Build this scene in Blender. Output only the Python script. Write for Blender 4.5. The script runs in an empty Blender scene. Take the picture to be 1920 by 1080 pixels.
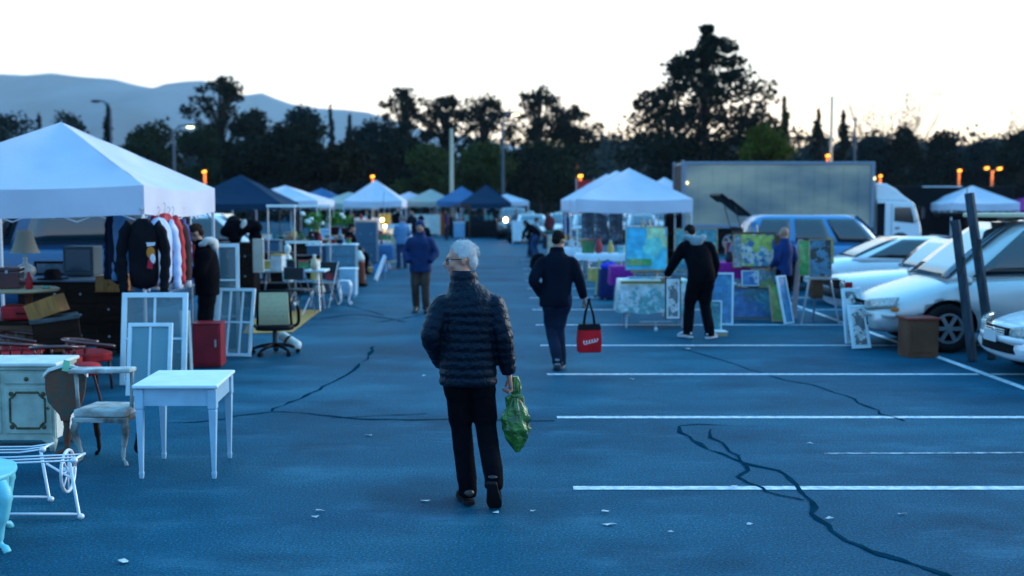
import bpy, bmesh, math, random
from mathutils import Vector as V, Matrix, Euler, noise
R = math.radians
PI = math.pi
random.seed(7)
scene = bpy.context.scene
COL = scene.collection

# ------------------------------------------------------------------ camera
CAM_H, FPX, PITCH = 2.0, 2133.0, math.atan(160 / 2133.0)
cd = bpy.data.cameras.new('camera')
cd.sensor_width = 36.0
cd.lens = 40.0
cd.clip_end = 30000.0
cd.clip_start = 0.1
cd.dof.use_dof = True
cd.dof.focus_distance = 7.3
cd.dof.aperture_fstop = 1.6
cam = bpy.data.objects.new('camera', cd)
COL.objects.link(cam)
cam.location = (0, 0, CAM_H)
cam.rotation_euler = (PI / 2 - PITCH, 0, 0)
scene.camera = cam

# ------------------------------------------------------------------ sky, glow, exposure
SUN_AZ = 14.0      # degrees right of straight ahead
w = bpy.data.worlds.new("World")
scene.world = w
w.use_nodes = True
nt = w.node_tree
nt.nodes.clear()
out = nt.nodes.new('ShaderNodeOutputWorld')
bg = nt.nodes.new('ShaderNodeBackground')
sky = nt.nodes.new('ShaderNodeTexSky')
sky.sky_type = 'NISHITA'
sky.sun_disc = False
sky.sun_elevation = R(2.0)
sky.sun_rotation = R(SUN_AZ)
sky.air_density = 1.0
sky.dust_density = 1.0
sky.ozone_density = 3.0
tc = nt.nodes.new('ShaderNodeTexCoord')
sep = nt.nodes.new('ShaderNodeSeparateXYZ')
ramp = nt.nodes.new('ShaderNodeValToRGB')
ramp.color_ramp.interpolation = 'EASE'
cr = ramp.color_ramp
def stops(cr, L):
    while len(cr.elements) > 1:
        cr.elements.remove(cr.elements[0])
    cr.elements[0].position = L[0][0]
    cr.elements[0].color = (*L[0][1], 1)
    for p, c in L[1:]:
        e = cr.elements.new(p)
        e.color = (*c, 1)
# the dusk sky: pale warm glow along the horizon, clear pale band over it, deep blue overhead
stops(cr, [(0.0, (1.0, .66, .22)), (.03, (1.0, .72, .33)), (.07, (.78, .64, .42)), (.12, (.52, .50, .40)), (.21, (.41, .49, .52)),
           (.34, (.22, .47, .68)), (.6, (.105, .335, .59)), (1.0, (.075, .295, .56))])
# dimmer and bluer away from the set sun
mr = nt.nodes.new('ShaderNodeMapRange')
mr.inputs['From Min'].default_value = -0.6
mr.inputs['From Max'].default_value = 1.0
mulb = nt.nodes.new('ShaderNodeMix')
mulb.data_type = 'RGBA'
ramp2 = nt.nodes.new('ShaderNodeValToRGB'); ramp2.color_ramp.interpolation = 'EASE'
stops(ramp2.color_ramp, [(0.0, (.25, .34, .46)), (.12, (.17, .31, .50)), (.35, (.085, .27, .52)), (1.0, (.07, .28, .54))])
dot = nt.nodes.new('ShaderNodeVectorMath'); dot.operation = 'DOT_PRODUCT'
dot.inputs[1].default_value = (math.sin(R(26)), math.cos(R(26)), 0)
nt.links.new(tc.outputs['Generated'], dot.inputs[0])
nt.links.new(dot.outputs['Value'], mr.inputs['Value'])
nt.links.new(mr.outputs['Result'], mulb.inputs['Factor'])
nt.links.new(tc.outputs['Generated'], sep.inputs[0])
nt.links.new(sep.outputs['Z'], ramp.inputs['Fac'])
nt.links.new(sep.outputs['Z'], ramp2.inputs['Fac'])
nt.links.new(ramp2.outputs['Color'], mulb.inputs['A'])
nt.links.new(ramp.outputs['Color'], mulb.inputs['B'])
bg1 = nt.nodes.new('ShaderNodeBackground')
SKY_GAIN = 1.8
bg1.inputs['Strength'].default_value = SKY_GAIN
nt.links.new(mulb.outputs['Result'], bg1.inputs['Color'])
nt.links.new(sky.outputs['Color'], bg.inputs['Color'])
bg.inputs['Strength'].default_value = 0.012
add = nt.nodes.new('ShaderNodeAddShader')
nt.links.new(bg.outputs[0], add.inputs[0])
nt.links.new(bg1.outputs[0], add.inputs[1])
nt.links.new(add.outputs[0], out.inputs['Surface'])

sd = bpy.data.lights.new('dusk_glow', 'SUN')  # sun already set; lamp added to imitate glow from the right-hand sky
sd.energy = 2.0
sd.angle = R(35)
sd.color = (1.0, .93, .85)
sun = bpy.data.objects.new('dusk_glow', sd)
COL.objects.link(sun)
GLOW_EL = 16.0
a = R(62)
sdir = V((math.sin(a) * math.cos(R(GLOW_EL)), math.cos(a) * math.cos(R(GLOW_EL)), math.sin(R(GLOW_EL))))
sun.rotation_euler = sdir.to_track_quat('Z', 'Y').to_euler()

scene.view_settings.view_transform = 'Standard'
scene.view_settings.look = 'None'
scene.view_settings.exposure = 0.9
scene.view_settings.gamma = 1.0
scene.render.engine = 'CYCLES'
scene.cycles.use_denoising = True
scene.cycles.max_bounces = 6
scene.cycles.transparent_max_bounces = 8
scene.cycles.volume_bounces = 0
scene.cycles.sample_clamp_indirect = 6.0

# ------------------------------------------------------------------ helpers
def ray(px, py):
    x, y = (px - 960) / FPX, (540 - py) / FPX
    return V((x, math.cos(PITCH) + y * math.sin(PITCH), -math.sin(PITCH) + y * math.cos(PITCH)))
def G(px, py, h=0.0):
    """point at height h on the line of sight through a photo pixel"""
    d = ray(px, py)
    t = (h - CAM_H) / d.z
    return V((d.x * t, d.y * t, h))
def AY(px, py, Y):
    d = ray(px, py)
    t = Y / d.y
    return V((d.x * t, Y, CAM_H + d.z * t))

MATS = {}
def mat(name, col, rough=.6, metal=0.0, spec=None, var=0.0, vs=4.0, col2=None, bump=0.0, bs=30.0, coat=0.0, emit=None, es=1.0, trans=0.0, alpha=1.0, sub=0.0, stretch=None):
    if name in MATS:
        return MATS[name]
    if spec is None:
        spec = .5 if (coat or metal or rough < .3) else min(.3, .03 + max(col) * 1.2)
    m = bpy.data.materials.new(name)
    m.use_nodes = True
    n = m.node_tree.nodes
    l = m.node_tree.links
    b = n['Principled BSDF']
    b.inputs['Base Color'].default_value = (*col, 1)
    b.inputs['Roughness'].default_value = rough
    b.inputs['Metallic'].default_value = metal
    b.inputs['Specular IOR Level'].default_value = spec
    b.inputs['Coat Weight'].default_value = coat
    b.inputs['Coat Roughness'].default_value = .08
    if trans:
        b.inputs['Transmission Weight'].default_value = trans
    if alpha < 1:
        b.inputs['Alpha'].default_value = alpha
    if emit:
        b.inputs['Emission Color'].default_value = (*emit, 1)
        b.inputs['Emission Strength'].default_value = es
    if var or col2 or bump:
        t = n.new('ShaderNodeTexCoord')
        mp = n.new('ShaderNodeMapping')
        if stretch:
            mp.inputs['Scale'].default_value = stretch
        l.new(t.outputs['Object'], mp.inputs['Vector'])
    if var or col2:
        nz = n.new('ShaderNodeTexNoise')
        nz.inputs['Scale'].default_value = vs
        nz.inputs['Detail'].default_value = 5
        l.new(mp.outputs[0], nz.inputs['Vector'])
        rp = n.new('ShaderNodeValToRGB')
        c2 = col2 if col2 else tuple(c * (1 - var) for c in col)
        stops(rp.color_ramp, [(.36, c2), (.64, col)])
        l.new(nz.outputs['Fac'], rp.inputs['Fac'])
        l.new(rp.outputs['Color'], b.inputs['Base Color'])
    if bump:
        nb = n.new('ShaderNodeTexNoise')
        nb.inputs['Scale'].default_value = bs
        nb.inputs['Detail'].default_value = 4
        l.new(mp.outputs[0], nb.inputs['Vector'])
        bp = n.new('ShaderNodeBump')
        bp.inputs['Strength'].default_value = bump
        bp.inputs['Distance'].default_value = .02
        l.new(nb.outputs['Fac'], bp.inputs['Height'])
        l.new(bp.outputs['Normal'], b.inputs['Normal'])
    MATS[name] = m
    return m
def cloth(name, col, thru=.25, bump=.8, bs=2.2):
    """thin fabric that lets some light through"""
    m = mat(name, col, rough=.9, spec=.1, var=.12, vs=1.2, bump=bump, bs=bs)
    n = m.node_tree.nodes; l = m.node_tree.links
    tr = n.new('ShaderNodeBsdfTranslucent'); tr.inputs['Color'].default_value = (*col, 1)
    mx = n.new('ShaderNodeMixShader'); mx.inputs[0].default_value = thru
    l.new(n['Principled BSDF'].outputs[0], mx.inputs[1]); l.new(tr.outputs[0], mx.inputs[2])
    l.new(mx.outputs[0], n['Material Output'].inputs['Surface'])
    return m

class MB:
    def __init__(s):
        s.v = []; s.f = []; s.mi = []; s.m = 0; s.T = None
    def add(s, vs, fs):
        o = len(s.v)
        for p in vs:
            p = V(p)
            s.v.append(s.T @ p if s.T else p)
        for f in fs:
            s.f.append([i + o for i in f]); s.mi.append(s.m)
        return s
    def at(s, loc=(0, 0, 0), rot=(0, 0, 0), sc=(1, 1, 1)):
        s.T = Matrix.LocRotScale(V(loc), Euler([R(a) for a in rot]), V(sc)); return s
    def box(s, c, d, rot=None, tap=1.0):
        x, y, z = d[0] / 2, d[1] / 2, d[2] / 2
        vs = [V((i * x * (tap if k > 0 else 1), j * y * (tap if k > 0 else 1), k * z)) for k in (-1, 1) for j in (-1, 1) for i in (-1, 1)]
        if rot:
            q = Euler([R(a) for a in rot]).to_matrix(); vs = [q @ p for p in vs]
        return s.add([p + V(c) for p in vs], [(0, 2, 3, 1), (4, 5, 7, 6), (0, 1, 5, 4), (2, 6, 7, 3), (0, 4, 6, 2), (1, 3, 7, 5)])
    def bar(s, p0, p1, w, h=None):
        """rectangular bar between two points"""
        p0, p1 = V(p0), V(p1); h = h or w
        d = p1 - p0; q = d.to_track_quat('Z', 'Y').to_matrix(); L = d.length
        vs = [p0 + q @ V((i * w / 2, j * h / 2, k * L)) for k in (0, 1) for j in (-1, 1) for i in (-1, 1)]
        return s.add(vs, [(0, 2, 3, 1), (4, 5, 7, 6), (0, 1, 5, 4), (2, 6, 7, 3), (0, 4, 6, 2), (1, 3, 7, 5)])
    def loft(s, rings, caps=True):
        n = len(rings[0]); vs = [p for r in rings for p in r]; fs = []
        for i in range(len(rings) - 1):
            for j in range(n):
                k = (j + 1) % n
                fs.append((i * n + j, i * n + k, (i + 1) * n + k, (i + 1) * n + j))
        if caps:
            fs.append(tuple(range(n))[::-1]); fs.append(tuple((len(rings) - 1) * n + j for j in range(n)))
        return s.add(vs, fs)
    def tube(s, pts, r, n=10, r2=None, caps=True, up=None):
        """r per point; r2 = second half-axis per point"""
        pts = [V(p) for p in pts]; k = len(pts)
        rs = r if isinstance(r, (list, tuple)) else [r] * k
        rt = (r2 if isinstance(r2, (list, tuple)) else [r2] * k) if r2 is not None else rs
        rings = []; pu = V(up) if up else None
        for i, p in enumerate(pts):
            t = (pts[min(i + 1, k - 1)] - pts[max(i - 1, 0)]).normalized()
            if pu is None:
                pu = V((1, 0, 0)) if abs(t.x) < .9 else V((0, 1, 0))
            a = (pu - t * pu.dot(t))
            if a.length < 1e-4:
                a = t.orthogonal()
            a.normalize(); b = t.cross(a); pu = a
            rings.append([p + a * math.cos(2 * PI * j / n) * rs[i] + b * math.sin(2 * PI * j / n) * rt[i] for j in range(n)])
        return s.loft(rings, caps)
    def cyl(s, p0, p1, r0, r1=None, n=12):
        return s.tube([p0, p1], [r0, r0 if r1 is None else r1], n)
    def ell(s, c, r, n=14, m=9, rot=None):
        if not isinstance(r, (list, tuple)): r = (r, r, r)
        c = V(c); q = Euler([R(a) for a in rot]).to_matrix() if rot else None
        vs = []; fs = []
        for i in range(1, m):
            th = PI * i / m
            for j in range(n):
                ph = 2 * PI * j / n
                p = V((math.sin(th) * math.cos(ph) * r[0], math.sin(th) * math.sin(ph) * r[1], math.cos(th) * r[2]))
                vs.append(c + (q @ p if q else p))
        t = V((0, 0, r[2])); t = q @ t if q else t
        vs += [c + t, c - t]; T, B = len(vs) - 2, len(vs) - 1
        for i in range(m - 2):
            for j in range(n):
                k = (j + 1) % n
                fs.append((i * n + j, (i + 1) * n + j, (i + 1) * n + k, i * n + k))
        for j in range(n):
            k = (j + 1) % n
            fs.append((T, j, k)); fs.append((B, (m - 2) * n + k, (m - 2) * n + j))
        return s.add(vs, fs)
    def lathe(s, prof, c=(0, 0, 0), n=20):
        return s.loft([[V(c) + V((r * math.cos(2 * PI * j / n), r * math.sin(2 * PI * j / n), z)) for j in range(n)] for r, z in prof])
    def prism(s, poly, a, b, ax='y'):
        """polygon of (u, v) swept along an axis from a to b"""
        def P(u, v, t): return {'y': (u, t, v), 'x': (t, u, v), 'z': (u, v, t)}[ax]
        return s.loft([[V(P(u, v, a)) for u, v in poly], [V(P(u, v, b)) for u, v in poly]])
    def grid(s, fn, nu, nv):
        vs = [fn(i / nu, j / nv) for j in range(nv + 1) for i in range(nu + 1)]
        fs = [(j * (nu + 1) + i, j * (nu + 1) + i + 1, (j + 1) * (nu + 1) + i + 1, (j + 1) * (nu + 1) + i) for j in range(nv) for i in range(nu)]
        return s.add(vs, fs)
    def quad(s, *p):
        return s.add(p, [tuple(range(len(p)))])
    def build(s, name, mats, parent=None, smooth=False, bev=0, solid=0, rem=0, sub=0, recalc=True, loc=None, seg=2):
        me = bpy.data.meshes.new(name)
        me.from_pydata([tuple(p) for p in s.v], [], s.f)
        if not isinstance(mats, (list, tuple)): mats = [mats]
        for m in mats: me.materials.append(m)
        me.polygons.foreach_set('material_index', s.mi)
        if recalc:
            bm = bmesh.new(); bm.from_mesh(me)
            bmesh.ops.recalc_face_normals(bm, faces=bm.faces); bm.to_mesh(me); bm.free()
        if smooth:
            me.polygons.foreach_set('use_smooth', [True] * len(me.polygons))
        me.update()
        o = bpy.data.objects.new(name, me); COL.objects.link(o)
        if parent: o.parent = parent
        if loc is not None: o.location = loc
        if rem:
            md = o.modifiers.new('rem', 'REMESH'); md.mode = 'VOXEL'; md.voxel_size = rem; md.use_smooth_shade = True
            md = o.modifiers.new('sm', 'SMOOTH'); md.iterations = 4; md.factor = .6
        if solid:
            md = o.modifiers.new('solid', 'SOLIDIFY'); md.thickness = solid; md.offset = 0
        if bev:
            md = o.modifiers.new('bev', 'BEVEL'); md.width = bev; md.segments = seg; md.limit_method = 'ANGLE'; md.angle_limit = R(40)
        if sub:
            md = o.modifiers.new('sub', 'SUBSURF'); md.levels = sub; md.render_levels = sub
        return o

def tag(o, label, cat, group=None, kind=None):
    if label: o['label'] = label
    if cat: o['category'] = cat
    if group: o['group'] = group
    if kind: o['kind'] = kind
    return o
def thing(name, label, cat, loc=(0, 0, 0), rz=0, group=None, rot=None):
    o = bpy.data.objects.new(name, None); COL.objects.link(o)
    o.empty_display_size = .2
    o.location = loc; o.rotation_euler = rot if rot else (0, 0, R(rz))
    return tag(o, label, cat, group)
def struct(o):
    o['kind'] = 'structure'; return o
def dup(root, loc, rz=0, label=None, group=None, cat=None, sc=None):
    r = root.copy(); COL.objects.link(r); r.location = loc; r.rotation_euler = (0, 0, R(rz))
    if label: r['label'] = label
    if cat: r['category'] = cat
    if group: r['group'] = group
    if sc: r.scale = sc
    for ch in list(root.children):
        c = ch.copy(); COL.objects.link(c); c.parent = r
        for g in list(ch.children):
            d = g.copy(); COL.objects.link(d); d.parent = c
    return r
def bake(o):
    """freeze modifiers into the mesh"""
    dg = bpy.context.evaluated_depsgraph_get(); dg.update()
    me = bpy.data.meshes.new_from_object(o.evaluated_get(dg))
    o.modifiers.clear(); old = o.data; o.data = me; bpy.data.meshes.remove(old)
    return o
def cat2(P):  # catmull-rom through a list of points
    out = []
    P = [V(p) for p in P]
    for i in range(len(P) - 1):
        a, b, c, d = P[max(i - 1, 0)], P[i], P[i + 1], P[min(i + 2, len(P) - 1)]
        for k in range(4):
            t = k / 4
            out.append(.5 * ((2 * b) + (c - a) * t + (2 * a - 5 * b + 4 * c - d) * t * t + (3 * b - a - 3 * c + d) * t ** 3))
    out.append(P[-1]); return out
# ------------------------------------------------------------------ ground
def asphalt():
    m = bpy.data.materials.new('asphalt'); m.use_nodes = True
    n = m.node_tree.nodes; l = m.node_tree.links; b = n['Principled BSDF']
    t = n.new('ShaderNodeTexCoord')
    def N(scale, detail=6, rough=.6, st=None):
        z = n.new('ShaderNodeTexNoise'); z.inputs['Scale'].default_value = scale; z.inputs['Detail'].default_value = detail; z.inputs['Roughness'].default_value = rough
        if st:
            mp = n.new('ShaderNodeMapping'); mp.inputs['Scale'].default_value = st; l.new(t.outputs['Object'], mp.inputs['Vector']); l.new(mp.outputs[0], z.inputs['Vector'])
        else:
            l.new(t.outputs['Object'], z.inputs['Vector'])
        return z
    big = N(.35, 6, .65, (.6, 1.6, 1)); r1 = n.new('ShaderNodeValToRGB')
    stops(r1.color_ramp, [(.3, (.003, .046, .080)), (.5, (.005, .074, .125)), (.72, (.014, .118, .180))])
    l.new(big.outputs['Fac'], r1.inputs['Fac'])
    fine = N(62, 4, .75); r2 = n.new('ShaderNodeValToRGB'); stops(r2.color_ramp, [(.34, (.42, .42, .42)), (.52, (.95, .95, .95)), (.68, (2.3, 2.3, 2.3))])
    l.new(fine.outputs['Fac'], r2.inputs['Fac'])
    mx = n.new('ShaderNodeMix'); mx.data_type = 'RGBA'; mx.blend_type = 'MULTIPLY'; mx.inputs['Factor'].default_value = 1
    l.new(r1.outputs['Color'], mx.inputs['A']); l.new(r2.outputs['Color'], mx.inputs['B'])
    # worn pale scuffs and dark oil marks
    sc = N(1.7, 8, .72, (.5, 1.3, 1)); r3 = n.new('ShaderNodeValToRGB'); stops(r3.color_ramp, [(.54, (0, 0, 0)), (.74, (.45, .45, .45))])
    l.new(sc.outputs['Fac'], r3.inputs['Fac'])
    m2 = n.new('ShaderNodeMix'); m2.data_type = 'RGBA'; l.new(r3.outputs['Color'], m2.inputs['Factor'])
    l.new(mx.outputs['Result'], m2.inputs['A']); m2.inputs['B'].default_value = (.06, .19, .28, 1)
    vo = n.new('ShaderNodeTexVoronoi'); vo.inputs['Scale'].default_value = 26; l.new(t.outputs['Object'], vo.inputs['Vector'])
    r5 = n.new('ShaderNodeValToRGB'); stops(r5.color_ramp, [(.0, (.55, .55, .55)), (.10, (.45, .45, .45)), (.16, (0, 0, 0))]); l.new(vo.outputs['Distance'], r5.inputs['Fac'])
    n5 = N(3.1, 5, .7); r6 = n.new('ShaderNodeValToRGB'); stops(r6.color_ramp, [(.50, (0, 0, 0)), (.62, (1, 1, 1))]); l.new(n5.outputs['Fac'], r6.inputs['Fac'])
    m5 = n.new('ShaderNodeMix'); m5.data_type = 'RGBA'; m5.blend_type = 'MULTIPLY'; m5.inputs['Factor'].default_value = 1
    l.new(r5.outputs['Color'], m5.inputs['A']); l.new(r6.outputs['Color'], m5.inputs['B'])
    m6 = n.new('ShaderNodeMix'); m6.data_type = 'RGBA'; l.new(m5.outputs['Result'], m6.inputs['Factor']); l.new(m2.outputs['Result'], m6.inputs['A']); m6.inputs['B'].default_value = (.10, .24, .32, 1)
    m2 = m6
    oil = N(.9, 5, .6); r4 = n.new('ShaderNodeValToRGB'); stops(r4.color_ramp, [(.50, (1, 1, 1)), (.72, (.60, .60, .63))])
    l.new(oil.outputs['Fac'], r4.inputs['Fac'])
    m3 = n.new('ShaderNodeMix'); m3.data_type = 'RGBA'; m3.blend_type = 'MULTIPLY'; m3.inputs['Factor'].default_value = 1
    l.new(m2.outputs['Result'], m3.inputs['A']); l.new(r4.outputs['Color'], m3.inputs['B'])
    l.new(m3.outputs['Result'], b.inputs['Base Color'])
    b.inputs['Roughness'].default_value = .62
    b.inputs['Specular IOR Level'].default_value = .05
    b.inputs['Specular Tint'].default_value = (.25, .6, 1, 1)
    bp = n.new('ShaderNodeBump'); bp.inputs['Strength'].default_value = .7; bp.inputs['Distance'].default_value = .006
    fb = N(55, 3, .7)
    l.new(fb.outputs['Fac'], bp.inputs['Height']); l.new(bp.outputs['Normal'], b.inputs['Normal'])
    return m
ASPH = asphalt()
GRASS = mat('dry_ground', (.02, .035, .02), .95, var=.5, vs=.05)
g = MB(); g.quad((-7000, -200, -.3), (7000, -200, -.3), (7000, 9000, -.3), (-7000, 9000, -.3))
struct(g.build('ground', GRASS))
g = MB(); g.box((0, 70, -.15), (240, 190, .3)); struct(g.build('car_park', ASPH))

LINE = mat('line_paint', (.62, .70, .76), .7, var=.35, vs=16, col2=(.30, .42, .50))
LINE2 = mat('line_paint_worn', (.34, .44, .50), .8, col2=(.03, .09, .14), vs=14)
def strip(mb, p, q, wd, z=.004, jag=0.0):
    p, q = V(p), V(q); d = (q - p).normalized(); s = V((-d.y, d.x, 0)) * wd / 2
    mb.quad((p.x - s.x, p.y - s.y, z), (q.x - s.x, q.y - s.y, z), (q.x + s.x, q.y + s.y, z), (p.x + s.x, p.y + s.y, z))
ys = [7.86, 10.5, 13.17, 15.86, 18.55, 21.2, 23.9, 26.5, 29.2, 31.9, 34.5, 37.2, 39.9]
for i, y in enumerate(ys):
    l_ = MB(); strip(l_, (.43 - .01 * i, y, 0), (5.45, y, 0), .10)
    struct(l_.build('parking_line', LINE))
    if i:
        l_ = MB(); strip(l_, (5.6, y, 0), (10.7, y, 0), .10); struct(l_.build('parking_line', LINE))
l_ = MB(); strip(l_, (5.52, 11.2, 0), (5.52, 41, 0), .10, .008); struct(l_.build('parking_line', LINE))
l_ = MB(); strip(l_, (G(1545, 851).x, G(1545, 851).y, 0), (7.5, 9.05, 0), .05); struct(l_.build('parking_line', LINE2))

TAR = mat('crack_tar', (.004, .038, .064), .95, spec=0.0, var=.4, vs=6)
def seam(pix, wd, z=.004):
    pts = cat2([G(*p) for p in pix]); mb = MB()
    a = []
    for i, p in enumerate(pts):
        t = (pts[min(i + 1, len(pts) - 1)] - pts[max(i - 1, 0)]).normalized(); s = V((-t.y, t.x, 0))
        ww = wd * .75 * (.6 + 1.0 * noise.noise(p * 5)) ; j = s * .07 * noise.noise(p * 3.3 + V((9, 0, 0))) + s * .03 * noise.noise(p * 11)
        a.append((p + j - s * abs(ww) / 2, p + j + s * abs(ww) / 2))
    vs = []; fs = []
    for i, (u, v_) in enumerate(a):
        vs += [(u.x, u.y, z), (v_.x, v_.y, z)]
        if i: fs.append((2 * i - 2, 2 * i, 2 * i + 1, 2 * i - 1))
    mb.add(vs, fs); return struct(mb.build('crack_seal', TAR))
seam([(300, 792), (395, 790), (505, 772), (600, 779), (700, 787), (850, 787), (1040, 790)], .07)
seam([(505, 771), (560, 748), (610, 725), (660, 695), (690, 668), (697, 650)], .09)
seam([(1272, 800), (1300, 826), (1345, 850), (1400, 868), (1470, 890), (1505, 930), (1535, 975), (1590, 1015), (1680, 1050), (1790, 1085)], .08, .005)
seam([(1325, 806), (1360, 840), (1395, 868), (1390, 895), (1430, 915), (1500, 940)], .05, .006)
seam([(1272, 800), (1330, 797), (1420, 800)], .05)
seam([(1440, 706), (1520, 722), (1580, 742), (1640, 770), (1690, 790)], .06)
seam([(1260, 650), (1330, 668), (1430, 700)], .05)
seam([(545, 600), (600, 598), (660, 590), (720, 596), (760, 604)], .10)
seam([(640, 570), (680, 580), (720, 592)], .08)
seam([(700, 606), (750, 598), (800, 590)], .09)
seam([(620, 784), (720, 779), (800, 776)], .04)

SCRAP = mat('paper_scrap', (.62, .70, .72), .8, var=.4, vs=20)
for i, (px, py, r) in enumerate([(797, 941, .035), (930, 963, .03), (692, 818, .04), (1135, 962, .035), (1142, 985, .04), (1553, 975, .035), (1521, 833, .03), (1290, 655, .05),
                                 (598, 960, .03), (592, 972, .025), (232, 1056, .045), (1692, 966, .025), (1378, 915, .03), (1405, 985, .022), (1258, 1000, .02), (1000, 960, .018), (1185, 712, .035), (795, 706, .03)]):
    p = G(px, py); s = MB(); k = random.uniform(0, 3); pts = []
    for j in range(6):
        t = k + j * PI / 3; pts.append((math.cos(t) * r * random.uniform(.5, 1.3), math.sin(t) * r * .6 * random.uniform(.6, 1.2), .007 + random.uniform(0, .012)))
    s.quad(*pts)
    where = ['left of the walking man\'s planted shoe', 'right under the walking man\'s raised shoe', 'on the bare asphalt near the tar seam junction', 'in front of the first full stall line',
             'just below another in the near right foreground', 'beside the forked tar seam at lower right', 'above the left end of the nearest long stall line', 'near the shoes of the painter in the grey hood',
             'pair, upper one, ahead of the green-bag man', 'pair, lower one, left foreground asphalt', 'at the bottom left edge of the picture', 'far right foreground past the tar seam',
             'touching the nearest long stall line', 'between the nearest stall line and the picture bottom', 'alone in the lower middle right asphalt', 'right of the walking man\'s shoes',
             'below the second stall line', 'above the puffer jacket man\'s left side'][i]
    o = s.build('paper_scrap', SCRAP, loc=(p.x, p.y, 0), solid=.002)
    tag(o, 'pale paper scrap ' + where, 'litter', 'paper scraps on the asphalt')

# ------------------------------------------------------------------ mountains, hills
def ridge(name, prof, Y, m, depth, amp, seed, base=-5, nv=26):
    """terrain whose skyline follows photo pixels at distance Y"""
    P = [AY(px, py, Y) for px, py in prof]
    n = 260; x0, x1 = P[0].x, P[-1].x
    def hz(x):
        for a, b in zip(P, P[1:]):
            if a.x <= x <= b.x:
                t = (x - a.x) / (b.x - a.x); t = t * t * (3 - 2 * t) if False else t
                return a.z + (b.z - a.z) * t
        return P[-1].z
    def fn(u, v):
        x = x0 + (x1 - x0) * u; y = Y - depth + 2 * depth * v
        s = 1 - abs(2 * v - 1); s = s ** .8
        h = hz(x)
        q = noise.fractal(V((x / amp / 9, y / amp / 9, seed)), 1.0, 2.0, 5)
        q2 = noise.ridged_multi_fractal(V((x / amp / 5, y / amp / 14, seed + 3)), 1, 2, 4, 1, 2)
        return V((x + q * amp * .5 * (1 - s), y, base + (h - base) * s + (q * amp + (q2 - 1) * amp * .8) * (1 - s) * s * 2 + q * amp * .10 * s))
    return struct(MB().grid(fn, n, nv).build(name, m, smooth=True))
MTN = mat('mountain_slope', (.045, .09, .125), .95, var=.6, vs=.004)  # blue of both slope colours partly stands in for distance haze
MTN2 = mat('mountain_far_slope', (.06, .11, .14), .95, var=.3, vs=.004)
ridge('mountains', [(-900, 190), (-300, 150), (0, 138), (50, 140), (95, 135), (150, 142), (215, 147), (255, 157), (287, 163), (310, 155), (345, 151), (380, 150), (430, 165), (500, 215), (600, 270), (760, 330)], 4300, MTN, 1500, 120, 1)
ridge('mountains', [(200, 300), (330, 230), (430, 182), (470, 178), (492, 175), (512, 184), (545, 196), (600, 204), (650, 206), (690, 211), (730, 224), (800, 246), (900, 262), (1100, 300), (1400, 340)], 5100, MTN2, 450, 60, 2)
HILL = mat('hill_ground', (.02, .03, .02), .95, var=.4, vs=.05)
ridge('hills', [(-700, 300), (0, 296), (300, 292), (700, 312), (950, 300), (1080, 268), (1150, 264), (1230, 266), (1400, 290), (1550, 290), (1700, 272), (1800, 272), (1920, 276), (2600, 270)], 260, HILL, 90, 3, 3, nv=20)
# ------------------------------------------------------------------ trees
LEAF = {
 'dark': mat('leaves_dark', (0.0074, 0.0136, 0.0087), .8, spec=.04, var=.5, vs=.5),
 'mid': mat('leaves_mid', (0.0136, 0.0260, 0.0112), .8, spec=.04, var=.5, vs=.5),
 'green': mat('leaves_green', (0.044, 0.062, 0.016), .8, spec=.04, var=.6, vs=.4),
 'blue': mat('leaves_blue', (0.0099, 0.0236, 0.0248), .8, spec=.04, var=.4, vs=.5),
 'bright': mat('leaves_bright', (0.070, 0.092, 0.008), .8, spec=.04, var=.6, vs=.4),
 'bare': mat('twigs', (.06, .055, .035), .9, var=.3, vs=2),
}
BARK = mat('bark', (.035, .03, .025), .9, var=.4, vs=3, bump=.4, bs=8)
def leafblob(mb, c, r, n, ls, rnd, shell=.35):
    for _ in range(n):
        d = V((rnd.gauss(0, 1), rnd.gauss(0, 1), rnd.gauss(0, 1))).normalized()
        q = (shell + (1 - shell) * rnd.random() ** .6) * (1 + .25 * rnd.gauss(0, 1) * .5)
        p = V(c) + V((d.x * r[0], d.y * r[1], d.z * r[2])) * q
        s = ls * rnd.uniform(.5, 1.4)
        a = V((rnd.gauss(0, 1), rnd.gauss(0, 1), rnd.gauss(0, 1))).normalized(); b = a.orthogonal().normalized(); 
        b.rotate(Matrix.Rotation(rnd.random() * 6.28, 3, a)); e = a.cross(b)
        mb.quad(p - b * s - e * s * .4, p + e * s * .6, p + b * s - e * s * .3, p - e * s * .7)
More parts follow.
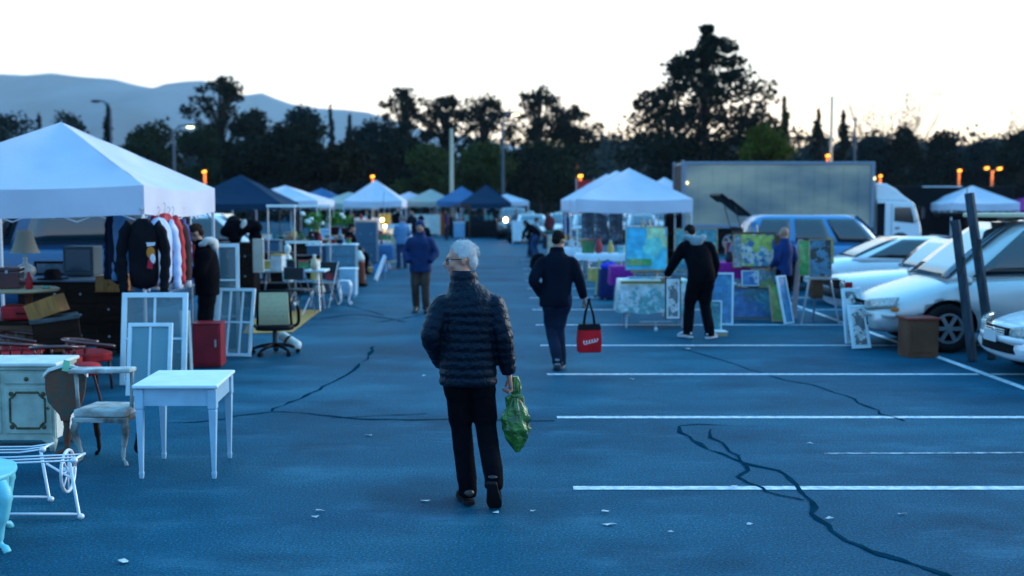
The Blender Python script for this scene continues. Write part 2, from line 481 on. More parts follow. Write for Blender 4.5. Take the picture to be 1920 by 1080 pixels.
def tree(name, label, px, top, wpx, Y, style='round', leaf='dark', seed=0, group='trees behind the market', bottom=None, dens=1.0, cat='tree'):
    rnd = random.Random(seed * 31 + int(px))
    X = AY(px, 380, Y).x; H = AY(px, top, Y).z; W = wpx * Y / FPX * (1.3 if style == 'airy' else 1.12)
    root = thing(name, label, cat, (X, Y, 0), 0, group)
    tr = MB(); cr_ = MB(); blobs = []
    lo = AY(px, bottom, Y).z if bottom else H * .3
    lo = max(lo, .4)
    ch = H - lo
    if style == 'round':
        for i in range(20):
            t = rnd.random(); an = rnd.random() * 6.28; rr = W / 2 * math.sqrt(max(.05, 1 - (2 * t - .75) ** 2 / 2)) * rnd.uniform(.2, .85)
            z = lo + ch * (.12 + .72 * t); s = W * rnd.uniform(.17, .27)
            blobs.append(((rr * math.cos(an), rr * math.sin(an), z), (s, s, min(s * .8, (H - z)))))
        blobs.append(((0, 0, H - ch * .14), (W * .2, W * .2, ch * .14)))
        n, ls = 210, .17
    elif style == 'wide':
        for i in range(34):
            an = rnd.random() * 6.28; rr = W / 2 * .86 * math.sqrt(rnd.random()); t = rr / (W / 2)
            z = lo + ch * (.15 + .65 * rnd.random() * math.sqrt(max(0.05, 1 - t * t))); s = W * rnd.uniform(.09, .13)
            blobs.append(((rr * math.cos(an), rr * math.sin(an), z), (s, s, min(s * .75, H - z))))
        blobs.append(((0, 0, H - ch * .12), (W * .16, W * .16, ch * .12)))
        n, ls = 260, .2
    elif style == 'airy':
        for i in range(50):
            t = rnd.random() ** .8; an = rnd.random() * 6.28; prof = math.sin(PI * min(.97, .12 + t * .85)) ** .7
            rr = W / 2 * prof * rnd.uniform(.2, 1.0); z = lo + ch * (.05 + .88 * t); s = W * rnd.uniform(.07, .14)
            blobs.append(((rr * math.cos(an), rr * math.sin(an), z), (s, s, s * .7)))
        blobs.append(((W * .06, 0, H - W * .08), (W * .09, W * .09, W * .08)))
        n, ls = 46, .15
    elif style == 'pine':
        K = 13
        for k in range(K):
            t = k / (K - 1); z = lo + ch * t * .93
            ww = W / 2 * (1 - t) ** .75 * (.85 + .3 * rnd.random()) + .10
            for b in range(int(9 - 5 * t)):
                an = rnd.random() * 6.28; q = rnd.uniform(.45, 1.0)
                s = (.46 + ww * .24) * rnd.uniform(.7, 1.1)
                blobs.append(((ww * q * math.cos(an), ww * q * math.sin(an), z + q * ww * .10 + rnd.uniform(-.4, .4)), (s, s, s * .5)))
            blobs.append(((0, 0, z), (max(.4, ww * .4), max(.4, ww * .4), ch / K * .8)))
        n, ls = 90, .2
    elif style == 'spire':
        K = 8
        for k in range(K):
            t = k / (K - 1); z = lo + ch * t * .95; ww = W / 2 * (1 - t) ** .7 * rnd.uniform(.8, 1.15) + .1
            for b in range(2):
                an = rnd.random() * 6.28
                blobs.append(((ww * .5 * math.cos(an), ww * .5 * math.sin(an), z), (ww * .6, ww * .6, ch / K * .75)))
        n, ls = 70, .16
    elif style == 'bare':
        def grow(p, d, L, r, lv):
            pts = [p]; q = p
            for i in range(4):
                d = (d + V((rnd.gauss(0, .13), rnd.gauss(0, .13), rnd.gauss(0, .06) + .03))).normalized(); q = q + d * L / 4; pts.append(q)
            tgt = tr if lv < 2 else cr_
            tgt.tube(pts, [r * (1 - .13 * i) for i in range(5)], 5)
            if lv < 4:
                for i in range(3 if lv else 7):
                    st = pts[rnd.randint(2, 4)] if lv else pts[min(4, 2 + i // 3)]
                    nd = (d + V((rnd.gauss(0, .55), rnd.gauss(0, .55), rnd.gauss(0, .2)))).normalized()
                    grow(st, nd, L * rnd.uniform(.45, .7), r * .5, lv + 1)
        grow(V((0, 0, 0)), V((0, 0, 1)), H * .5, .16 * dens, 0)
        leafblob(cr_, (0, 0, H * .72), (W * .4, W * .4, H * .2), int(500 * dens), .09, rnd, .2)
    n = int(n * dens * 1.25) if style != 'bare' else 0
    for c, r_ in blobs:
        leafblob(cr_, c, r_, n, ls * (Y / 85) ** .7, rnd)
    if style != 'bare':
        rt = max(.14, H * .022) * (1.6 if style == 'wide' else 1)
        topz = H * (.62 if style in ('round', 'wide') else .9)
        pts = [V((0, 0, 0)), V((rnd.uniform(-.2, .2), 0, topz * .3)), V((rnd.uniform(-.4, .4), rnd.uniform(-.3, .3), topz * .65)), V((0, 0, topz))]
        tr.tube(pts, [rt * 1.25, rt, rt * .7, rt * .25], 8)
        for c, r_ in blobs[:: (2 if style == 'pine' else 1)]:
            c = V(c); f = max(.2, min(.85, (c.z - (.25 * W if style != 'pine' else .3)) / topz * .8))
            s0 = pts[0].lerp(pts[3], f)
            mid = s0.lerp(c, .5) + V((0, 0, .3))
            tr.tube([s0, mid, c], [rt * .38, rt * .22, rt * .08], 5)
    tr.build('trunk', BARK, root, smooth=True, recalc=False)
    cr_.build('crown', LEAF[leaf], root, recalc=False)
    return root
T = [
 ('dense_tree', 'dark bushy tree at the far left edge under the mountain', -10, 210, 190, 105, 'round', 'blue'),
 ('conifer_tree', 'small dark pointed conifer above the big white tent, left of its peak', 78, 222, 34, 112, 'spire', 'blue'),
 ('dense_tree', 'dark round tree rising just behind the peak of the big white tent', 128, 207, 120, 100, 'round', 'blue'),
 ('cypress_tree', 'narrow dark cypress beside the unlit street lamp', 207, 203, 40, 95, 'spire', 'dark'),
 ('dense_tree', 'dark tree behind the right slope of the big white tent', 300, 224, 110, 105, 'round', 'mid'),
 ('dense_tree', 'brownish green tree between the two left street lamps', 258, 250, 90, 92, 'round', 'mid'),
 ('dense_tree', 'dark green tree right of the lit left street lamp', 385, 238, 110, 92, 'round', 'mid'),
 ('eucalyptus_tree', 'tall open eucalyptus with sky showing through, against the mountain', 418, 138, 104, 100, 'airy', 'dark'),
 ('dense_tree', 'dark tree filling between the open eucalyptus and the spreading oak', 478, 202, 120, 98, 'round', 'dark'),
 ('oak_tree', 'huge spreading near-black oak behind the navy tent', 560, 236, 270, 72, 'wide', 'dark'),
 ('dense_tree', 'dark pointed tree rising behind the middle of the spreading oak', 572, 196, 120, 92, 'round', 'blue'),
 ('conifer_tree', 'thin conifer standing against the low end of the mountain', 622, 208, 26, 115, 'spire', 'blue'),
 ('conifer_tree', 'bluish conifer right of the thin one, below the mountain end', 658, 222, 50, 112, 'spire', 'blue'),
 ('dense_tree', 'bluish round tree left of the row of open eucalyptus', 695, 222, 80, 108, 'round', 'blue'),
 ('eucalyptus_tree', 'open eucalyptus, leftmost of the row against the bright sky', 757, 163, 96, 105, 'airy', 'dark'),
 ('dense_tree', 'dark tree under the leftmost eucalyptus of the row', 745, 240, 100, 100, 'round', 'dark'),
 ('eucalyptus_tree', 'open eucalyptus right behind the tall cream pole', 838, 178, 84, 108, 'airy', 'dark'),
 ('eucalyptus_tree', 'open eucalyptus between the cream pole and the lit centre lamp', 905, 178, 120, 106, 'airy', 'dark'),
 ('eucalyptus_tree', 'tallest open eucalyptus just right of the lit centre lamp', 1010, 158, 104, 104, 'airy', 'dark'),
 ('eucalyptus_tree', 'open eucalyptus at the right end of the row', 1070, 196, 96, 107, 'airy', 'dark'),
 ('olive_tree', 'rounded brighter green tree, left of the cream pole', 805, 270, 120, 82, 'round', 'green'),
 ('olive_tree', 'rounded brighter green tree, right of the cream pole', 905, 266, 125, 84, 'round', 'green'),
 ('dense_tree', 'dark tree below the right end of the eucalyptus row', 1035, 262, 150, 98, 'round', 'mid'),
 ('dense_tree', 'dark low tree between the green tree and the hillside', 970, 280, 90, 92, 'round', 'dark'),
 ('pine_tree', 'great dark pine towering over the box truck', 1322, 46, 300, 84, 'pine', 'dark'),
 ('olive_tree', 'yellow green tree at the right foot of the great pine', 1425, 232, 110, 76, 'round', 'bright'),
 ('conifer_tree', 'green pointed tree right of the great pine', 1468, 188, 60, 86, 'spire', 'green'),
 ('dense_tree', 'dark wide tree under the left branches of the great pine', 1295, 262, 160, 88, 'round', 'dark'),
 ('conifer_tree', 'dark pointed conifer left of the tall flag pole', 1532, 210, 70, 100, 'spire', 'dark'),
 ('conifer_tree', 'dark conifer right of the tall flag pole', 1578, 216, 62, 102, 'spire', 'dark'),
 ('bare_tree', 'nearly bare tree with thin twigs above the truck cab', 1636, 156, 90, 110, 'bare', 'bare'),
 ('bare_tree', 'nearly bare tree with upright twigs, right of the other bare one', 1700, 150, 60, 112, 'bare', 'bare'),
 ('dense_tree', 'dark rounded tree below the two bare trees', 1632, 252, 80, 104, 'round', 'blue'),
 ('dense_tree', 'dark ragged tree at the foot of the right bare tree', 1692, 232, 70, 102, 'round', 'dark'),
 ('dense_tree', 'dark rounded tree on the hill right of the bare trees', 1762, 244, 84, 104, 'round', 'dark'),
 ('dense_tree', 'low dark tree on the right hill behind the small white tent', 1835, 262, 110, 106, 'round', 'blue'),
 ('bare_tree', 'brownish bare tree at the right edge of the picture', 1908, 196, 80, 108, 'bare', 'bare'),
 ('dense_tree', 'dark tree at the far right edge below a bare one', 1915, 240, 90, 98, 'round', 'dark'),
]
for i, (nm, lb, px, top, wp, Y, st, lf) in enumerate(T):
    dens = {'oak_tree': 1.3, 'eucalyptus_tree': .95}.get(nm, 1.0)
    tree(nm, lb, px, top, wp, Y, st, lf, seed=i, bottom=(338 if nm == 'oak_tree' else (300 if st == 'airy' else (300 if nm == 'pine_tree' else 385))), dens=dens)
# the far wooded slope and scrub that read as one mass
rnd = random.Random(5)
wd = MB()
for i in range(2600):
    px = rnd.uniform(-400, 2300); Y = rnd.uniform(118, 262)
    x = AY(px, 380, Y).x
    gz = max(0, (Y - 170) / 90) ** .8
    top = {True: 13.5 if (1060 < px < 2300) else 9}[True] * gz
    h = rnd.uniform(4.5, 8.5)
    leafblob(wd, (x, Y, max(0, top - 1) + h * .45 - (1.5 if Y > 240 else 0)), (rnd.uniform(2.5, 4.5), 3, h * .55), 42, .55, rnd, .5)
tag(wd.build('far_woods', LEAF['blue'], recalc=False), 'dark distant wooded slope behind all the single trees', 'woods', kind='stuff')
# ------------------------------------------------------------------ tents
METALW = mat('white_powder_steel', (.62, .68, .74), .4, metal=.3)
METALG = mat('grey_steel', (.35, .40, .45), .4, metal=.7)
METALD = mat('dark_steel', (.03, .035, .04), .5, metal=.5)
CW = cloth('tent_white', (.68, .70, .80), .22)
CN = cloth('tent_navy', (.008, .036, .075), .12)
CB = cloth('tent_blue', (.06, .17, .34), .2)
CS = cloth('tent_sage', (.42, .50, .46), .25)
CP = cloth('tent_purple', (.25, .03, .22), .2)
CK = cloth('cloth_black', (.008, .009, .012), .02)
def tent(label, c, W, D, eave, peak, val, mtl, rz=0, legm=METALW, group='pop-up canopies', nu=14, truss=True, skirt=None):
    root = thing('canopy_tent', label, 'tent', (c[0], c[1], 0), rz, group)
    cn = [V((-W / 2, -D / 2, eave)), V((W / 2, -D / 2, eave)), V((W / 2, D / 2, eave)), V((-W / 2, D / 2, eave))]
    ap = V((0, 0, peak)); cb = MB()
    for k in range(4):
        a, b = cn[k], cn[(k + 1) % 4]; nrm = (b - a).cross(V((0, 0, 1))).normalized()
        def top(u, v):
            e = a.lerp(b, u); e = e + V((0, 0, -.05 * math.sin(PI * u)))
            p = e.lerp(ap, v)
            sag = .10 * math.sin(PI * v) * math.sin(PI * u) * (W / 3)
            return p + V((0, 0, -sag)) + nrm * .045 * noise.noise(p * 2.6) * math.sin(PI * v)
        cb.grid(top, nu, nu)
        def vl(u, v):
            e = a.lerp(b, u) + V((0, 0, -.05 * math.sin(PI * u)))
            return e + V((0, 0, -val * v)) + nrm * (.004 + .025 * v * math.sin(u * 19 + k) * math.sin(PI * u))
        cb.grid(vl, nu * 2, 4)
    cb.build('canopy', mtl, root, smooth=True, recalc=False)
    for p in cn:
        q = p * .985
        s = MB().box((q.x, q.y, (eave - .08) / 2 + .01), (.035, .035, eave - .08)).box((q.x, q.y, .008), (.11, .11, .015))
        s.box((q.x, q.y, 1.05), (.045, .045, .06)); s.build('leg', legm, root)
    if truss:
        f = MB(); z0, z1 = eave - .16, eave - .42
        for k in range(4):
            a, b = cn[k] * .97, cn[(k + 1) % 4] * .97
            N_ = 4
            for i in range(N_):
                p, q = a.lerp(b, i / N_), a.lerp(b, (i + 1) / N_)
                f.bar((p.x, p.y, z0), (q.x, q.y, z1), .022, .012); f.bar((p.x, p.y, z1), (q.x, q.y, z0), .022, .012)
            p = cn[k] * .97; f.bar((p.x, p.y, z1 + .1), (0, 0, peak - .25), .022, .022)
        f.cyl((0, 0, peak - .35), (0, 0, peak - .03), .02)
        f.build('frame', legm, root)
    return root
# ------------------------------------------------------------------ people
SKIN = mat('skin', (.36, .19, .13), .6, var=.15, vs=20)
SKIN2 = mat('skin_pale', (.52, .25, .18), .6, var=.15, vs=20)
EYEM = mat('eye_white', (.6, .6, .6), .3); IRIS = mat('iris', (.02, .015, .01), .3)
RUB = mat('black_rubber', (.012, .012, .014), .7)
SHOEB = mat('black_leather', (.008, .009, .012), .45, coat=.1)
SHOEW = mat('white_sneaker', (.55, .60, .66), .7, var=.2, vs=20)
H_WHITE = mat('hair_white', (.66, .66, .66), .9, var=.12, vs=60, bump=.5, bs=160)
H_DARK = mat('hair_dark', (.012, .009, .008), .7, bump=.8, bs=80)
H_GREY = mat('hair_grey', (.16, .15, .15), .8, bump=.8, bs=80)
def frame_of(z, x):
    z = V(z).normalized(); x = V(x); x = (x - z * x.dot(z)).normalized(); y = z.cross(x)
    return Matrix((x, y, z)).transposed()
def hand(mb, wrist, d, thumb, curl=35, s=1.0):
    """palm, four jointed fingers and a thumb; d = along the hand, thumb = side of the thumb"""
    q = frame_of(d, thumb); wr = V(wrist)
    def W(p): return wr + q @ (V(p) * s)
    mb.tube([W((0, 0, -.03)), W((0, 0, .01)), W((.002, 0, .045)), W((.002, 0, .088))], [.027 * s, .031 * s, .041 * s, .038 * s], 10, r2=[.02 * s, .016 * s, .015 * s, .011 * s], up=q @ V((1, 0, 0)))
    for i, (x, L) in enumerate([(.030, .072), (.010, .080), (-.011, .075), (-.030, .058)]):
        p = V((x, 0, .082)); an = 0; pts = [p - V((0, 0, .012))]
        for k, f in enumerate((.45, .32, .23)):
            an += R(curl * (1.0 + .12 * i) * (.8 if k == 0 else 1.0)); pts.append(p.copy())
            p = p + V((x * .06, -math.sin(an) * L * f, math.cos(an) * L * f))
        pts.append(p)
        mb.tube([W(t) for t in pts], [.0095 * s, .0092 * s, .0088 * s, .008 * s, .0062 * s], 7)
    pts = [(.022, 0, .018), (.042, -.006, .038), (.054, -.016, .062), (.055, -.026, .082)]
    mb.tube([W(t) for t in pts], [.013 * s, .0115 * s, .010 * s, .007 * s], 7)
def head_mb(mb, T):
    sv = mb.T; mb.T = T
    mb.ell((0, -.012, .03), (.074, .094, .09)).ell((0, .028, -.032), (.057, .066, .074)).ell((0, .066, -.084), (.028, .026, .024))
    mb.ell((0, .084, .024), (.052, .016, .012)).ell((0, .088, -.052), (.027, .012, .012)).ell((0, .082, -.02), (.045, .014, .02))
    mb.tube([(0, .088, .018), (0, .103, -.004), (0, .116, -.024), (0, .100, -.034)], [.008, .010, .015, .010], 8)
    for s in (-1, 1):
        mb.ell((s * .079, -.010, -.006), (.010, .020, .033), rot=(12, 0, s * -12)); mb.ell((s * .042, .064, -.03), (.02, .02, .022))
        mb.ell((s * .045, .012, -.06), (.02, .04, .025))
    mb.T = sv
def shoe(root, ank, yaw, pitch, m, s=1.0, name='shoe'):
    T = Matrix.Translation(V(ank)) @ Matrix.Rotation(R(yaw), 4, 'Z') @ Matrix.Rotation(R(pitch), 4, 'X')
    mb = MB(); mb.T = T
    prof = [(-.074, .012, .018, .0), (-.066, .028, .026, .0), (-.05, .036, .032, .0), (-.01, .040, .046, .0), (.05, .043, .045, -.018), (.11, .049, .033, -.03), (.16, .046, .026, -.036), (.195, .032, .020, -.04), (.205, .014, .012, -.045)]
    rings = []
    for y, hw, hh, dz in prof:
        rings.append([V((hw * math.cos(t) * s, y * s, (-.045 + dz + hh) * s + hh * s * math.sin(t) * (1 if math.sin(t) > 0 else .55))) for t in [2 * PI * j / 12 for j in range(12)]])
    mb.loft(rings); mb.m = 1
    sole = [(-.085, .028), (-.07, .036), (-.01, .036), (.06, .044), (.12, .051), (.17, .046), (.205, .03), (.215, .01)]
    pts = [(w_ * s, y * s) for y, w_ in sole] + [(-w_ * s, y * s) for y, w_ in sole[::-1]]
    mb.prism(pts, -.088 * s, -.066 * s, 'z')
    return mb.build(name, [m, RUB if m is SHOEB else m], root, smooth=True, bev=.004)

STAND = dict(pelvis=(0, 0, .95), waist=(0, .0, 1.08), chest=(0, .0, 1.30), neck=(0, -.01, 1.475), head=(0, .03, 1.635),
             shL=(-.180, -.01, 1.375), shR=(.180, -.01, 1.375), elL=(-.235, -.03, 1.14), elR=(.235, -.03, 1.14), wrL=(-.24, .05, .90), wrR=(.24, .05, .90),
             hipL=(-.09, 0, .92), hipR=(.09, 0, .92), knL=(-.10, .03, .50), knR=(.10, .03, .50), anL=(-.11, -.02, .10), anR=(.11, -.02, .10),
             yaw=0, pitch=0, fyL=8, fyR=-8, fpL=0, fpR=0)
def person(label, loc, rz, pose=None, top=None, hem=.82, puff=False, bulk=1.0, pants=None, skin=SKIN, hair=H_DARK, hairkind='short', shoes=SHOEB, vox=.012, scale=1.0, group=None, hands=('open', 'open'), belly=1.0, collar=.07, beard=False):
    J = dict(STAND); J.update(pose or {})
    g = {k: (V(v) if isinstance(v, tuple) else v) for k, v in J.items()}
    root = thing('person', label, 'person', loc, rz, group); root.scale = (scale,) * 3
    HT = Matrix.Translation(g['head']) @ Matrix.Rotation(R(g['yaw']), 4, 'Z') @ Matrix.Rotation(R(g['pitch']), 4, 'X')
    b = MB()
    b.tube([g['pelvis'] - V((0, 0, .06)), g['pelvis'], g['waist'], g['chest'], g['chest'].lerp(g['neck'], .6), g['neck']], [.13, .15, .13, .155, .12, .055], 12, r2=[.09, .10, .09, .10, .08, .055], up=(1, 0, 0))
    b.tube([g['neck'] - V((0, 0, .05)), g['neck'], g['head'] + V((0, 0, -.03))], [.065, .056, .055], 10)
    head_mb(b, HT)
    for s in 'LR':
        b.tube([g['chest'].lerp(g['sh' + s], .4) + V((0, 0, .06)), g['sh' + s], g['sh' + s].lerp(g['el' + s], .5), g['el' + s], g['el' + s].lerp(g['wr' + s], .4), g['wr' + s]], [.05, .052, .046, .038, .038, .025], 9)
        b.tube([g['hip' + s] + V((0, 0, .05)), g['hip' + s], g['hip' + s].lerp(g['kn' + s], .5), g['kn' + s], g['kn' + s].lerp(g['an' + s], .35), g['an' + s]], [.07, .075, .065, .05, .05, .034], 9)
    body = b.build('body', skin, root, rem=vox, recalc=True)
    bake(body)
    hm = MB()
    for i, s in enumerate('LR'):
        k = hands[i]
        if k == 'pocket' or k is None: continue
        d = (g['wr' + s] - g['el' + s]).normalized(); sd_ = 1 if s == 'L' else -1
        th = {'open': V((sd_ * .35, 1, 0)), 'grip': V((sd_ * .2, 1, 0.1)), 'fwd': V((sd_, 0, 1))}[k]
        hand(hm, g['wr' + s] + d * .03, d, th, {'open': 18, 'grip': 62, 'fwd': 40}[k])
    if hm.v:   # fold the hands into the same body mesh
        bm = bmesh.new(); bm.from_mesh(body.data); vs = [bm.verts.new(p) for p in hm.v]
        for f in hm.f: bm.faces.new([vs[i] for i in f])
        bmesh.ops.recalc_face_normals(bm, faces=bm.faces)
        for f in bm.faces: f.smooth = True
        bm.to_mesh(body.data); bm.free()
    for s in (-1, 1):
        e = MB(); e.T = HT; e.m = 0; e.ell((s * .031, .078, .003), .0125, 8, 6); e.m = 1; e.ell((s * .031, .0885, .003), (.006, .004, .006), 8, 5)
        e.build('eye', [EYEM, IRIS], root, smooth=True)
    # hair
    h = MB(); h.T = HT; rh = random.Random(3)
    if hairkind in ('short', 'tuft'):
        h.ell((0, -.020, .046), (.080, .090, .083)).ell((0, -.060, -.005), (.062, .048, .060))
        for s in (-1, 1): h.ell((s * .066, -.018, .030), (.014, .034, .03))
        for i in range(24):
            d = V((rh.gauss(0, 1), rh.gauss(0, 1) - .35, abs(rh.gauss(0, 1)) - .1)).normalized()
            p = V((0, -.024, .04)) + V((d.x * .080, d.y * .092, d.z * .088)); h.ell(p, (.010, .016, .0035), 6, 4, rot=(rh.uniform(-20, 40), 0, rh.uniform(0, 360)))
        ho_ = h.build('hair', hair, root, rem=.007)
        bake(ho_); bm = bmesh.new(); bm.from_mesh(ho_.data); IT = HT.inverted(); kill = []
        for v_ in bm.verts:
            q = IT @ v_.co
            if (q.y > -.040 and q.z < .018) or (q.y > .022 and q.z < .042) or (q.y > .052 and q.z < .070): kill.append(v_)
        bmesh.ops.delete(bm, geom=kill, context='VERTS'); bm.to_mesh(ho_.data); bm.free()
        if hairkind == 'tuft':
            bm = bmesh.new(); bm.from_mesh(ho_.data); bm.faces.ensure_lookup_table(); nf = len(bm.faces); fl_ = list(bm.faces); Q = HT.to_3x3(); dn = Q @ V((0, -.35, -1))
            for i in range(4200):
                f_ = fl_[rh.randrange(nf)]; c_ = f_.calc_center_median(); n_ = f_.normal.copy()
                tg = dn - n_ * dn.dot(n_) + V((rh.gauss(0, .3), rh.gauss(0, .3), rh.gauss(0, .3)))
                if tg.length < .05: continue
                tg.normalize(); sd2 = n_.cross(tg).normalized() * .0016; L_ = rh.uniform(.012, .026)
                vs = [bm.verts.new(p) for p in (c_ - sd2, c_ + sd2, c_ + tg * L_ + n_ * rh.uniform(.001, .006))]; bm.faces.new(vs)
            bm.to_mesh(ho_.data); bm.free()
    elif hairkind == 'beanie':
        h.ell((0, -.015, .05), (.088, .105, .088)); h.lathe([(.09, .0), (.094, .012), (.094, .04), (.088, .05)], (0, -.012, 0), 18)
        h.build('beanie', hair, root, rem=.010)
    elif hairkind == 'cap':
        h.ell((0, -.015, .045), (.086, .103, .088)); h.prism([(-.07, .06), (.07, .06), (.065, .14), (.03, .165), (-.03, .165), (-.065, .14)], .03, .042, 'z')
        h.build('cap', hair, root, rem=.009)
    elif hairkind == 'long':
        h.ell((0, -.026, .042), (.083, .095, .09)).tube([(0, -.05, .02), (0, -.075, -.08), (0, -.08, -.2)], [.08, .085, .05], 10, r2=[.06, .045, .03])
        h.build('hair', hair, root, rem=.010)
    if beard:
        q = MB(); q.T = HT; q.ell((0, .04, -.078), (.052, .056, .045)).ell((0, .08, -.05), (.03, .014, .010))
        q.build('beard', hair, root, rem=.009)
    # jacket
    t = MB(); c = bulk
    cen = [g['pelvis'] + (V((0, 0, hem)) - V((0, 0, g['pelvis'].z))) if hem < g['pelvis'].z else g['pelvis'], g['pelvis'], g['waist'], g['chest'], g['chest'].lerp(g['neck'], .45), g['chest'].lerp(g['neck'], .78), g['neck'], g['neck'] + V((0, .004, collar))]
    rx = [.190 * c, .186 * c, .176 * c * belly, .192 * c, .170 * c, .132, .096, .082]
    ry = [.135 * c, .135 * c, .125 * c * belly, .135 * c, .122 * c, .104, .090, .082]
    def fine(pts, ra, rb, step, amp):
        P_ = []; A = []; B = []; acc = 0
        sp = cat2(pts)
        # radii interpolated on the same parameter
        def ir(rr, i):
            f = i / 4; a = int(min(f, len(rr) - 2)); u = f - a
            u = u * u * (3 - 2 * u); return rr[a] + (rr[a + 1] - rr[a]) * u
        for i in range(len(sp) - 1):
            L = (sp[i + 1] - sp[i]).length; n_ = max(1, int(L / (step / 7)) if puff else 1)
            for k in range(n_):
                u = k / n_; p = sp[i].lerp(sp[i + 1], u); r1 = ir(ra, i + u); r2 = ir(rb, i + u)
                d = 0
                if puff: d = amp * (abs(math.sin(PI * acc / step)) ** .6 - .6)
                P_.append(p); A.append(r1 + d); B.append(r2 + d); acc += L / n_
        P_.append(sp[-1]); A.append(ra[-1]); B.append(rb[-1]); return P_, A, B
    P_, A, B = fine(cen, rx, ry, .058, .011)
    t.tube(P_, A, 28, r2=B, up=(1, 0, 0))
    for i, s in enumerate('LR'):
        sh, el, wr = g['sh' + s], g['el' + s], g['wr' + s]
        pts = [g['chest'].lerp(sh, .5) + V((0, 0, .035)), sh - V((0, 0, .012)), sh.lerp(el, .45), el, el.lerp(wr, .5), wr]
        ra = [.062 * c, .074 * c, .074 * c, .066 * c, .060 * c, .050 * c]
        P_, A, B = fine(pts, ra, ra, .055, .008); t.tube(P_, A, 16, r2=B)
    j = t.build('jacket', top, root, rem=(.0085 if puff else vox))
    if puff: j.modifiers['sm'].iterations = 2
    elif vox < .02:
        pass
    p = MB()
    p.tube([g['pelvis'] + V((0, 0, .08)), g['pelvis'], g['pelvis'] - V((0, 0, .09))], [.16 * belly, .175, .165], 16, r2=[.115 * belly, .13, .125], up=(1, 0, 0))
    for s in 'LR':
        hp, kn, an = g['hip' + s], g['kn' + s], g['an' + s]
        pts = [hp + V((0, 0, .02)), hp - V((0, 0, .08)), hp.lerp(kn, .5), kn, kn.lerp(an, .45), an + V((0, 0, .03)), an - V((0, 0, .045))]
        p.tube(cat2(pts), [x * pants[1] for x in sum([[a_] * 4 for a_ in (.092, .094, .084, .071, .068, .062)], []) + [.064]], 14)
    p.build('trousers', pants[0], root, rem=vox)
    for s in 'LR':
        shoe(root, g['an' + s], g['fy' + s], g['fp' + s], shoes)
    return root, HT
# --- the man in the puffer jacket
PUFF = mat('puffer_nylon', (.0022, .005, .010), .42, spec=.24, var=.3, vs=8, bump=.8, bs=28)
PUFF.node_tree.nodes['Principled BSDF'].inputs['Specular Tint'].default_value = (.35, .65, 1, 1)
TROB = mat('black_trousers', (.0028, .0034, .0055), .9, bump=1.0, bs=7, stretch=(1, 1, 1.8))
p0 = G(880, 945)
man, HT = person('grey-haired man in a black puffer jacket walking away with a green plastic bag', p0, 0,
    dict(pelvis=(-.005, 0, .95), waist=(-.005, 0, 1.08), chest=(-.0, .0, 1.29), neck=(-.03, -.0, 1.465), head=(-.05, .035, 1.625), yaw=97, pitch=-4,
         shL=(-.175, -.01, 1.335), shR=(.165, -.01, 1.34), elL=(-.245, -.08, 1.13), wrL=(-.185, .07, .93), elR=(.225, -.04, 1.13), wrR=(.262, .02, .875),
         hipL=(-.085, 0, .92), hipR=(.075, 0, .92), knL=(-.055, .09, .50), anL=(-.012, .01, .10), knR=(.11, .05, .52), anR=(.165, -.16, .20), fyL=14, fyR=-6, fpR=-48),
    top=PUFF, hem=.80, puff=True, bulk=1.0, belly=1.08, pants=(TROB, 1.0), skin=SKIN2, hair=H_WHITE, hairkind='tuft', vox=.0085, hands=('pocket', 'grip'), collar=.09)
gl = MB(); gl.T = HT
for s in (-1, 1):
    gl.tube([(s * .012, .098, .012), (s * .014, .098, -.014), (s * .036, .096, -.020), (s * .056, .090, -.014), (s * .060, .089, .010), (s * .036, .096, .016), (s * .012, .098, .012)], .0024, 6)
    gl.tube([(s * .060, .089, .010), (s * .075, .05, .009), (s * .082, -.01, .006), (s * .080, -.03, -.012)], .0026, 6)
gl.tube([(-.012, .098, .006), (0, .104, .008), (.012, .098, .006)], .0024, 6)
gl.build('glasses', mat('glasses_frame', (.01, .01, .012), .3), man)
BAGG = mat('green_plastic', (.045, .19, .022), .32, spec=.6, col2=(.012, .07, .012), vs=14, bump=.9, bs=30, coat=.2)
def carrier(label):
    root = thing('plastic_bag', label, 'bag', p0 + V((.305, .05, .83)))
    rings = []; rb = random.Random(8)
    prof = [(.02, .020, .018), (-.02, .034, .026), (-.07, .040, .030), (-.11, .026, .022), (-.15, .040, .032), (-.20, .075, .055), (-.26, .098, .07), (-.33, .102, .075), (-.39, .080, .06), (-.45, .045, .036), (-.49, .016, .014)]
    pr = []
    for i in range(len(prof) - 1):
        for k in range(4):
            u = k / 4; pr.append(tuple(prof[i][j] * (1 - u) + prof[i + 1][j] * u for j in range(3)))
    pr.append(prof[-1])
    for z, a_, b_ in pr:
        rg = []
        for j in range(28):
            t = 2 * PI * j / 28; n_ = noise.noise(V((math.cos(t) * 2.2, math.sin(t) * 2.2, z * 14))); n2 = abs(noise.noise(V((math.cos(t) * 5, math.sin(t) * 5, z * 9 + 7))))
            q = 1 + .30 * n_ - .28 * n2
            rg.append(V((a_ * q * math.cos(t) + .03 * (-z) * 1.0, b_ * q * math.sin(t), z)))
        rings.append(rg)
    MB().loft(rings).build('bag_body', BAGG, root)
    k = MB().ell((0, 0, -.11), (.034, .028, .022), 12, 8); k.tube([(.0, 0, -.1), (-.05, 0, -.13), (-.055, .01, -.19)], [.012, .022, .006], 8, r2=[.006, .008, .003]); k.tube([(.0, 0, -.1), (.045, -.02, -.115), (.06, -.02, -.16)], [.012, .020, .005], 8, r2=[.006, .008, .003])
    k.build('knot', BAGG, root)
carrier('green plastic carrier bag knotted at the top, hanging from the man\'s right hand')
